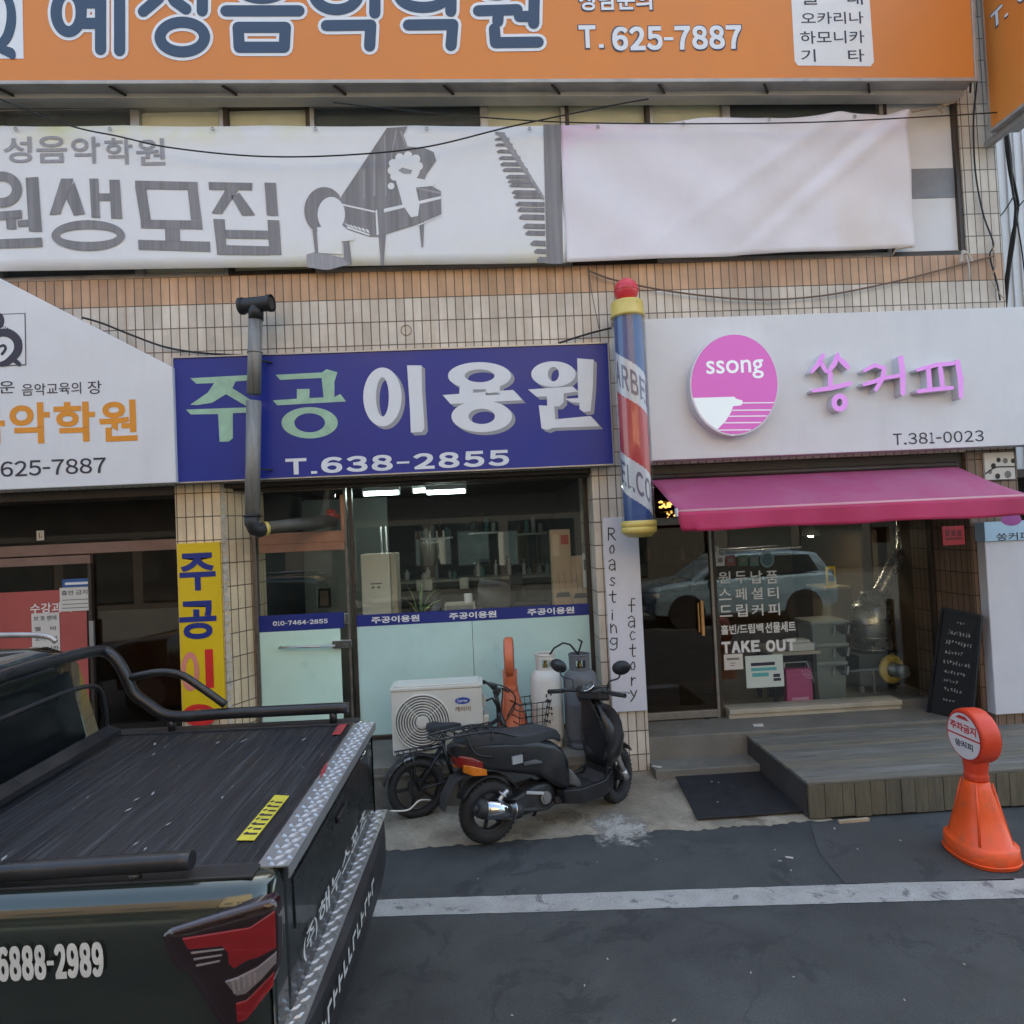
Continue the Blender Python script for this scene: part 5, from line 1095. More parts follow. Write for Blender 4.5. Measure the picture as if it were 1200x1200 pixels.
m = MB(); q = at(476, 387, -.004); m.ring(q, (0, 1, 0), .05, .003, 28, 5); tag(m.build('wall_ring', mat('rust', (.2, .12, .07), .8)), 'faint round rust ring on the tiles above the blue sign', 'wall fitting')

# ------------------------------------------------------------------ shared vehicle bits
chrome = mat('chrome', (.65, .65, .66), .18, 1.0, var=.05)
tyre_m = mat('tyre_rubber', (.022, .022, .023), .75, var=.25, vs=18, bump=.2, dirt=.4, dcol=(.06, .055, .05))
satin = mat('satin_black', (.016, .016, .018), .34, var=.25, vs=6, dirt=.6, dcol=(.05, .048, .045), grain=.15, gs=60)
matte = mat('matte_black', (.022, .022, .024), .62, var=.2, vs=9, dirt=.6, dcol=(.065, .06, .055), grain=.2, gs=60)
seatm = mat('seat_vinyl', (.026, .029, .036), .55, var=.15, vs=12, bump=.1, bs=200)
def rrect(cx, cy, cz, hy, hz, n=6, rad=.35, axis='x'):
    """ring: rounded rectangle in the plane across the x axis"""
    o = []; r = min(hy, hz)*rad*2*.5
    for qx, qz, a0 in ((1, 1, 0), (-1, 1, 90), (-1, -1, 180), (1, -1, 270)):
        for k in range(n):
            a = R(a0+90*k/(n-1)); o.append(V(cx, cy+qx*(hy-r)+r*math.cos(a), cz+qz*(hz-r)+r*math.sin(a)))
    return o
def wheel(parent, c, Rr, rt_, label=None, spokes=5, axis=(0, 1, 0), discR=None, tread=True):
    c = Vector(c); m = MB(); m.ring(c, axis, Rr-rt_, rt_, 44, 12)
    x, y, z = frame_of(axis)
    if tread:
        for k in range(36):
            an = 2*math.pi*k/36; d = x*math.cos(an)+y*math.sin(an); t_ = -x*math.sin(an)+y*math.cos(an)
            for s in (-1, 1): m.bar(c+d*(Rr-.004)+z*(s*rt_*.15)+t_*.004*s, c+d*(Rr-rt_*.30)+z*(s*rt_*.80)+t_*.018, .012, .006, 0, tuple(t_))
    ty = m.build('tyre', tyre_m, parent, local=True)
    m = MB(); ri = Rr-2*rt_*.86
    m.lathe([(ri-.006, -rt_*.6), (ri+.012, -rt_*.75), (ri+.012, -rt_*.6), (ri, -rt_*.3), (ri, rt_*.3), (ri+.012, rt_*.6), (ri+.012, rt_*.75), (ri-.006, rt_*.6), (ri-.014, 0)], c, axis, 40)
    m.f = m.f[:-2]; m.mi = m.mi[:-2]; m.sm = m.sm[:-2]
    for k in range(spokes):
        an = 2*math.pi*k/spokes; d = x*math.cos(an)+y*math.sin(an); t_ = -x*math.sin(an)+y*math.cos(an)
        m.bar(c+d*.03, c+d*(ri+.004), .028, .022, 0, tuple(t_))
    m.disc(c, axis, .045, rt_*1.5, 20); m.build('rim', satin, parent, local=True)
    if discR:
        m = MB(); m.disc(c+z*(rt_*.62), axis, discR, .004, 32); m.build('brake_disc', alu, parent, local=True)

# ------------------------------------------------------------------ scooter
rw = onz(575, 987, .012)
sc = thing('scooter', 'black motor scooter with silver exhaust parked at an angle before the shop window', 'scooter', (rw.x, rw.y, .008), (R(-4), 0, math.atan2(.557, 1.211)))
RX = 1.30
def steer(p): 
    a = R(26); p = Vector(p); o = V(1.12, 0, 0); q = p-o; return o + V(q.x*math.cos(a)-q.y*math.sin(a), q.x*math.sin(a)+q.y*math.cos(a), q.z)
sax = V(-math.sin(R(26)), math.cos(R(26)), 0)
wheel(sc, (0, 0, .245), .245, .058, spokes=5); wheel(sc, steer((RX, 0, .245)), .245, .052, axis=tuple(sax), discR=.10)
def L(m, name, mt, par=sc, **k): return m.build(name, mt, par, local=True, **k)
m = MB(); m.loft([rrect(-.30, 0, .77, .030, .028), rrect(-.25, 0, .755, .07, .06), rrect(-.15, 0, .72, .118, .09), rrect(0, 0, .685, .145, .105), rrect(.2, 0, .645, .16, .125), rrect(.40, 0, .60, .165, .14), rrect(.55, 0, .52, .165, .18), rrect(.64, 0, .46, .15, .17), rrect(.69, 0, .42, .12, .12)])
body = L(m, 'rear_body', satin)
m = MB(); m.box(.16, .25, -.174, -.150, .60, .66); L(m, 'decal', mat('silver_decal', (.35, .36, .38), .4, .3), body)
m = MB(); m.loft([rrect(.26, -.163, .585, .004, .012), rrect(.36, -.168, .585, .004, .016), rrect(.42, -.168, .57, .004, .008)]); L(m, 'decal', mat('grey_decal', (.12, .125, .13), .4), body)
m = MB(); m.loft([rrect(-.24, 0, .80, .06, .02), rrect(-.16, 0, .815, .12, .04), rrect(0, 0, .815, .145, .05), rrect(.14, 0, .80, .155, .052), rrect(.24, 0, .765, .16, .05), rrect(.36, 0, .755, .155, .05), rrect(.52, 0, .765, .135, .045), rrect(.62, 0, .735, .10, .04), rrect(.67, 0, .69, .06, .03)]); L(m, 'seat', seatm)
m = MB(); m.loft([rrect(-.265, 0, .69, .05, .03), rrect(-.23, 0, .675, .095, .05), rrect(-.15, 0, .655, .126, .05), rrect(-.08, 0, .63, .146, .035)]); tl_ = L(m, 'tail_light', mat('red_lens', (.20, .015, .012), .15, var=.1, coat=.5))
m = MB()
for s in (-1, 1): m.loft([rrect(-.225, s*.095, .63, .02, .028), rrect(-.16, s*.130, .607, .018, .036), rrect(-.06, s*.152, .585, .012, .022)])
L(m, 'indicator', mat('amber_lens', (.62, .17, .015), .15, var=.15, vs=30, coat=.5), tl_)
m = MB()      # rear rack over the tail
for s in (-1, 1):
    m.tube(sag([V(.22, s*.15, .80), V(.02, s*.15, .875), V(-.2, s*.13, .885), V(-.40, s*.11, .88)], 6), .010, 8)
    m.tube([V(.02, s*.15, .875), V(0, s*.13, .76)], .009, 6); m.tube(sag([V(-.2, s*.13, .885), V(-.14, s*.15, .74), V(.0, s*.155, .69)], 6), .008, 6)
for k in range(6): x = -.4+.085*k; m.tube([V(x, -.115-.006*k, .882), V(x, .115+.006*k, .882)], .008, 6)
m.tube([V(-.40, -.11, .88), V(-.44, -.05, .88), V(-.44, .05, .88), V(-.40, .11, .88)], .010, 8); L(m, 'luggage_rack', satin)
m = MB(); m.loft([rrect(-.14, 0, .58, .07, .012), rrect(-.28, 0, .54, .07, .012), rrect(-.36, 0, .42, .07, .012), rrect(-.38, 0, .34, .06, .01)]); 
for a0 in range(0, 150, 10):
    pass
rings = []
for k in range(14):
    a = R(25+k*9.5); c = V(.275*math.cos(a), 0, .245+.275*math.sin(a)); rr_ = []
    for j in range(7):
        b = -.075+.025*j; d = .012*(1-(b/.075)**2); rr_.append(c + V((d)*math.cos(a), b, d*math.sin(a)))
    for j in range(7):
        b = .075-.025*j; d = .012*(1-(b/.075)**2)-.006; rr_.append(c + V(d*math.cos(a), b, d*math.sin(a)))
    rings.append(rr_)
m.loft(rings); L(m, 'rear_mudguard', matte)
m = MB()      # engine and swing arm
m.loft([rrect(.02, -.06, .245, .045, .06), rrect(.18, -.075, .26, .06, .075), rrect(.36, -.07, .29, .075, .10), rrect(.5, -.05, .30, .07, .09), rrect(.58, -.02, .30, .05, .06)]); m.loft([rrect(.05, .06, .25, .04, .05), rrect(.25, .08, .27, .05, .09), rrect(.45, .07, .30, .05, .08)])
en = L(m, 'engine', mat('engine_black', (.03, .03, .031), .5, .3, var=.3, vs=14, dirt=.4, dcol=(.08, .075, .07)))
m = MB(); m.disc((.44, -.148, .285), (0, 1, 0), .048, .025, 24); m.disc((.44, -.163, .285), (0, 1, 0), .030, .012, 20); L(m, 'cover', mat('cast_grey', (.22, .21, .20), .5, .6, var=.15), en, bevel=.003)
m = MB(); m.bar((.27, -.15, .36), (.42, -.155, .325), .014, .022); L(m, 'kick_lever', mat('pale_alloy', (.6, .6, .6), .4, .5), en, bevel=.003)
m = MB(); ea, eb = V(-.17, -.19, .345), V(.20, -.175, .25); d = (eb-ea)
m.tube([ea, ea+d*.02, ea+d*.12, ea+d*.16], [.04, .062, .070, .070], 20); m.tube([ea+d*.80, ea+d*.98, ea+d*1.0], [.070, .058, .04], 20); m.tube([ea+V(-.03, 0, .006), ea+d*.02], .024, 14); m.tube(sag([eb, eb+V(.12, .03, -.03), eb+V(.30, .09, -.06), eb+V(.42, .14, .0)], 6), .018, 10); ex = L(m, 'exhaust', matte)
m = MB(); m.tube([ea+d*.15, ea+d*.81], [.0715, .0715], 22); m.tube([ea+d*.15, ea+d*.17], .074, 22); m.tube([ea+d*.79, ea+d*.81], .074, 22); hs = L(m, 'heat_shield', chrome, ex)
m = MB()
xa_, ya_, za_ = frame_of(d)
for k in range(3): 
    p = ea+d*(.56+.06*k); c_ = V(0, -1, .25).normalized(); m.bar(p+c_*.0735+V(0, 0, -.02), p+c_*.0735+V(0, 0, .022), .012, .004, 0, (0, 1, 0))
L(m, 'slot', black, hs)
m = MB(); m.loft([rrect(.60, 0, .26, .14, .035), rrect(.70, 0, .25, .165, .03), rrect(.9, 0, .25, .165, .03), rrect(1.0, 0, .27, .15, .035), rrect(1.04, 0, .33, .14, .05)]); m.loft([rrect(.55, 0, .22, .10, .03), rrect(.8, 0, .19, .09, .03), rrect(1.0, 0, .2, .07, .03)])
L(m, 'floorboard', mat('floor_grey', (.036, .034, .038), .65, var=.2, vs=12, dirt=.5, dcol=(.08, .075, .075)))
m = MB()      # leg shield with dark apron, rising to the steering head
m.loft([rrect(1.02, 0, .30, .155, .03), rrect(1.045, 0, .42, .17, .05), rrect(1.055, 0, .58, .175, .06), rrect(1.03, 0, .72, .16, .06), rrect(1.0, 0, .84, .12, .05), rrect(.985, 0, .93, .07, .04)]); 
rg = []
for z, xf_, hw in ((.40, 1.20, .15), (.48, 1.28, .19), (.62, 1.32, .215), (.74, 1.28, .205), (.85, 1.19, .165), (.95, 1.08, .10)):
    rg.append([V(1.04+(xf_-1.04)*math.cos(R(a)), hw*math.sin(R(a)), z) for a in range(-90, 91, 15)] + [V(1.03, hw*.95*math.cos(R(a)), z) for a in range(15, 180, 33)])
m.loft(rg); L(m, 'front_shield', satin)
m = MB()
for k in range(3):
    for s in (-1, 1): m.tube([V(1.11+.03*k, s*(.165-.022*k), .865-.015*k), V(1.17+.035*k, s*(.203-.035*k), .71-.01*k)], .0035, 5)
L(m, 'stripe', mat('grey_stripe', (.30, .30, .32), .4))
m = MB(); m.loft([rrect(.66, 0, .40, .10, .09), rrect(.74, 0, .36, .11, .06), rrect(.80, 0, .30, .11, .03)]); L(m, 'battery_cover', mat('dull_grey_plastic', (.09, .09, .088), .6, var=.2, vs=8))
m = MB()
for s in (-1, 1):
    m.tube([steer((1.13, s*.092, .56)), steer((RX+.0, s*.092, .245))], [.026, .024], 10); m.tube([steer((RX-.03, s*.092, .30)), steer((RX+.01, s*.092, .22))], .032, 10)
L(m, 'front_fork', mat('fork_silver', (.50, .50, .50), .35, .7, var=.1))
m = MB(); rings = []
for k in range(12):
    a = R(35+k*9); c = V(RX+.27*math.cos(a), 0, .245+.27*math.sin(a)); rr_ = []
    for j in range(7): b = -.065+.0217*j; d_2 = .018*(1-(b/.065)**2); rr_.append(steer(c+V(d_2*math.cos(a), b, d_2*math.sin(a))))
    for j in range(7): b = .065-.0217*j; d_2 = .018*(1-(b/.065)**2)-.006; rr_.append(steer(c+V(d_2*math.cos(a), b, d_2*math.sin(a))))
    rings.append(rr_)
m.loft(rings); L(m, 'front_mudguard', satin)
m = MB(); m.loft([[steer(p) for p in rrect(x, 0, z, hy, hz)] for x, z, hy, hz in ((.93, 1.005, .06, .03), (.97, 1.01, .13, .05), (1.04, 1.0, .15, .06), (1.12, .985, .11, .055), (1.17, .97, .05, .03))]); hd_ = L(m, 'headset', satin)
m = MB(); c = steer((.97, 0, 1.055)); m.lathe([(.055, 0), (.06, .012), (.052, .022), (.02, .024)], c, (-.55, 0, .85), 24); L(m, 'gauge', mat('gauge_glass', (.08, .085, .09), .12, var=.2), hd_)
m = MB(); m.ring(steer((.965, 0, 1.068)), (-.55, 0, .85), .058, .006, 28, 6); L(m, 'gauge_rim', chrome, hd_)
m = MB(); m.tube(sag([steer((.92, -.36, 1.02)), steer((.96, -.2, 1.03)), steer((1.0, 0, 1.02)), steer((.96, .2, 1.03)), steer((.92, .36, 1.02))], 6), .014, 10); hb2 = L(m, 'handlebar', satin)
for s in (-1, 1):
    m = MB(); m.tube([steer((.93, s*.24, 1.026)), steer((.91, s*.37, 1.02))], .019, 12); m.ring(steer((.91, s*.37, 1.02)), (0, 1, 0), .014, .007, 14, 6); L(m, 'grip', rubber, hb2)
    m = MB(); m.tube(sag([steer((.98, s*.2, 1.03)), steer((1.05, s*.3, 1.02)), steer((1.03, s*.36, 1.015))], 5), .006, 6); L(m, 'brake_lever', alu, hb2)
    m = MB(); b0 = steer((.99, s*.17, 1.04)); b2 = steer((1.0, s*.30, 1.20)); m.tube(sag([b0, b0+V(.01, s*.02, .07), b2+V(0, -s*.03, -.06), b2], 5), .007, 7)
    L(m, 'mirror_stem', satin, hb2)
    m = MB(); m.v = []; m.ball((0, 0, 0), .082, 18, 10, sx=.28, sy=1.15, sz=.72); m.xf(Matrix.Translation(b2+V(0, s*.02, .03)) @ Matrix.Rotation(R(20), 4, 'Z') @ Matrix.Rotation(R(s*12), 4, 'X')); mi_ = L(m, 'mirror', satin, hb2)
m = MB(); m.tube([V(.55, .10, .2), V(.50, .24, .0)], .012, 8); m.bar((.50, .20, .004), (.50, .28, .004), .04, .01); L(m, 'side_stand', matte)
m = MB(); m.tube(sag([steer((.95, .05, 1.0)), V(1.02, .1, .9), V(1.06, .05, .75)], 6), .006, 6); m.tube(sag([steer((.95, -.1, 1.02)), steer((1.08, -.14, 1.06)), V(1.08, -.08, .95)], 6), .005, 6); L(m, 'control_cable', rubber)

m = MB(); rg = []
for k in range(9):
    t = k/8; x = 1.02+.09*math.sin(t*3.1); rg.append([V(x+.03*math.sin(j*1.3+k*.5)+(.05 if j in (0, 8) else 0), -.225+.056*j, .92-.44*t+.012*math.sin(j*2+k)) for j in range(9)])
m.loft(rg, 0, True, False, False); o = L(m, 'leg_cover', mat('cover_cloth', (.022, .023, .026), .75, var=.25, vs=9, bump=.3, bs=25)); q = o.modifiers.new('thickness', 'SOLIDIFY'); q.thickness = .006
m = MB(); m.box(.62, 1.0, -.20, .20, .281, .292); L(m, 'foot_mat', rubber, bevel=.004)
for s in (-1, 1): m = MB(); m.loft([rrect(.58, s*.185, .27, .02, .05), rrect(.75, s*.195, .245, .02, .06), rrect(.98, s*.185, .26, .02, .06), rrect(1.08, s*.16, .33, .02, .06)]); L(m, 'side_skirt', satin)
m = MB()
for s in (-1, 1): m.tube(sag([V(.10, s*.17, .42), V(.02, s*.175, .36), V(0, s*.16, .26)], 5), .018, 8); m.ring(V(.055, s*.172, .40), (1, 0, 1.1), .03, .008, 16, 6)
L(m, 'rear_shock', MATS['fork_silver'])
m = MB(); m.tube(sag([V(-.24, .11, .88), V(-.05, .0, .895), V(.12, -.12, .885)], 5), .007, 6); m.tube(sag([V(-.24, -.11, .88), V(-.05, .02, .90), V(.12, .12, .885)], 5), .007, 6); L(m, 'luggage_strap', rubber)

# ------------------------------------------------------------------ electric bicycle behind the scooter
bw = onz(490, 958, .015)
bk = thing('bicycle', 'small black electric bicycle standing behind the scooter, saddle toward the truck', 'bicycle', (bw.x, bw.y, .012), (R(-3), 0, R(17)))
def K(m, name, mt, par=bk, **k): return m.build(name, mt, par, local=True, **k)
WB = 1.02
wheel(bk, (0, 0, .25), .25, .036, spokes=5, tread=True); wheel(bk, (WB, 0, .25), .25, .036, spokes=5)
m = MB(); m.disc((0, 0, .25), (0, 1, 0), .075, .09, 24); m.disc((0, -.055, .25), (0, 1, 0), .05, .02, 20); K(m, 'hub_motor', matte)
m = MB(); hd0, hd1 = V(.86, 0, .55), V(.80, 0, .74)
for a, b, r in ((V(.36, 0, .30), hd0, .032), (V(.33, 0, .28), V(.24, 0, .60), .019), (V(.28, 0, .50), hd1, .017), (hd0+V(.02, 0, -.06), hd1+V(-.015, 0, .05), .024), (V(.345, 0, .29), V(.40, 0, .27), .035)): m.tube([a, b], r, 12)
for s in (-1, 1): m.tube([V(.34, s*.03, .28), V(0, s*.065, .25)], .011, 8); m.tube([V(.245, s*.025, .57), V(0, s*.065, .25)], .010, 8)
K(m, 'frame', satin)
m = MB()
for s in (-1, 1): m.tube([V(.885, s*.055, .50), V(WB, s*.058, .25)], .014, 8)
m.tube([V(.885, -.055, .50), V(.88, 0, .52), V(.885, .055, .50)], .014, 8); K(m, 'fork', satin)
m = MB(); m.tube([V(.255, 0, .56), V(.265, 0, .70)], .016, 10); K(m, 'seat_post', satin)
m = MB(); m.loft([rrect(.13, 0, .735, .085, .03), rrect(.20, 0, .738, .092, .034), rrect(.27, 0, .73, .055, .028), rrect(.36, 0, .733, .028, .022), rrect(.42, 0, .725, .018, .016)]); m.ball((.15, 0, .735), .052, 12, 8, sx=.8, sy=1.75, sz=.75); K(m, 'saddle', seatm)
m = MB()
for s in (-1, 1):
    m.tube([V(-.17, s*.06, .565), V(.24, s*.05, .575)], .007, 6); m.tube([V(-.03, s*.06, .57), V(0, s*.066, .27)], .006, 6); m.tube([V(-.14, s*.06, .57), V(0, s*.066, .27)], .006, 6)
for k in range(6): m.tube([V(-.16+.06*k, -.06, .567), V(-.16+.06*k, .06, .567)], .006, 6)
K(m, 'rear_rack', satin)
m = MB(); rings = []
for k in range(13):
    a = R(35+k*11); c = V(.285*math.cos(a), 0, .25+.285*math.sin(a)); rr_ = [c+V(.010*(1-(b/.04)**2)*math.cos(a), b, .010*(1-(b/.04)**2)*math.sin(a)) for b in (-.04, -.02, 0, .02, .04)]
    rings.append(rr_+[p-V(math.cos(a), 0, math.sin(a))*.004 for p in rr_[::-1]])
m.loft(rings); K(m, 'mudguard', matte)
m = MB(); m.tube(sag([V(-.25, -.09, .13), V(-.1, -.1, .115), V(.0, -.09, .17), V(.1, -.08, .155)], 6), .009, 8); K(m, 'guard_bar', mat('pale_metal', (.6, .58, .55), .35, .7))
m = MB(); st_ = V(.76, 0, .98); m.tube([hd1+V(-.01, 0, .03), st_], .021, 12); m.bar(st_+V(0, 0, -.03), st_+V(.03, 0, .02), .05, .05); K(m, 'stem', satin)
m = MB(); ends = []
m.tube(sag([st_+V(-.06, -.30, .06), st_+V(-.02, -.16, .05), st_, st_+V(-.02, .16, .05), st_+V(-.06, .30, .06)], 6), .012, 8); hb3 = K(m, 'handlebar', satin)
for s in (-1, 1):
    m = MB(); m.tube([st_+V(-.035, s*.20, .053), st_+V(-.065, s*.33, .062)], .018, 10); K(m, 'grip', rubber, hb3)
    m = MB(); m.tube([st_+V(.01, s*.16, .05), st_+V(.05, s*.22, .03), st_+V(.03, s*.29, .03)], .006, 6); K(m, 'brake_lever', satin, hb3)
m = MB(); m.box(st_.x-.04, st_.x+.01, -.05, .05, st_.z+.03, st_.z+.07); K(m, 'display', black, hb3, bevel=.008)
m = MB()
for pts in ([st_+V(.02, -.16, .04), st_+V(-.02, -.22, -.12), st_+V(-.06, -.18, -.30), st_+V(.0, -.08, -.38), st_+V(.05, -.02, -.30)], [st_+V(.02, .16, .04), st_+V(.14, .10, .0), st_+V(.20, .03, -.10), st_+V(.1, 0, -.24)], [st_+V(.02, -.1, .04), st_+V(.14, -.10, -.02), st_+V(.16, -.04, -.16), st_+V(.08, 0, -.28)]): m.tube(sag(pts, 7), .006, 6)
K(m, 'brake_cable', rubber)
m = MB()      # wire basket ahead of the handlebar
bx0, bx1 = .93, 1.18
for k, z in enumerate((.62, .68, .74, .80, .86)):
    e = .012*k; m.tube([V(bx0, -.12-e, z), V(bx1+e, -.12-e, z), V(bx1+e, .12+e, z), V(bx0, .12+e, z)], .005 if k < 4 else .008, 6, closed=True)
for k in range(7):
    y = -.12+.04*k; m.tube([V(bx0, y, .62), V(bx1, y, .62), V(bx1+.05, y*1.35, .86)], .004, 5)
for s in (-1, 1):
    for k in range(5): x = bx0+.055*k; m.tube([V(x, s*.12, .62), V(x, s*.168, .86)], .004, 5)
K(m, 'basket', satin)
m = MB()
for s in (-1, 1): m.bar(V(.36, s*.09, .27+s*.12), V(.36, s*.13, .27+s*.12), .07, .02); m.bar(V(.36, s*.07, .27), V(.36, s*.08, .27+s*.12), .02, .012)
K(m, 'pedal', matte)

# ------------------------------------------------------------------ pickup truck
TR = thing('pickup_truck', 'dark olive pickup truck with black bed cover and roll bar, tailgate to the right', 'pickup truck', (-.775, -3.16, .0), (R(-2.2), 0, R(178)))
TM = W[TR]; TMi = TM.inverted()
def tly(px, py, y):         # truck-local point under a measured pixel, on the local plane y
    o = TMi @ CAM; d = TMi.to_3x3() @ ray(px, py); return o + d*((y-o.y)/d.y)
def tlz(px, py, z):
    o = TMi @ CAM; d = TMi.to_3x3() @ ray(px, py); return o + d*((z-o.z)/d.z)
def tlx(px, py, x):
    o = TMi @ CAM; d = TMi.to_3x3() @ ray(px, py); return o + d*((x-o.x)/d.x)
def T(m, name, mt, par=TR, **k): return m.build(name, mt, par, local=True, **k)
olive = mat('olive_paint', (.048, .058, .048), .20, .65, var=.08, vs=2, coat=1.0, dirt=.15, dcol=(.05, .05, .045), rvar=.05)
m_ = olive.node_tree.nodes['Principled BSDF']; m_.inputs['Coat Roughness'].default_value = .04
liner = mat('bed_black', (.018, .018, .02), .5, var=.25, vs=6, dirt=.3, dcol=(.05, .05, .055))
HW = .95
prof = [(.775, 1.285), (.80, 1.300), (.855, 1.303), (.885, 1.294), (.912, 1.274), (.932, 1.245), (.945, 1.205), (.951, 1.155), (.950, 1.09), (.942, 1.02), (.934, .97), (.938, .92), (.945, .80), (.940, .66), (.925, .50), (.90, .42)]
def side(s):
    m = MB(); rings = []
    for x, ins, dz in ((-.005, .075, -.02), (.015, .045, -.008), (.05, .018, -.002), (.10, .004, 0), (.18, 0, 0), (.6, 0, 0), (1.0, 0, 0), (1.62, 0, 0)):
        rings.append([V(x, s*(y-ins*(1 if y > .8 else .3)), z+dz*(1 if z > 1.2 else 0)) for y, z in prof])
    m.loft(rings, 0, True, False, False)
    # inner wall of the load bed
    m.loft([[V(x, s*.775, 1.285), V(x, s*.76, 1.2), V(x, s*.74, .85)] for x in (.0, .8, 1.62)], 1, True, False, False)
    m.add([V(0, s*y, z) for y, z in [(.775, 1.27), (.86, 1.28), (.90, 1.2), (.895, .9), (.90, .5), (.74, .5), (.74, 1.2)]], [list(range(7))], 0)
    return T(m, 'bed_side', [olive, liner])
b_near = side(1); side(-1)
m = MB(); m.box(.02, 1.62, -.75, .75, .80, .84); T(m, 'bed_floor', liner)
# tailgate with chequer plate on top and on the bumper
check = bpy.data.materials.new('chequer_plate'); check.use_nodes = True
nt = check.node_tree; N = nt.nodes; Lk = nt.links; p = N['Principled BSDF']; p.inputs['Metallic'].default_value = .7; p.inputs['Roughness'].default_value = .36; p.inputs['Base Color'].default_value = (.42, .43, .44, 1)
mats_plate = check
m = MB(); m.box(-.005, .06, -.74, .74, .70, 1.275); tgm = mat('tailgate_black', (.017, .02, .02), .3, var=.15, vs=4, coat=.4, dirt=.2, dcol=(.04, .04, .04)); tg = T(m, 'tailgate', tgm, bevel=.012, seg=3)
m = MB(); m.box(-.012, -.0055, -.66, .66, .98, 1.18); T(m, 'pressed_panel', tgm, tg, bevel=.005)
m = MB(); m.box(-.02, -.006, -.11, .11, 1.09, 1.17); T(m, 'handle_recess', liner, tg, bevel=.006)
m = MB(); m.bar((-.032, -.085, 1.125), (-.032, .085, 1.125), .018, .035); T(m, 'handle', black, tg, bevel=.006)
lt = MB(); text(lt, '(주)', V(-.0135, .60, .795), (0, -1, 0), (0, 0, 1), .19, .10, .001, .015)
text(lt, '해누스포츠', V(-.0135, .38, .80), (0, -1, 0), (0, 0, 1), .96, .095, .001, .012)
T(lt, 'lettering', mat('worn_white', (.5, .5, .48), .6, var=.2, vs=20), tg)
def plate(x0, x1, y0, y1, z, th):
    m = MB(); m.box(x0, x1, y0, y1, z-th, z); k = 0
    y = y0+.025
    while y < y1-.02:       # raised lozenges, alternate ones turned a quarter
        row = 0; x = x0+.018+(.014 if k % 2 else 0)
        while x < x1-.012:
            a = R(45 if (row+k) % 2 else -45); d = V(math.cos(a), math.sin(a), 0)*.024; e = V(-math.sin(a), math.cos(a), 0)*.011; c = V(x, y, z)
            up_v = V(0, 0, .007); m.add([c-d, c-e, c+d, c+e, c+up_v-d*.4, c+up_v-e*.4, c+up_v+d*.4, c+up_v+e*.4], [(0, 1, 5, 4), (1, 2, 6, 5), (2, 3, 7, 6), (3, 0, 4, 7), (4, 5, 6, 7)])
            x += .038; row += 1
        y += .042; k += 1
    return m
m = plate(-.045, .075, -.80, .80, 1.302, .006); m.box(-.045, -.040, -.80, .80, 1.255, 1.296); T(m, 'chequer_strip', check)
m = MB()
rings = []
for y in [-.97+.0647*k for k in range(31)]:
    e = .055*(abs(y)/.97)**4; rings.append([V(.06+e, y, .715), V(-.075+e*1.2, y, .712), V(-.10+e*1.3, y, .69), V(-.105+e*1.3, y, .56), V(-.09+e, y, .44), V(.06, y, .42)])
m.loft(rings, 0, False); bmp = T(m, 'bumper', liner)
m = plate(-.072, .02, -.90, .90, .722, .006); T(m, 'chequer_strip', check, bmp)
lt = MB(); rn = random.Random(9); y = .72
while y > -.3:
    h = .07; lt.add([V(-.108, y, .58), V(-.108, y-.02, .58), V(-.108, y-.02, .58+h), V(-.108, y, .58+h)], [(0, 1, 2, 3)]); z = .58+h*rn.choice((0, .4, .75)); lt.add([V(-.1085, y-.021, z), V(-.1085, y-.06, z), V(-.1085, y-.06, z+.018), V(-.1085, y-.021, z+.018)], [(0, 1, 2, 3)]); y -= .085
T(lt, 'lettering', MATS['worn_white'], bmp)
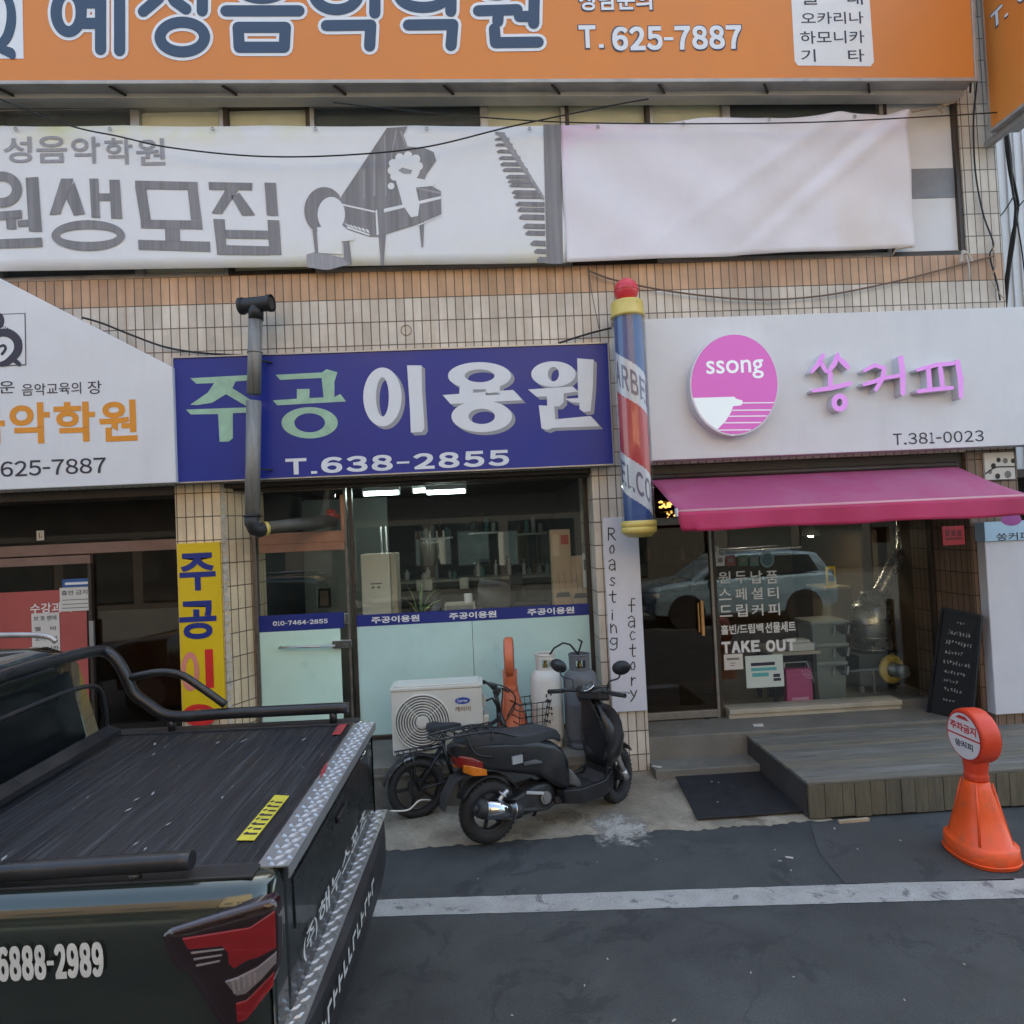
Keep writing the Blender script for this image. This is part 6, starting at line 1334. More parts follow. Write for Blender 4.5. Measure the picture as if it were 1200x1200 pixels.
# tail lights: dark housing, red lens, clear reversing lens
def zq(p): return [(180+x/4, 1000+y/4) for x, y in p]
def lamp(s):
    def P(pts, y, mt, nm, par, th):
        q = [tly(px, py, y) for px, py in zq(pts)]
        if s < 0: q = [V(v.x, -v.y, v.z) for v in q]
        m = MB(); m.prism(q, (0, -s*th, 0)); return T(m, nm, mt, par, bevel=.016 if nm == 'tail_light' else .005, seg=4)
    h = P([(34, 392), (72, 360), (300, 292), (545, 222), (572, 240), (580, 300), (582, 480), (575, 560), (545, 640), (430, 800), (395, 850), (330, 850), (250, 720), (160, 575), (110, 555), (62, 480)], .962, mat('lamp_housing', (.022, .005, .007), .10, var=.1, coat=1.0), 'tail_light', TR, .06)
    P([(130, 402), (350, 366), (450, 350), (566, 272), (572, 448), (488, 492), (440, 505), (375, 545), (350, 520), (345, 470), (320, 440), (160, 455)], .968, mat('red_lamp_lens', (.36, .008, .012), .18, var=.10, bump=.08, bs=120, stretch=(.2, 1, 3), vs=8, coat=1.0), 'red_lens', h, .01)
    P([(330, 603), (385, 586), (485, 536), (575, 462), (572, 520), (500, 600), (430, 662), (386, 672)], .968, mat('clear_lamp_lens', (.42, .42, .43), .15, .3, var=.2, vs=30, coat=1.0), 'clear_lens', h, .01)
    for k in range(5): P([(362+26*k, 600-9*k), (374+26*k, 594-9*k), (384+24*k, 655-12*k), (374+24*k, 662-12*k)], .971, mat('lens_rib', (.40, .39, .38), .3, var=.05), 'lens_rib', h, .004)
    P([(382, 705), (432, 692), (566, 556), (558, 625), (432, 786), (390, 800)], .968, MATS['red_lamp_lens'], 'red_lens', h, .01)
    for k in range(3): P([(172+12*k, 464+30*k), (330-10*k, 446+28*k), (330-10*k, 455+28*k), (176+12*k, 474+30*k)], .968, MATS['lens_rib'], 'lens_rib', h, .004)
    cov_ = [tly(px, py, .985) for px, py in zq([(38, 392), (74, 364), (300, 297), (540, 228), (566, 244), (575, 300), (577, 480), (570, 555), (540, 635), (430, 790), (395, 835), (335, 835), (255, 715), (165, 572), (112, 550), (66, 478)])]
    if s < 0: cov_ = [V(v.x, -v.y, v.z) for v in cov_]
    cc = sum(cov_, V(0, 0, 0))/len(cov_); m = MB()
    rings = [[cc+(p-cc)*k+V(0, s*dy, 0) for p in cov_] for k, dy in ((1.0, -.022), (.97, -.010), (.90, -.002), (.75, .003), (.4, .006), (.02, .007))]
    m.loft(rings, 0, True, False); T(m, 'clear_cover', glass_mat('lamp_cover', (.80, .74, .74)), h)
lamp(1)
# telephone number on the flank
lt = MB(); a = tly(-2, 1148, .958); b = tly(123, 1146, .958); zt2 = tly(60, 1106, .958).z
chars(lt, '6888-2989', V(a.x, .9585, (a.z+b.z)/2), V(-1, 0, 0), V(0, 0, 1), a.x-b.x, zt2-(a.z+b.z)/2, .002, .045, 0, .08); T(lt, 'lettering', mat('flank_white', (.62, .62, .60), .6, var=.12, vs=20), b_near)
for s in (-1, 1): m = MB(); m.box(.06, 1.62, s*.79, s*.872, 1.298, 1.310); T(m, 'rail_cap', liner, bevel=.004)
# slatted roll cover with scuffs running along the slats
cov = mat('bed_cover', (.017, .019, .023), .42, var=.40, vs=6.5, stretch=(13, .30, 9), dirt=.8, dcol=(.085, .095, .11), grain=.3, gs=90, bump=.2, bs=9, rvar=.16)
m = MB(); prof2 = []; x = .075
nsl = 24; pw_ = (1.60-.085)/nsl
rows = []
for k in range(nsl):
    x0 = .085+pw_*k
    rows += [(x0+.001, 1.294), (x0+.004, 1.297), (x0+pw_*.5, 1.2982), (x0+pw_-.004, 1.297), (x0+pw_-.001, 1.294)]
m.loft([[V(x, y, z) for x, z in rows] for y in (-.785, 0, .785)], 0, False, False, False); m.box(.085, 1.6, -.785, .785, 1.25, 1.284); cvr = T(m, 'bed_cover', cov)
m = MB(); m.box(.076, .105, -.79, .79, 1.29, 1.306); T(m, 'end_rail', satin, cvr, bevel=.004)
for s in (-1, 1): m = MB(); m.box(.08, 1.6, s*.788-.012, s*.788+.012, 1.285, 1.308); T(m, 'guide_rail', mat('rail_grey', (.06, .065, .075), .35, .5), cvr, bevel=.003)
q = [tlz(px, py, 1.303) for px, py in ((277, 985), (298, 985), (339, 933), (322, 932))]
m = MB(); m.prism([V(v.x, v.y, 1.303) for v in q], (0, 0, .002), 0)
for k in range(8):
    t = .12+.1*k; a = q[1].lerp(q[2], t); b = q[0].lerp(q[3], t); m.bar(a.lerp(b, .1)+V(0, 0, .0035), a.lerp(b, .55 if k % 2 else .8)+V(0, 0, .0035), .012, .001, 1)
    m.bar(b.lerp(a, .12)+V(0, 0, .0035), b.lerp(a, .3)+(q[3]-q[0])*.03+V(0, 0, .0035), .01, .001, 1)
T(m, 'yellow_sticker', [mat('sticker_yellow', (.52, .46, .05), .5, var=.15, vs=12), ink], cvr)
for pts in (((389, 861), (399, 861), (411, 842), (402, 842)), ((375, 912), (381, 906), (384, 893), (377, 896))):
    q = [tlz(px, py, 1.304) for px, py in pts]; m = MB(); m.prism([V(v.x, v.y, 1.3035) for v in q], (0, 0, .002)); T(m, 'red_sticker', mat('sticker_red', (.30, .04, .045), .5, var=.25, vs=20), cvr)
m = MB(); rn = random.Random(4)
for k in range(70):
    c = V(.12+1.1*rn.random(), -.7+1.4*rn.random(), 1.3005); a = R(rn.uniform(60, 120)); ln = .003+.028*rn.random()**4; d = V(math.cos(a), math.sin(a), 0)*ln; e = V(-d.y, d.x, 0)*.28
    m.add([c-d, c-e, c+d, c+e], [(0, 1, 2, 3)])
T(m, 'scuff', mat('scuff_grey', (.25, .26, .27), .8, var=.3, vs=30), cvr)
# roll bar: two side rails running up into the hoop behind the cab
RB = MB(); YB = -.80
far = [tly(px, py, YB) for px, py in ((408, 825), (330, 826), (262, 827), (200, 828), (172, 824), (157, 812), (149, 796), (141, 780), (131, 768), (118, 763))]
rr_b = .037
pts = [V(p.x, YB, p.z) for p in far]
# keep the rail level and the leg leaning
for p in pts[:4]: p.z = 1.375+.02
top_x, top_z = pts[-1].x, pts[-1].z
hoopF = pts + [V(top_x, -.55, top_z+.03), V(top_x, 0, top_z+.05)]
hoop = hoopF + [V(p.x, -p.y, p.z) for p in hoopF[-2::-1]]
nr0, nr1 = tly(0, 1022, .845), tly(225, 1008, .845)
npts = [V(nr1.x, .845, nr1.z), V((nr0.x+nr1.x)/2, .845, (nr0.z+nr1.z)/2), V(nr0.x, .845, nr0.z), V(nr0.x+.12, .84, nr0.z+.005)]
hoop = hoopF + [V(top_x, .55, top_z+.03)] + [V(p.x+.05, -p.y, p.z) for p in (pts[8], pts[6], pts[4])] + npts[::-1]
RB.tube(sag(hoop, 5), .033, 14); rbo = T(RB, 'roll_bar', satin)
for s in (1, -1):
    m = MB(); br = [tly(px, py, YB) for px, py in ((150, 795), (185, 788), (212, 791), (236, 806), (264, 826))]; m.tube(sag([V(p.x+(.16 if s < 0 else 0), s*-.80, p.z) for p in br], 5), .023, 12); T(m, 'brace', satin, rbo)
    for px0 in (390, 200):
        q = tly(px0, 828, YB); ym = -.80 if s > 0 else .845; m = MB(); m.tube([V(q.x+(0 if s > 0 else .28), ym, 1.30), V(q.x+(0 if s > 0 else .28), ym, 1.38 if s > 0 else 1.33)], .022, 10); T(m, 'mount', satin, rbo)
m = MB(); xx = pts[7].x
m.prism([V(xx-.02, -.74, 1.32), V(xx-.02, .74, 1.32), V(xx+.03, .70, 1.36), V(xx+.03, -.70, 1.36)], (0, 0, .03))
m.tube(sag([V(xx+.05, -.70, 1.32), V(xx+.02, -.66, 1.5), V(xx+.02, -.55, 1.66), V(xx+.02, 0, 1.69), V(xx+.02, .55, 1.66), V(xx+.02, .66, 1.5), V(xx+.05, .70, 1.32)], 6), .013, 10); T(m, 'inner_hoop', satin, rbo)
# cab
m = MB()
def cabring(x, hw_b, hw_t, zb, zt):
    o = [V(x, hw_b, .45), V(x, hw_b+.02, .8), V(x, hw_b, zb), V(x, hw_t+.04, zt-.09), V(x, hw_t-.03, zt-.015), V(x, hw_t-.2, zt+.01)]
    return o + [V(v.x, -v.y, v.z) for v in o[::-1]]
m.loft([cabring(1.64, .92, .66, 1.12, 1.30), cabring(1.66, .93, .68, 1.15, 1.84), cabring(1.80, .935, .70, 1.15, 1.885), cabring(2.4, .94, .71, 1.14, 1.90), cabring(3.0, .94, .69, 1.12, 1.86), cabring(3.25, .94, .62, 1.10, 1.72), cabring(3.8, .93, .55, 1.06, 1.20)]); cab = T(m, 'cab', olive)
m = MB(); m.loft([rrect(3.75, 0, .85, .92, .30), rrect(4.4, 0, .83, .90, .26), rrect(4.75, 0, .75, .85, .22), rrect(4.85, 0, .70, .8, .15)]); T(m, 'bonnet', olive)
gl = mat('tinted_glass', (.012, .016, .018), .04, var=.05, coat=.5, rvar=.02)
m = MB(); m.prism([V(1.632, -.70, 1.33), V(1.632, .70, 1.33), V(1.645, .60, 1.74), V(1.645, -.60, 1.74)], (-.006, 0, 0)); T(m, 'rear_window', mat('rear_glass', (.008, .010, .011), .25, var=.1, spec=.25), cab)
for s in (-1, 1):
    m = MB(); m.prism([V(1.85, s*.945, 1.18), V(3.15, s*.945, 1.16), V(2.95, s*.735, 1.76), V(1.9, s*.755, 1.79)], (0, s*.006, 0)); T(m, 'side_window', gl, cab)
    m = MB(); m.tube(sag([V(1.74, s*.655, 1.90), V(1.85, s*.65, 1.945), V(2.4, s*.65, 1.955), V(2.95, s*.64, 1.93), V(3.05, s*.64, 1.88)], 5), .016, 8); T(m, 'roof_rail', alu, cab)
m = MB(); m.loft([rrect(1.86, -.25, 1.90, .04, .01), rrect(1.82, -.25, 1.92, .025, .02), rrect(1.77, -.25, 1.955, .010, .02), rrect(1.765, -.25, 1.975, .004, .006)]); T(m, 'antenna', black, cab)
for x, s in ((1.05, 1), (1.05, -1), (4.05, 1), (4.05, -1)):
    wc = TMi @ (TM @ V(x, s*.80, .38)); wz = (TM @ wc).z; wc.z -= (wz-.38)
    t_ = MB(); t_.ring(wc, (0, 1, 0), .27, .115, 40, 12); ty = T(t_, 'wheel', tyre_m); r_2 = MB(); r_2.disc(wc, (0, 1, 0), .215, .2, 28); T(r_2, 'rim', alu, ty, bevel=.01)
m = MB(); m.box(.2, 4.6, -.7, .7, .38, .62); T(m, 'chassis', matte)
for nd in ():
    pass

# ------------------------------------------------------------------ notices on the glass
def notice(name, label, cat, tl, br, Y, m0, lines, mi=1, extra=None, mats=None, d=.004):
    m = MB(); a = at(*tl, Y); b = at(*br, Y); m.box(a.x, b.x, Y-d, Y-.001, b.z, a.z, 0); rn = random.Random(hash(label) % 99 if False else len(label))
    w_, h_ = b.x-a.x, a.z-b.z
    for (t, s0, s1, hh, kind) in lines:
        z = b.z+h_*t
        if isinstance(kind, str): text(m, kind, V(a.x+w_*s0, Y-d, z), (1, 0, 0), (0, 0, 1), w_*(s1-s0), h_*hh, .0015, .012, mi)
        else: m.add([V(a.x+w_*s0, Y-d-.0015, z), V(a.x+w_*s1, Y-d-.0015, z), V(a.x+w_*s1, Y-d-.0015, z+h_*hh), V(a.x+w_*s0, Y-d-.0015, z+h_*hh)], [(0, 1, 2, 3)], kind)
    return tag(m.build(name, mats or [m0, ink, MATS['grey_ink']]), label, cat)
notice('poster', 'faded red poster filling the lower glass of the music school door', 'poster', (-150, 702), (106, 860), GS-.004, red_v, [(.845, .735, .935, .07, '수강과목')], 1, mats=[mat('faded_red', (.40, .085, .075), .55, var=.12, vs=1.6), white_v, ink])
notice('notice', 'white course list with rows of handwriting on the red poster', 'notice', (37, 719), (71, 770), GS-.010, paper, [(.83, .08, .9, .11, '보 호 맨에'), (.60, .1, .9, .10, '첼    바'), (.38, .1, .92, .11, '오카리나'), (.15, .1, .95, .11, '하모니카')])
notice('notice', 'no smoking paper with three printed lines at the top corner of the red poster', 'notice', (70, 689), (107, 715), GS-.014, paper, [(.68, .06, .9, .20, '흡연 금지'), (.46, .08, .92, .035, 2), (.28, .08, .92, .035, 2), (.12, .08, .9, .035, 2)])
notice('sticker', 'small blue and white strip above the no smoking paper', 'sticker', (73, 679), (107, 687), GS-.006, blue_v, [(.3, .1, .9, .3, 1)], mats=[mat('strip_blue', (.03, .10, .30), .4), white_v])
notice('tag', 'small pale tag on the dark glass above the reddish rail', 'tag', (43, 622), (52, 633), GS-.006, paper, [(.2, .3, .45, .6, 2), (.3, .6, .8, .12, 2)])
YN = GC-.004
notice('notice', 'small white paper notice stuck below the take-out lettering', 'notice', (848, 767), (871, 784), YN, paper, [(.62, .15, .8, .14, 2), (.40, .3, .6, .05, 2), (.25, .3, .55, .05, 2)])
notice('notice', 'pale mint card with black and teal printed lines on the window', 'notice', (873, 769), (919, 804), YN, mat('pale_mint_card', (.55, .62, .57), .6, var=.05), [(.68, .14, .78, .10, 1), (.52, .14, .82, .10, 2), (.34, .16, .6, .12, 2), (.30, .72, .9, .10, 1), (.18, .72, .92, .09, 1)], mats=[MATS['pale_mint_card'], ink, mat('teal_ink', (.10, .38, .38), .6, var=.15, vs=40)])
for nm, lb, cx, cyy, mt in (('sticker', 'pale square card sticker, first in the row on the upper window', 844, 657, paper), ('sticker', 'dull red square sticker, second in the row on the upper window', 856.5, 657, mat('dull_red', (.22, .06, .06), .5)), ('sticker', 'green picture sticker with leaf pattern on the upper window', 871, 657, mat('leaf_green', (.06, .14, .06), .5, var=.5, vs=60)), ('sticker', 'teal square sticker on the upper window', 884, 657, mat('dull_teal', (.08, .17, .16), .5))):
    m = MB(); m.pbox((cx-5.5, cyy-6), (cx+5.5, cyy+6), YN-.001, .002, 0); m.pbox((cx-3, cyy-3), (cx+3, cyy+2), YN-.002, .0015, 1); tag(m.build(nm, [mt, MATS['grey_ink']]), lb, 'sticker')
m = MB(); ppoly(m, pell(899, 656, 8, 9), YN, .001, 0); ppoly(m, pell(899, 656, 6.6, 7.4), YN, .002, 1); tag(m.build('sticker', [mat('pale_teal', (.22, .32, .32), .5), mat('deep_teal', (.07, .13, .14), .5)]), 'round teal sticker on the upper window', 'sticker')

# ------------------------------------------------------------------ inside the barber shop
lampm = emit_mat('lit_tube', (.80, .97, 1.0), 7.0)
for tl, br, lb in (((427, 576.5), (467, 580.5), 'lit fluorescent tube, the lone one on the left of the barber ceiling'), ((485, 572.5), (535, 577), 'lit fluorescent tube, upper of the pair on the barber ceiling'), ((501, 575), (545, 579), 'lit fluorescent tube, lower of the pair on the barber ceiling')):
    Y = 1.2 if 'lone' in lb else (1.3 if 'upper' in lb else 1.12); a, b = at(*tl, Y), at(*br, Y); z = (a.z+b.z)/2
    t = thing('ceiling_lamp', lb, 'ceiling lamp', ((a.x+b.x)/2, Y, z), group='fluorescent tubes')
    m = MB(); m.tube([V(a.x, Y, z), V(b.x, Y, z)], .018, 10); m.build('tube', lampm, t)
    m = MB(); m.box(a.x-.02, b.x+.02, Y-.04, Y+.04, z+.03, min(3.018, z+.09)); m.box(a.x-.02, a.x-.003, Y-.02, Y+.02, z-.02, z+.03); m.box(b.x+.003, b.x+.02, Y-.02, Y+.02, z-.02, z+.03); m.box(a.x+.1, a.x+.14, Y-.01, Y+.01, min(3.015, z+.088), 3.021); m.build('housing', white, t)
Y = .75; a, b = at(422, 650, Y), at(467, 728, Y)
t = thing('standing_air_conditioner', 'cream floor standing air conditioner inside the barber window', 'air conditioner', (a.x, Y, FL))
m = MB(); m.box(a.x, b.x-.07, Y, Y+.32, FL+.03, a.z); m.build('cabinet', mat('warm_white', (.62, .58, .47), .5, var=.04), t, bevel=.012)
m = MB(); m.box(b.x-.065, b.x, Y+.01, Y+.32, FL+.03, a.z); m.build('side_panel', mat('tan_side', (.42, .36, .27), .55), t, bevel=.01)
m = MB(); m.box(a.x+.02, b.x-.02, Y+.02, Y+.3, FL, FL+.03); m.build('plinth', dark, t)
m = MB(); z = at(440, 684, Y).z; m.box(a.x+.10, a.x+.22, Y-.004, Y-.001, z-.006, z+.006); m.box(a.x+.11, a.x+.14, Y-.004, Y-.001, z-.05, z-.03); m.box(a.x+.17, a.x+.2, Y-.004, Y-.001, z-.05, z-.03); m.build('controls', MATS['grey_ink'], t)
# umbrella-like poles standing behind it
m = MB(); p = at(452, 648, 1.2)
for dx in (-.02, .02): m.tube([V(p.x+dx, 1.2, FL), V(p.x+dx*1.4-.02, 1.22, at(450, 617, 1.2).z)], .012, 8)
tag(m.build('thin_pole', alu), 'thin pale pole standing behind the cream air conditioner', 'pole')
# spiky plant in a pot
Y = .60; p = at(492, 722, Y)
t = thing('potted_plant', 'spiky green potted plant behind the barber window', 'plant', (p.x, Y, FL))
m = MB(); m.lathe([(.07, FL), (.10, FL+.02), (.13, p.z-.06), (.135, p.z-.03), (.12, p.z-.03), (.10, p.z-.05)], (p.x, Y, 0), n=20); m.build('pot', mat('terracotta', (.25, .13, .08), .8, var=.15), t)
m = MB(); rn = random.Random(8)
for k in range(20):
    an = rn.uniform(0, 6.28); ln = rn.uniform(.22, .52); sp = rn.uniform(.06, .22); c0 = V(p.x+.03*math.cos(an), Y+.03*math.sin(an), p.z-.05); L1, L2 = [], []
    for j in range(7):
        s = j/6; q = c0+V(math.cos(an)*sp*s*s*1.2, math.sin(an)*sp*s*s*.9, ln*s-.1*s*s); wd = .015*(1-s)**.6*(.5+s); sd_ = V(-math.sin(an), math.cos(an), 0)*wd
        L1.append(q-sd_); L2.append(q+sd_+V(0, 0, .003))
    m.loft([[a_, b_] for a_, b_ in zip(L1, L2)], k % 2, True, False, False)
m.build('leaves', [mat('leaf_dark', (.12, .20, .08), .5, var=.3, vs=12), mat('leaf_pale', (.28, .34, .14), .5, var=.3, vs=12)], t)
# side table with tray, white tin
Y = .70; a, b = at(520, 715, Y), at(560, 726, Y)
t = thing('side_table', 'low dark side table behind the blue band, under a tray', 'table', ((a.x+b.x)/2, Y, FL)); zt3 = at(540, 716, Y).z
m = MB(); m.box(a.x-.05, b.x+.05, Y, Y+.35, zt3-.03, zt3); m.build('tabletop', dark, t)
for dx in (a.x-.03, b.x+.01):
    for dy in (.02, .3): m = MB(); m.box(dx, dx+.03, Y+dy, Y+dy+.03, FL, zt3-.031); m.build('leg', dark, t)
m = MB(); q0, q1 = at(521, 708, Y+.05), at(557, 716, Y+.05); m.box(q0.x, q1.x, Y+.04, Y+.25, zt3+.002, q0.z); m.box(q0.x+.02, q1.x-.02, Y+.03, Y+.035, zt3+.01, q0.z-.02, 1); tag(m.build('tray', [mat('tray_beige', (.40, .36, .28), .6, var=.2, vs=20), MATS['grey_ink']], bevel=.006), 'beige basket tray on the side table', 'tray')
m = MB(); q = at(549, 708, Y+.12); m.lathe([(.042, q.z+.002), (.045, q.z+.01), (.045, q.z+.11), (.04, q.z+.115), (.01, q.z+.116)], (q.x, Y+.12, 0), n=20); tag(m.build('canister', white), 'white canister standing on the beige tray', 'canister')
# covered barber chair
Y = 1.3; p = at(580, 700, Y)
t = thing('barber_chair', 'grey covered barber chair seen through the window', 'chair', (p.x, Y, FL))
grc = mat('grey_cover', (.12, .12, .13), .8, var=.15, vs=5, bump=.3, bs=14)
m = MB(); c = at(578, 694, Y); m.ball((0, 0, 0), .24, 32, 22, sx=.72, sy=.5, sz=.95); m.v = [V(q.x*(1.15-.9*q.z)+.03*math.sin(q.z*21+q.x*6), q.y+.03*math.sin(q.x*27+q.z*13), q.z+.03*math.sin(q.x*23+q.y*15)) for q in m.v]; m.xf(Matrix.Translation(V(c.x, Y, c.z-.05)) @ Matrix.Rotation(R(-38), 4, 'Y')); m.build('covered_back', grc, t)
m = MB(); m.loft([[V(c.x+.1+dx*1.0, Y-.3+dy, z) for dx, dy in ((-.3, 0), (.35, 0), (.35, .5), (-.3, .5))] for z in (FL+.42, FL+.55)], 0, False); m.build('seat', seatm, t, bevel=.03)
m = MB(); m.lathe([(.24, FL), (.25, FL+.03), (.06, FL+.06), (.05, FL+.42)], (c.x+.1, Y, 0), n=20); m.build('base', chrome, t)
for s in (-.28, .38): m = MB(); m.box(c.x+s, c.x+s+.06, Y-.3, Y+.2, FL+.72, FL+.77); m.box(c.x+s+.01, c.x+s+.05, Y-.05, Y, FL+.5, FL+.72); m.build('armrest', seatm, t, bevel=.01)
# back counter with mirrors, shelf and bottles
Y = 3.85
t = thing('barber_counter', 'long pale counter along the barber back wall below the mirrors', 'counter', (0, Y, FL)); zc = at(560, 676, Y).z
m = MB(); m.box(-1.6, 1.15, Y-.1, 4.28, zc-.05, zc); m.build('countertop', mat('pale_counter', (.30, .32, .30), .4, var=.1), t, bevel=.006)
for k in range(4): m = MB(); m.box(-1.55+.68*k, -.92+.68*k, Y-.06, 4.27, FL, zc-.052); m.build('cupboard', inner, t, bevel=.006)
mirm = mat('mirror', (.6, .62, .62), .03, 1.0, var=.02, rvar=.01)
for k, (x0, x1) in enumerate(((485, 530), (535, 575), (582, 620), (628, 660))):
    a, b = at(x0, 622, 4.25), at(x1, 662, 4.25); m = MB(); m.box(a.x, b.x, 4.26, 4.285, b.z, a.z); w_3 = tag(m.build('mirror', [mat('mirror_frame', (.12, .12, .12), .5)], bevel=.004), ['wall mirror behind the plant', 'narrow wall mirror left of the covered chair', 'wall mirror above the covered chair', 'wall mirror nearest the cardboard boxes'][k], 'mirror', 'barber wall mirrors')
    m = MB(); m.box(a.x+.02, b.x-.02, 4.255, 4.259, b.z+.02, a.z-.02); m.build('glass', mirm, w_3)
rn = random.Random(31)
kb_ = [mat('bottle_white', (.6, .6, .58), .4, var=.05), mat('bottle_grey', (.3, .32, .33), .35, var=.1), mat('bottle_brown', (.12, .07, .04), .3, var=.1), mat('bottle_teal', (.12, .28, .28), .35, var=.1)]
for k in range(17):
    px0 = 486+11.0*k+rn.uniform(-9, 9); q = at(px0, 675, Y+.05+.1*rn.random()); h = rn.uniform(.07, .30); r_3 = rn.uniform(.025, .05); m = MB(); yy = Y+.02+.15*rn.random()
    m.lathe([(r_3*.9, zc+.001), (r_3, zc+.01), (r_3, zc+h*.7), (r_3*.4, zc+h*.8), (r_3*.4, zc+h*.93), (r_3*.5, zc+h*.94), (r_3*.5, zc+h)], (q.x, yy, 0), n=12)
    o = tag(m.build('bottle', kb_[rn.choice((0, 0, 0, 1, 1, 2, 3))]), 'small bottle on the barber counter below the mirrors', 'bottle', 'bottles on the barber counter')
for px0, yb_, lb in ((505, 700, 'dark barber chair nearest the potted plant'), (622, 700, 'dark barber chair standing before the cartons')):
    Y = 2.4; p = at(px0, yb_, Y); t = thing('barber_chair', lb, 'chair', (p.x, Y, FL), (0, 0, R(12)))
    m = MB(); m.lathe([(.26, FL), (.27, FL+.03), (.06, FL+.06), (.05, FL+.42)], (p.x, Y, 0), n=20); m.build('base', chrome, t)
    m = MB(); m.box(p.x-.27, p.x+.27, Y-.25, Y+.25, FL+.43, FL+.55); m.build('seat', seatm, t, bevel=.03)
    m = MB(); m.box(p.x-.25, p.x+.25, Y-.32, Y-.22, FL+.56, FL+1.12); m.box(p.x-.13, p.x+.13, Y-.31, Y-.23, FL+1.13, FL+1.30); m.build('backrest', seatm, t, bevel=.03)
    for s in (-.31, .27): m = MB(); m.box(p.x+s, p.x+s+.05, Y-.2, Y+.2, FL+.72, FL+.77); m.box(p.x+s+.01, p.x+s+.04, Y-.02, Y+.02, FL+.5, FL+.72); m.build('armrest', chrome, t, bevel=.008)
for k, (x0, x1, yt, yb_, lb) in enumerate(((487, 506, 660, 672, 'white towel folded over the counter edge, left one'), (538, 549, 668, 680, 'white towel hanging from the counter by the mirrors'), (596, 612, 664, 676, 'grey towel hanging on the counter nearest the cartons'))):
    m = MB(); a, b = at(x0, yt, 3.72), at(x1, yb_, 3.72); m.box(a.x, b.x, 3.70, 3.74, zc-.16, zc+.012); tag(m.build('towel', [white, white, grc][k], bevel=.01), lb, 'towel')
for k in range(3):
    m = MB(); x = -1.0+.75*k; m.box(x, x+.5, 4.1, 4.28, 2.35+.05*(k % 2), 2.38+.05*(k % 2)); tag(m.build('wall_shelf', alu), ['metal wall shelf above the plant mirrors', 'metal wall shelf at the middle of the barber back wall', 'metal wall shelf above the covered chair'][k], 'shelf')
    for j in range(4):
        m = MB(); r_6 = .035; z = 2.381+.05*(k % 2); m.lathe([(r_6, z), (r_6, z+.12+.05*(j % 3)), (r_6*.5, z+.15+.05*(j % 3))], (x+.08+.11*j, 4.19, 0), n=10); tag(m.build('bottle', kb_[(j+k) % 4]), 'small bottle on a metal shelf of the barber back wall', 'bottle', 'bottles on the metal wall shelves')
# cardboard cartons by the window
cart = mat('carton', (.40, .28, .18), .8, var=.08, vs=4); cart2 = mat('carton_print', (.50, .36, .25), .7, var=.08)
for tl, br, Y, lb in (((645, 621), (672, 708), .55, 'tall tan carton with a red square and a mop picture'), ((669, 652), (690, 709), .50, 'shorter tan carton with a mop picture at the window corner')):
    a, b = at(*tl, Y), at(*br, Y); t = thing('cardboard_box', lb, 'box', ((a.x+b.x)/2, Y, FL), group='cartons inside the barber window')
    m = MB(); m.box(a.x, b.x, Y, Y+.16, FL, a.z); m.build('carton', cart, t, bevel=.005)
    m = MB(); w_ = b.x-a.x; zz_ = b.z
    for k in range(2):
        xk = a.x+w_*(.35+.3*k); m.bar((xk, Y-.003, zz_+.12), (xk-.01, Y-.003, zz_+.34), .012, .002, 1); m.prism([V(xk-.05, Y-.001, zz_+.08), V(xk+.05, Y-.001, zz_+.08), V(xk+.03, Y-.001, zz_+.13), V(xk-.03, Y-.001, zz_+.13)], (0, -.003, 0), 1)
    if 'tall' in lb:
        m.box(a.x+w_*.08, a.x+w_*.4, Y-.003, Y-.001, a.z-.28, a.z-.05, 0); m.box(a.x+w_*.5, a.x+w_*.9, Y-.003, Y-.001, a.z-.16, a.z-.06, 2)
    m.build('print', [cart2, mat('print_black', (.05, .05, .05), .6), mat('print_red', (.35, .05, .04), .6)], t)
notice('leaflet', 'pale leaflet with pictures on the wall past the cartons', 'leaflet', (682, 648), (690, 688), .48, paper, [(.5, .2, .8, .3, 2)])
# framed pictures seen through the door glass
for tl, br, Y, lb, mt in (((332, 650), (349, 670), 2.6, 'dark picture frame high on the wall seen through the barber door', paper), ((372, 690), (388, 712), 2.2, 'tilted picture frame low on the wall seen through the barber door', mat('picture_brown', (.16, .12, .10), .6, var=.3, vs=10)), ((355, 655), (368, 699), 2.9, 'tall pale poster seen through the barber door', mat('dim_poster', (.22, .24, .24), .7, var=.3, vs=6))):
    a, b = at(*tl, Y), at(*br, Y); t = thing('picture', lb, 'picture', ((a.x+b.x)/2, Y, b.z)); m = MB(); m.box(a.x, b.x, Y, Y+.02, b.z, a.z); m.build('frame', black, t); m = MB(); m.box(a.x+.03, b.x-.03, Y-.004, Y-.001, b.z+.03, a.z-.03); m.build('print', mt, t)
Y = 2.62; m = MB(); m.box(-2.44, -1.3, Y, Y+.06, FL, 2.97); o = m.build('interior_partition', mat('lamplit_partition', (.20, .22, .21), .7, var=.12), B)  # colour brightened in place of lamp light falling on the partition

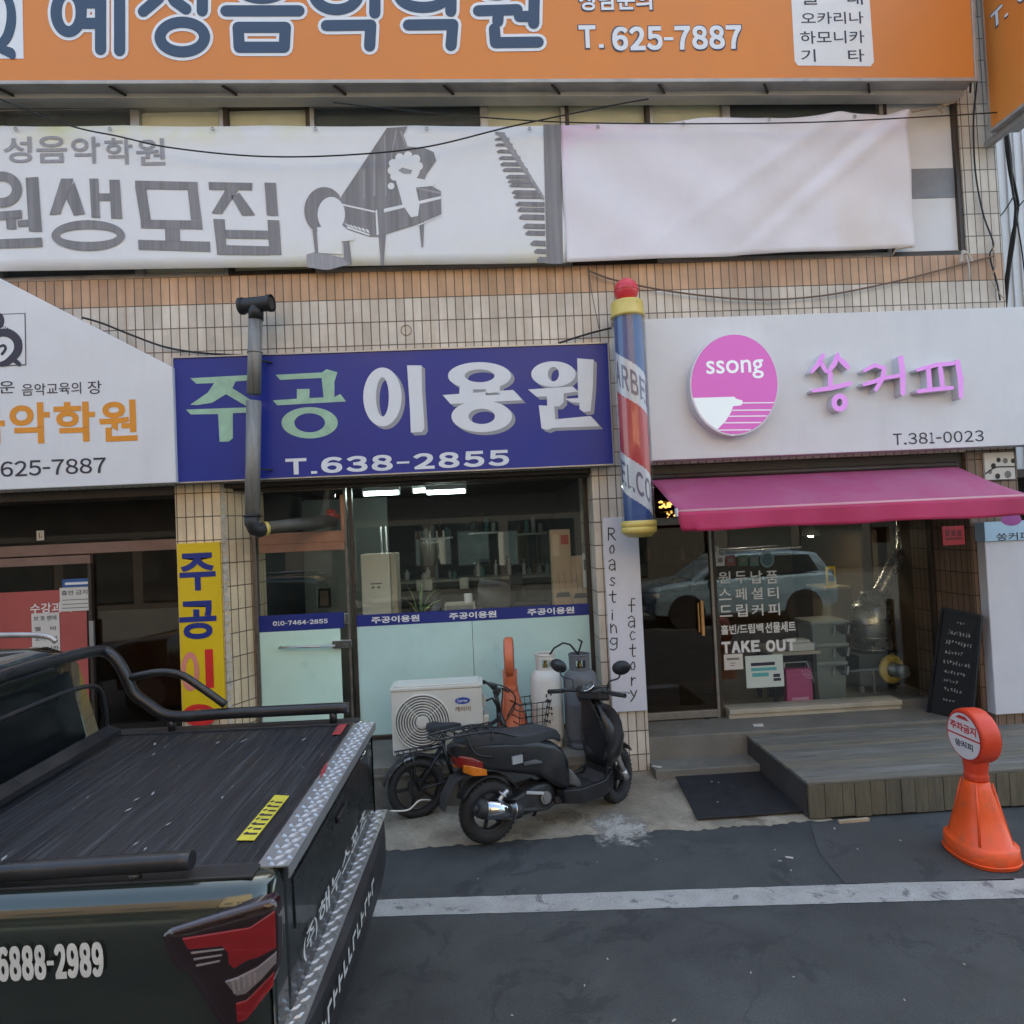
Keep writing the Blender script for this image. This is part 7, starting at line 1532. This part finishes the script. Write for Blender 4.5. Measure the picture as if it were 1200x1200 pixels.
# ------------------------------------------------------------------ inside the coffee shop
Y = 2.6
beige = mat('counter_beige', (.40, .36, .29), .5, var=.06); 
t = thing('service_counter', 'beige service counter at the back of the coffee shop', 'counter', (4, Y, FC)); a, b = at(972, 690, Y), at(1052, 760, Y); zc = at(1010, 686, Y).z
m = MB(); m.box(a.x, b.x+.3, Y, Y+.5, FC, zc-.04); m.build('front_panel', beige, t); m = MB(); m.box(a.x-.06, b.x+.36, Y-.05, Y+.55, zc-.04, zc); m.build('countertop', mat('counter_top', (.52, .44, .30), .4, var=.06), t, bevel=.006)
Yc = 2.7; m = MB(); q0, q1 = at(991, 660, Yc), at(1008, 683, Yc); m.box(q0.x, q1.x, Yc, Yc+.2, zc+.002, q0.z); m.box(q1.x+.01, q1.x+.25, Yc, Yc+.25, zc+.002, q0.z+.08, 1); tag(m.build('coffee_machine', [alu, dark], bevel=.01), 'small silver and black machine on the beige counter', 'machine')
Yc = 2.5; m = MB(); q0, q1 = at(967.5, 664, Yc), at(980, 684, Yc); m.box(q0.x, q1.x, Yc, Yc+.01, zc+.01, q0.z); m.box(q0.x+.03, q1.x-.03, Yc-.003, Yc-.001, zc+.09, q0.z-.04, 1); m.box(q0.x, q1.x, Yc-.04, Yc+.05, zc+.001, zc+.011); tag(m.build('counter_sign', [mat('card_yellow', (.62, .46, .02), .5), ink], bevel=.002), 'yellow card sign standing on the left end of the beige counter', 'card sign')
m = MB(); q0, q1 = at(1040, 638, 2.3), at(1049, 689, 2.3); m.box(q0.x, q1.x, 2.3, 2.4, FC, q0.z); tag(m.build('wooden_post', mat('pale_wood', (.48, .38, .28), .6, var=.15, vs=8, stretch=(8, 8, .6)), bevel=.004), 'pale wooden post beside the silver duct', 'post')
duct = mat('foil_duct', (.50, .51, .53), .25, .85, var=.25, vs=22, bump=.5, bs=40)
t = thing('coffee_roaster', 'coffee roaster with silver duct and yellow ringed blower in the window', 'coffee roaster', (4, 1.4, FC)); Y = 1.45
def D(px, py, y=None): return at(px, py, Y if y is None else y)
m = MB(); m.tube(sag([D(1058, 600), D(1059, 638), D(1055, 652), D(1044, 668), D(1034, 688), D(1030, 694)], 5), .085, 16); m.build('duct', duct, t)
m = MB(); c1, c2 = D(1022, 768), D(1022, 708); m.lathe([(.23, c1.z), (.23, c2.z-.02), (.19, c2.z), (.10, c2.z+.10), (.09, c2.z+.16)], (c1.x, Y, 0), n=28)
for z in (c1.z+.1, c1.z+.24, c1.z+.40): m.ring((c1.x, Y, z), (0, 0, 1), .232, .010, 32, 6)
m.build('drum', mat('dull_steel', (.42, .45, .47), .3, .8, var=.15, vs=8), t)
q0, q1 = D(1006, 768, 1.2), D(1060, 806, 1.2); m = MB(); m.box(q0.x, q1.x, 1.2, 1.75, FC+.08, q0.z); m.build('cabinet', mat('blue_grey_steel', (.12, .15, .16), .4, .4, var=.1), t, bevel=.01)
q = D(1044, 784, 1.15); m = MB(); m.ring((q.x, 1.14, q.z), (.25, -1, 0), .125, .045, 32, 10); m.build('yellow_ring', yel, t)
m = MB(); m.lathe([(.115, 0), (.115, .03), (.075, .05), (.075, .2), (.065, .22), (.02, .222)], (q.x, 1.17, q.z), (.3, -1, 0), 26); m.build('motor', mat('motor_grey', (.30, .33, .34), .4, .5, var=.1), t)
for dx in (.02, .5): m = MB(); m.box(q0.x+dx*.9, q0.x+dx*.9+.04, 1.22, 1.26, FC, FC+.08); m.build('foot', alu, t)
m = MB(); q2 = D(1023, 785, 1.19); m.bar(q2, q2+V(0, 0, -.35), .03, .02); m.build('post', alu, t)
# stacked lidded bins on legs
binm = mat('bin_grey_green', (.17, .205, .20), .5, var=.08, vs=3); Y = .95
for k, (yt, yb, lb) in enumerate(((729, 754, 'grey-green lidded bin, topmost of the stack by the coffee window'), (755, 776, 'grey-green lidded bin, middle of the stack by the coffee window'), (777, 812, 'grey-green lidded bin, lowest and tallest of the stack by the coffee window'))):
    a, b = at(950, yt, Y), at(996, yb, Y); zlo = FC+.002 if k == 2 else b.z+.002; t = thing('storage_bin', lb, 'storage bin', ((a.x+b.x)/2, Y, zlo), group='stacked storage bins')
    m = MB(); m.loft([[V(x, y, z) for x, y in ((a.x+i_, Y+i_), (b.x-i_, Y+i_), (b.x-i_, Y+.4-i_), (a.x+i_, Y+.4-i_))] for z, i_ in ((zlo, .03), (a.z-.04, .012))], 0, False); m.build('body', binm, t, bevel=.012)
    m = MB(); m.box(a.x, b.x, Y-.005, Y+.41, a.z-.04, a.z); m.build('lid', mat('bin_lid', (.24, .28, .275), .5, var=.06), t, bevel=.01)
    m = MB(); cx0 = a.x+(b.x-a.x)*.62; m.prism([V(cx0, Y-.004, a.z-.05), V(b.x-.05, Y-.004, a.z-.05), V(b.x-.05, Y-.004, a.z-.15), V(cx0+.08, Y-.004, a.z-.15)], (0, -.01, 0)); m.build('scoop_opening', dark, t)
    m = MB()
    for sx in (.60, .97): xk = a.x+(b.x-a.x)*sx; m.bar((xk, Y-.02, a.z-.05), (xk-.02, Y-.02, a.z-.15), .022, .02)
    m.build('side_clip', MATS['bin_lid'], t)
# low table under the window with a tray, pink carton
Y = .80; a, b = at(905, 764, Y), at(958, 772, Y)
t = thing('display_table', 'dark low table with beige edge inside the coffee window', 'table', ((a.x+b.x)/2, Y, FC)); m = MB(); m.box(a.x, b.x+.04, Y, Y+.6, a.z-.05, a.z-.012); m.build('tabletop', beige, t, bevel=.004)
for dx in (a.x+.02, b.x-.03):
    for dy in (.04, .5): m = MB(); m.box(dx, dx+.04, Y+dy, Y+dy+.04, FC, a.z-.051); m.build('leg', dark, t)
m = MB(); m.box(a.x+.05, b.x, Y+.3, Y+.32, FC+.05, a.z-.052); m.build('back_panel', dark, t)
m = MB(); q0, q1 = at(925, 752, Y), at(956, 763, Y); m.box(q0.x, q1.x, Y+.02, Y+.28, a.z-.010, q0.z-.03); m.box(q0.x+.05, q1.x-.03, Y+.05, Y+.22, q0.z-.028, q0.z); tag(m.build('tray_box', mat('white_tray', (.55, .56, .54), .5, var=.1, vs=9), bevel=.006), 'shallow white box on the low table behind the take-out lettering', 'box')
Y = .72; a, b = at(921, 785, Y), at(953, 819, Y); t = thing('gift_box', 'pink gift box standing on the coffee shop floor by the window', 'box', ((a.x+b.x)/2, Y, FC+.0)); zbb = FC
m = MB(); m.box(a.x, b.x, Y, Y+.1, zbb, a.z); m.build('carton', mat('box_pink', (.42, .06, .18), .5, var=.08), t, bevel=.005)
m = MB(); pr_ = MATS['box_pink']
for k in range(3): r_4 = .04+.03*k; m.tube([V(b.x-.005+r_4*math.cos(R(an)), Y-.002, a.z-.005+r_4*math.sin(R(an))) for an in range(180, 271, 15)], .006, 5)
m.box(a.x+.05, b.x-.05, Y-.003, Y-.001, zbb+.10, zbb+.13); m.build('print', mat('print_pink_pale', (.55, .28, .38), .5), t)
m = MB(); q0, q1 = at(925, 765, .9), at(958, 790, .9); m.tube([V(a.x+.02, .86, FC), V(a.x+.05, .86, q0.z-.1), V(b.x+.02, .86, q0.z-.1), V(b.x+.16, .86, FC)], .010, 6); tag(m.build('wire_stand', alu), 'thin metal frame stand behind the pink gift box', 'stand')
# dark screen wall right of the roaster, hanging rods
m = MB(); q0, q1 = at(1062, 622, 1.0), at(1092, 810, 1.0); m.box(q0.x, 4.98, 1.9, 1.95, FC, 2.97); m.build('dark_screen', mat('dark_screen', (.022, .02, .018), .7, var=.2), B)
m = MB(); m.tube([at(1078, 705, 1.5), at(1068, 735, 1.5), at(1060, 765, 1.5)], .018, 8); tag(m.build('metal_rod', alu), 'grey rod leaning beside the roaster', 'rod')
m = MB(); m.tube(sag([at(1074, 668, 1.6), at(1070, 680, 1.6), at(1077, 690, 1.6)], 5), .015, 8); tag(m.build('metal_hook', alu), 'bent grey hook hanging on the dark screen', 'hook')
m = MB(); q0, q1 = at(1012, 620, 3.4), at(1046, 645, 3.4); m.box(q0.x, q1.x, 3.4, 3.43, q1.z, q0.z); tag(m.build('menu_screen', mat('menu_blue', (.10, .13, .17), .3, var=.3, vs=8)), 'dim blue-grey menu panel on the back wall of the coffee shop', 'panel')
m = MB(); m.box(2.5, 3.9, 4.0, 4.28, 1.3, 1.34); m.box(2.5, 3.9, 4.0, 4.28, 1.8, 1.84); sh_ = tag(m.build('wall_shelf', mat('shelf_brown', (.13, .09, .055), .6)), 'brown double wall shelf at the back of the coffee shop', 'shelf')
for k in range(9):
    m = MB(); x = 2.6+.14*k; zz_ = 1.341 if k % 2 else 1.841; m.lathe([(.05, zz_), (.052, zz_+.01), (.052, zz_+.16), (.03, zz_+.18), (.03, zz_+.2)], (x, 4.14, 0), n=12); tag(m.build('jar', kb_[k % 4]), 'small jar on the brown wall shelf', 'jar', 'jars on the coffee shop shelf')
# sparkling lamp at the left end of the awning
Y = 1.0; p = at(785, 594, Y); t = thing('chandelier', 'small glittering gold lamp above the coffee shop door', 'lamp', (p.x, Y, p.z-.12)); rn = random.Random(12); m = MB()
for k in range(46): q = V(p.x+rn.uniform(-.11, .11), Y+rn.uniform(-.1, .1), p.z+rn.choice((-.09, .03, .05, .0))+rn.uniform(-.03, .03)); m.ball(q, rn.uniform(.007, .016), 6, 4)
m.build('beads', emit_mat('lit_gold', (1.0, .74, .32), 1.6), t); m = MB(); m.tube([V(p.x, Y, p.z+.06), V(p.x, Y, 2.975)], .008, 6)
for r_5, z in ((.10, .06), (.11, -.06)): m.ring((p.x, Y, p.z+z), (0, 0, 1), r_5, .006, 24, 5)
m.build('frame', mat('gold_frame', (.5, .36, .12), .3, .9), t)
m = MB(); Y = 2.4; p = at(950, 628, Y)  # pendant added as fill light to brighten the coffee room
t = thing('fill_pendant', 'added fill lamp shaped as a pendant under the coffee shop ceiling', 'lamp', (p.x, Y, p.z)); m.lathe([(.12, p.z), (.10, p.z+.08), (.03, p.z+.14)], (p.x, Y, 0), n=20); m.build('lamp_shade', mat('shade_cream', (.6, .52, .38), .6), t)
m = MB(); m.ball((p.x, Y, p.z+.03), .05, 12, 8); m.build('fill_bulb', emit_mat('fill_warm', (1, .84, .64), 60), t); m = MB(); m.tube([V(p.x, Y, p.z+.14), V(p.x, Y, 2.975)], .006, 6); m.build('cord', cable_m, t)
m = MB(); Y = 2.9; p = at(1000, 640, Y)  # another added pendant, there only for its light
t = thing('fill_pendant', 'second added fill lamp shaped as a pendant above the beige counter', 'lamp', (p.x, Y, p.z)); z = 2.55; m.lathe([(.12, z), (.10, z+.08), (.03, z+.14)], (p.x, Y, 0), n=20); m.build('lamp_shade', MATS['shade_cream'], t)
m = MB(); m.ball((p.x, Y, z+.03), .05, 12, 8); m.build('fill_bulb', MATS['fill_warm'], t); m = MB(); m.tube([V(p.x, Y, z+.14), V(p.x, Y, 2.975)], .006, 6); m.build('cord', cable_m, t)

# ------------------------------------------------------------------ neighbours and the far side of the street
t = thing('neighbouring_building', 'pale corrugated building beyond the corner, half hidden by cables', 'building', (8, 1.4, 0))
m = MB(); m.box(5.55, 16, 1.5, 9, 0, 11); 
for k in range(90): x = 5.6+.115*k; m.box(x, x+.05, 1.475, 1.4985, 2.9, 11)
m.build('wall', mat('pale_siding', (.60, .63, .66), .5, var=.06, dirt=.3, dcol=(.4, .4, .42)), t)
m = MB(); m.box(5.55, 16, 1.42, 1.49, .3, 2.8); m.build('shopfront', glass_mat('neighbour_glass', (.25, .28, .28)), t); m = MB(); m.box(5.55, 16, 1.38, 1.499, 2.8, 2.9); m.box(5.55, 16, 1.38, 1.499, 0, .3); m.build('trim', bronze, t)
t = thing('left_building', 'plain rendered building adjoining on the left, out past the music school', 'building', (-13, 1, 0)); m = MB(); m.box(-22, -9.05, .2, 9, 0, 12); m.build('wall', mat('render_beige', (.42, .38, .32), .85, var=.1, dirt=.3), t)
for k in range(4): m = MB(); m.box(-21+3*k, -19+3*k, .15, .195, 5, 7); m.build('window', gl, t)
# buildings opposite, seen only as reflections in the glass
bt = [('brown_building', 'dark brown brick building across the street', (.16, .10, .065), -26, -6, 13), ('beige_building', 'sunlit beige building across the street', (.42, .31, .19), -5.6, 9, 15), ('grey_building', 'dull grey building across the street', (.12, .12, .12), 9.4, 30, 8)]
for nm, lb, cl_, x0, x1, hh in bt:
    t = thing(nm, lb, 'building', ((x0+x1)/2, -19, 0)); m = MB(); m.box(x0, x1, -28, -19, 5.2, hh); m.build('wall', mat(nm+'_wall', cl_, .85, var=.15, dirt=.3), t)
    m = MB(); m.box(x0-.1, x1+.1, -28.1, -18.9, hh+.002, hh+.3); m.build('roof', mat('roof_slab', (.3, .3, .3), .9), t)
    m = MB(); m.box(x0, x1, -28, -19.3, 0, 5.19); m.build('ground_floor', mat('darkened_ground_floor', (.035, .032, .03), .8, var=.3), t)  # floor colour darkened so the shop glass reflects little light
    m = MB(); m.box(x0, x1, -19.3, -17.8, 4.9, 5.19); m.build('canopy', MATS['darkened_ground_floor'], t)  # unseen canopy added with the darkened floor to keep reflections dark
    k = 0; x = x0+1
    while x+1.6 < x1:
        for z in (6.6,):
            if z+1.5 < hh: m = MB(); m.box(x, x+1.6, -18.99, -18.94, z, z+1.5); f = m.build('window', gl, t)
        m = MB(); m.box(x-.4, x+2.2, -19.29, -19.23, .3, 2.8); m.build('shop_window', gl, t); x += 3
# parked car across the lane
SV = thing('parked_car', 'silver-blue sport utility car parked across the lane, mirrored in the coffee window', 'car', (5.9, -8.3, 0))
sv = mat('silver_blue_paint', (.21, .30, .38), .25, .3, var=.05, coat=1)
def X(m, name, mt, par=SV, **k): return m.build(name, mt, par, local=True, **k)
m = MB()
def sec(x, hw, z0, z1_): return [V(x, hw*.94, z0), V(x, hw, (z0+z1_)/2), V(x, hw*.97, z1_-.06), V(x, hw*.85, z1_), V(x, -hw*.85, z1_), V(x, -hw*.97, z1_-.06), V(x, -hw, (z0+z1_)/2), V(x, -hw*.94, z0)]
m.loft([sec(-2.25, .70, .45, .80), sec(-2.15, .85, .32, .92), sec(-1.7, .92, .28, 1.02), sec(-1.0, .93, .28, 1.10), sec(.3, .93, .28, 1.13), sec(1.6, .93, .28, 1.16), sec(2.1, .90, .34, 1.14), sec(2.25, .82, .45, 1.0)], 0, False); X(m, 'body', sv, bevel=.03)
m = MB(); m.loft([sec(-1.15, .86, 1.02, 1.10), sec(-.45, .74, 1.06, 1.60), sec(.1, .72, 1.06, 1.68), sec(1.2, .72, 1.06, 1.68), sec(1.85, .74, 1.06, 1.58), sec(2.15, .84, 1.02, 1.14)], 0, False); X(m, 'cabin', sv, bevel=.03)
for s in (-1, 1):
    m = MB(); m.prism([V(-.92, s*.86, 1.14), V(1.78, s*.86, 1.18), V(1.6, s*.755, 1.56), V(-.35, s*.75, 1.58)], (0, s*.03, 0)); X(m, 'side_window', gl)
    m = MB(); m.tube([V(-.2, s*.68, 1.70), V(1.5, s*.68, 1.72)], .02, 8); X(m, 'roof_rail', alu)
    m = MB(); m.loft([rrect(-2.18, s*.66, .74, .16, .06), rrect(-1.98, s*.80, .78, .10, .05)]); X(m, 'headlight', mat('head_lens', (.5, .52, .54), .1, var=.05, coat=1))
    m = MB(); m.ball((-.75, s*.99, 1.14), .1, 12, 8, sx=.6, sy=1.1, sz=.7); X(m, 'wing_mirror', sv)
    for x in (-1.35, 1.38):
        tm = MB(); tm.ring(V(x, s*.83, .34), (0, 1, 0), .24, .10, 36, 10); ty = X(tm, 'wheel', tyre_m); tm = MB(); tm.disc(V(x, s*.86, .34), (0, 1, 0), .21, .15, 28); X(tm, 'rim', bronze, ty, bevel=.01)
for s in (-1, 1):
    for x in (-1.35, 1.38): m = MB(); m.disc(V(x, s*.90, .36), (0, 1, 0), .42, .08, 30); X(m, 'wheel_arch', black)
m = MB(); m.box(-2.285, -2.22, -.5, .5, .52, .72); X(m, 'grille', black)
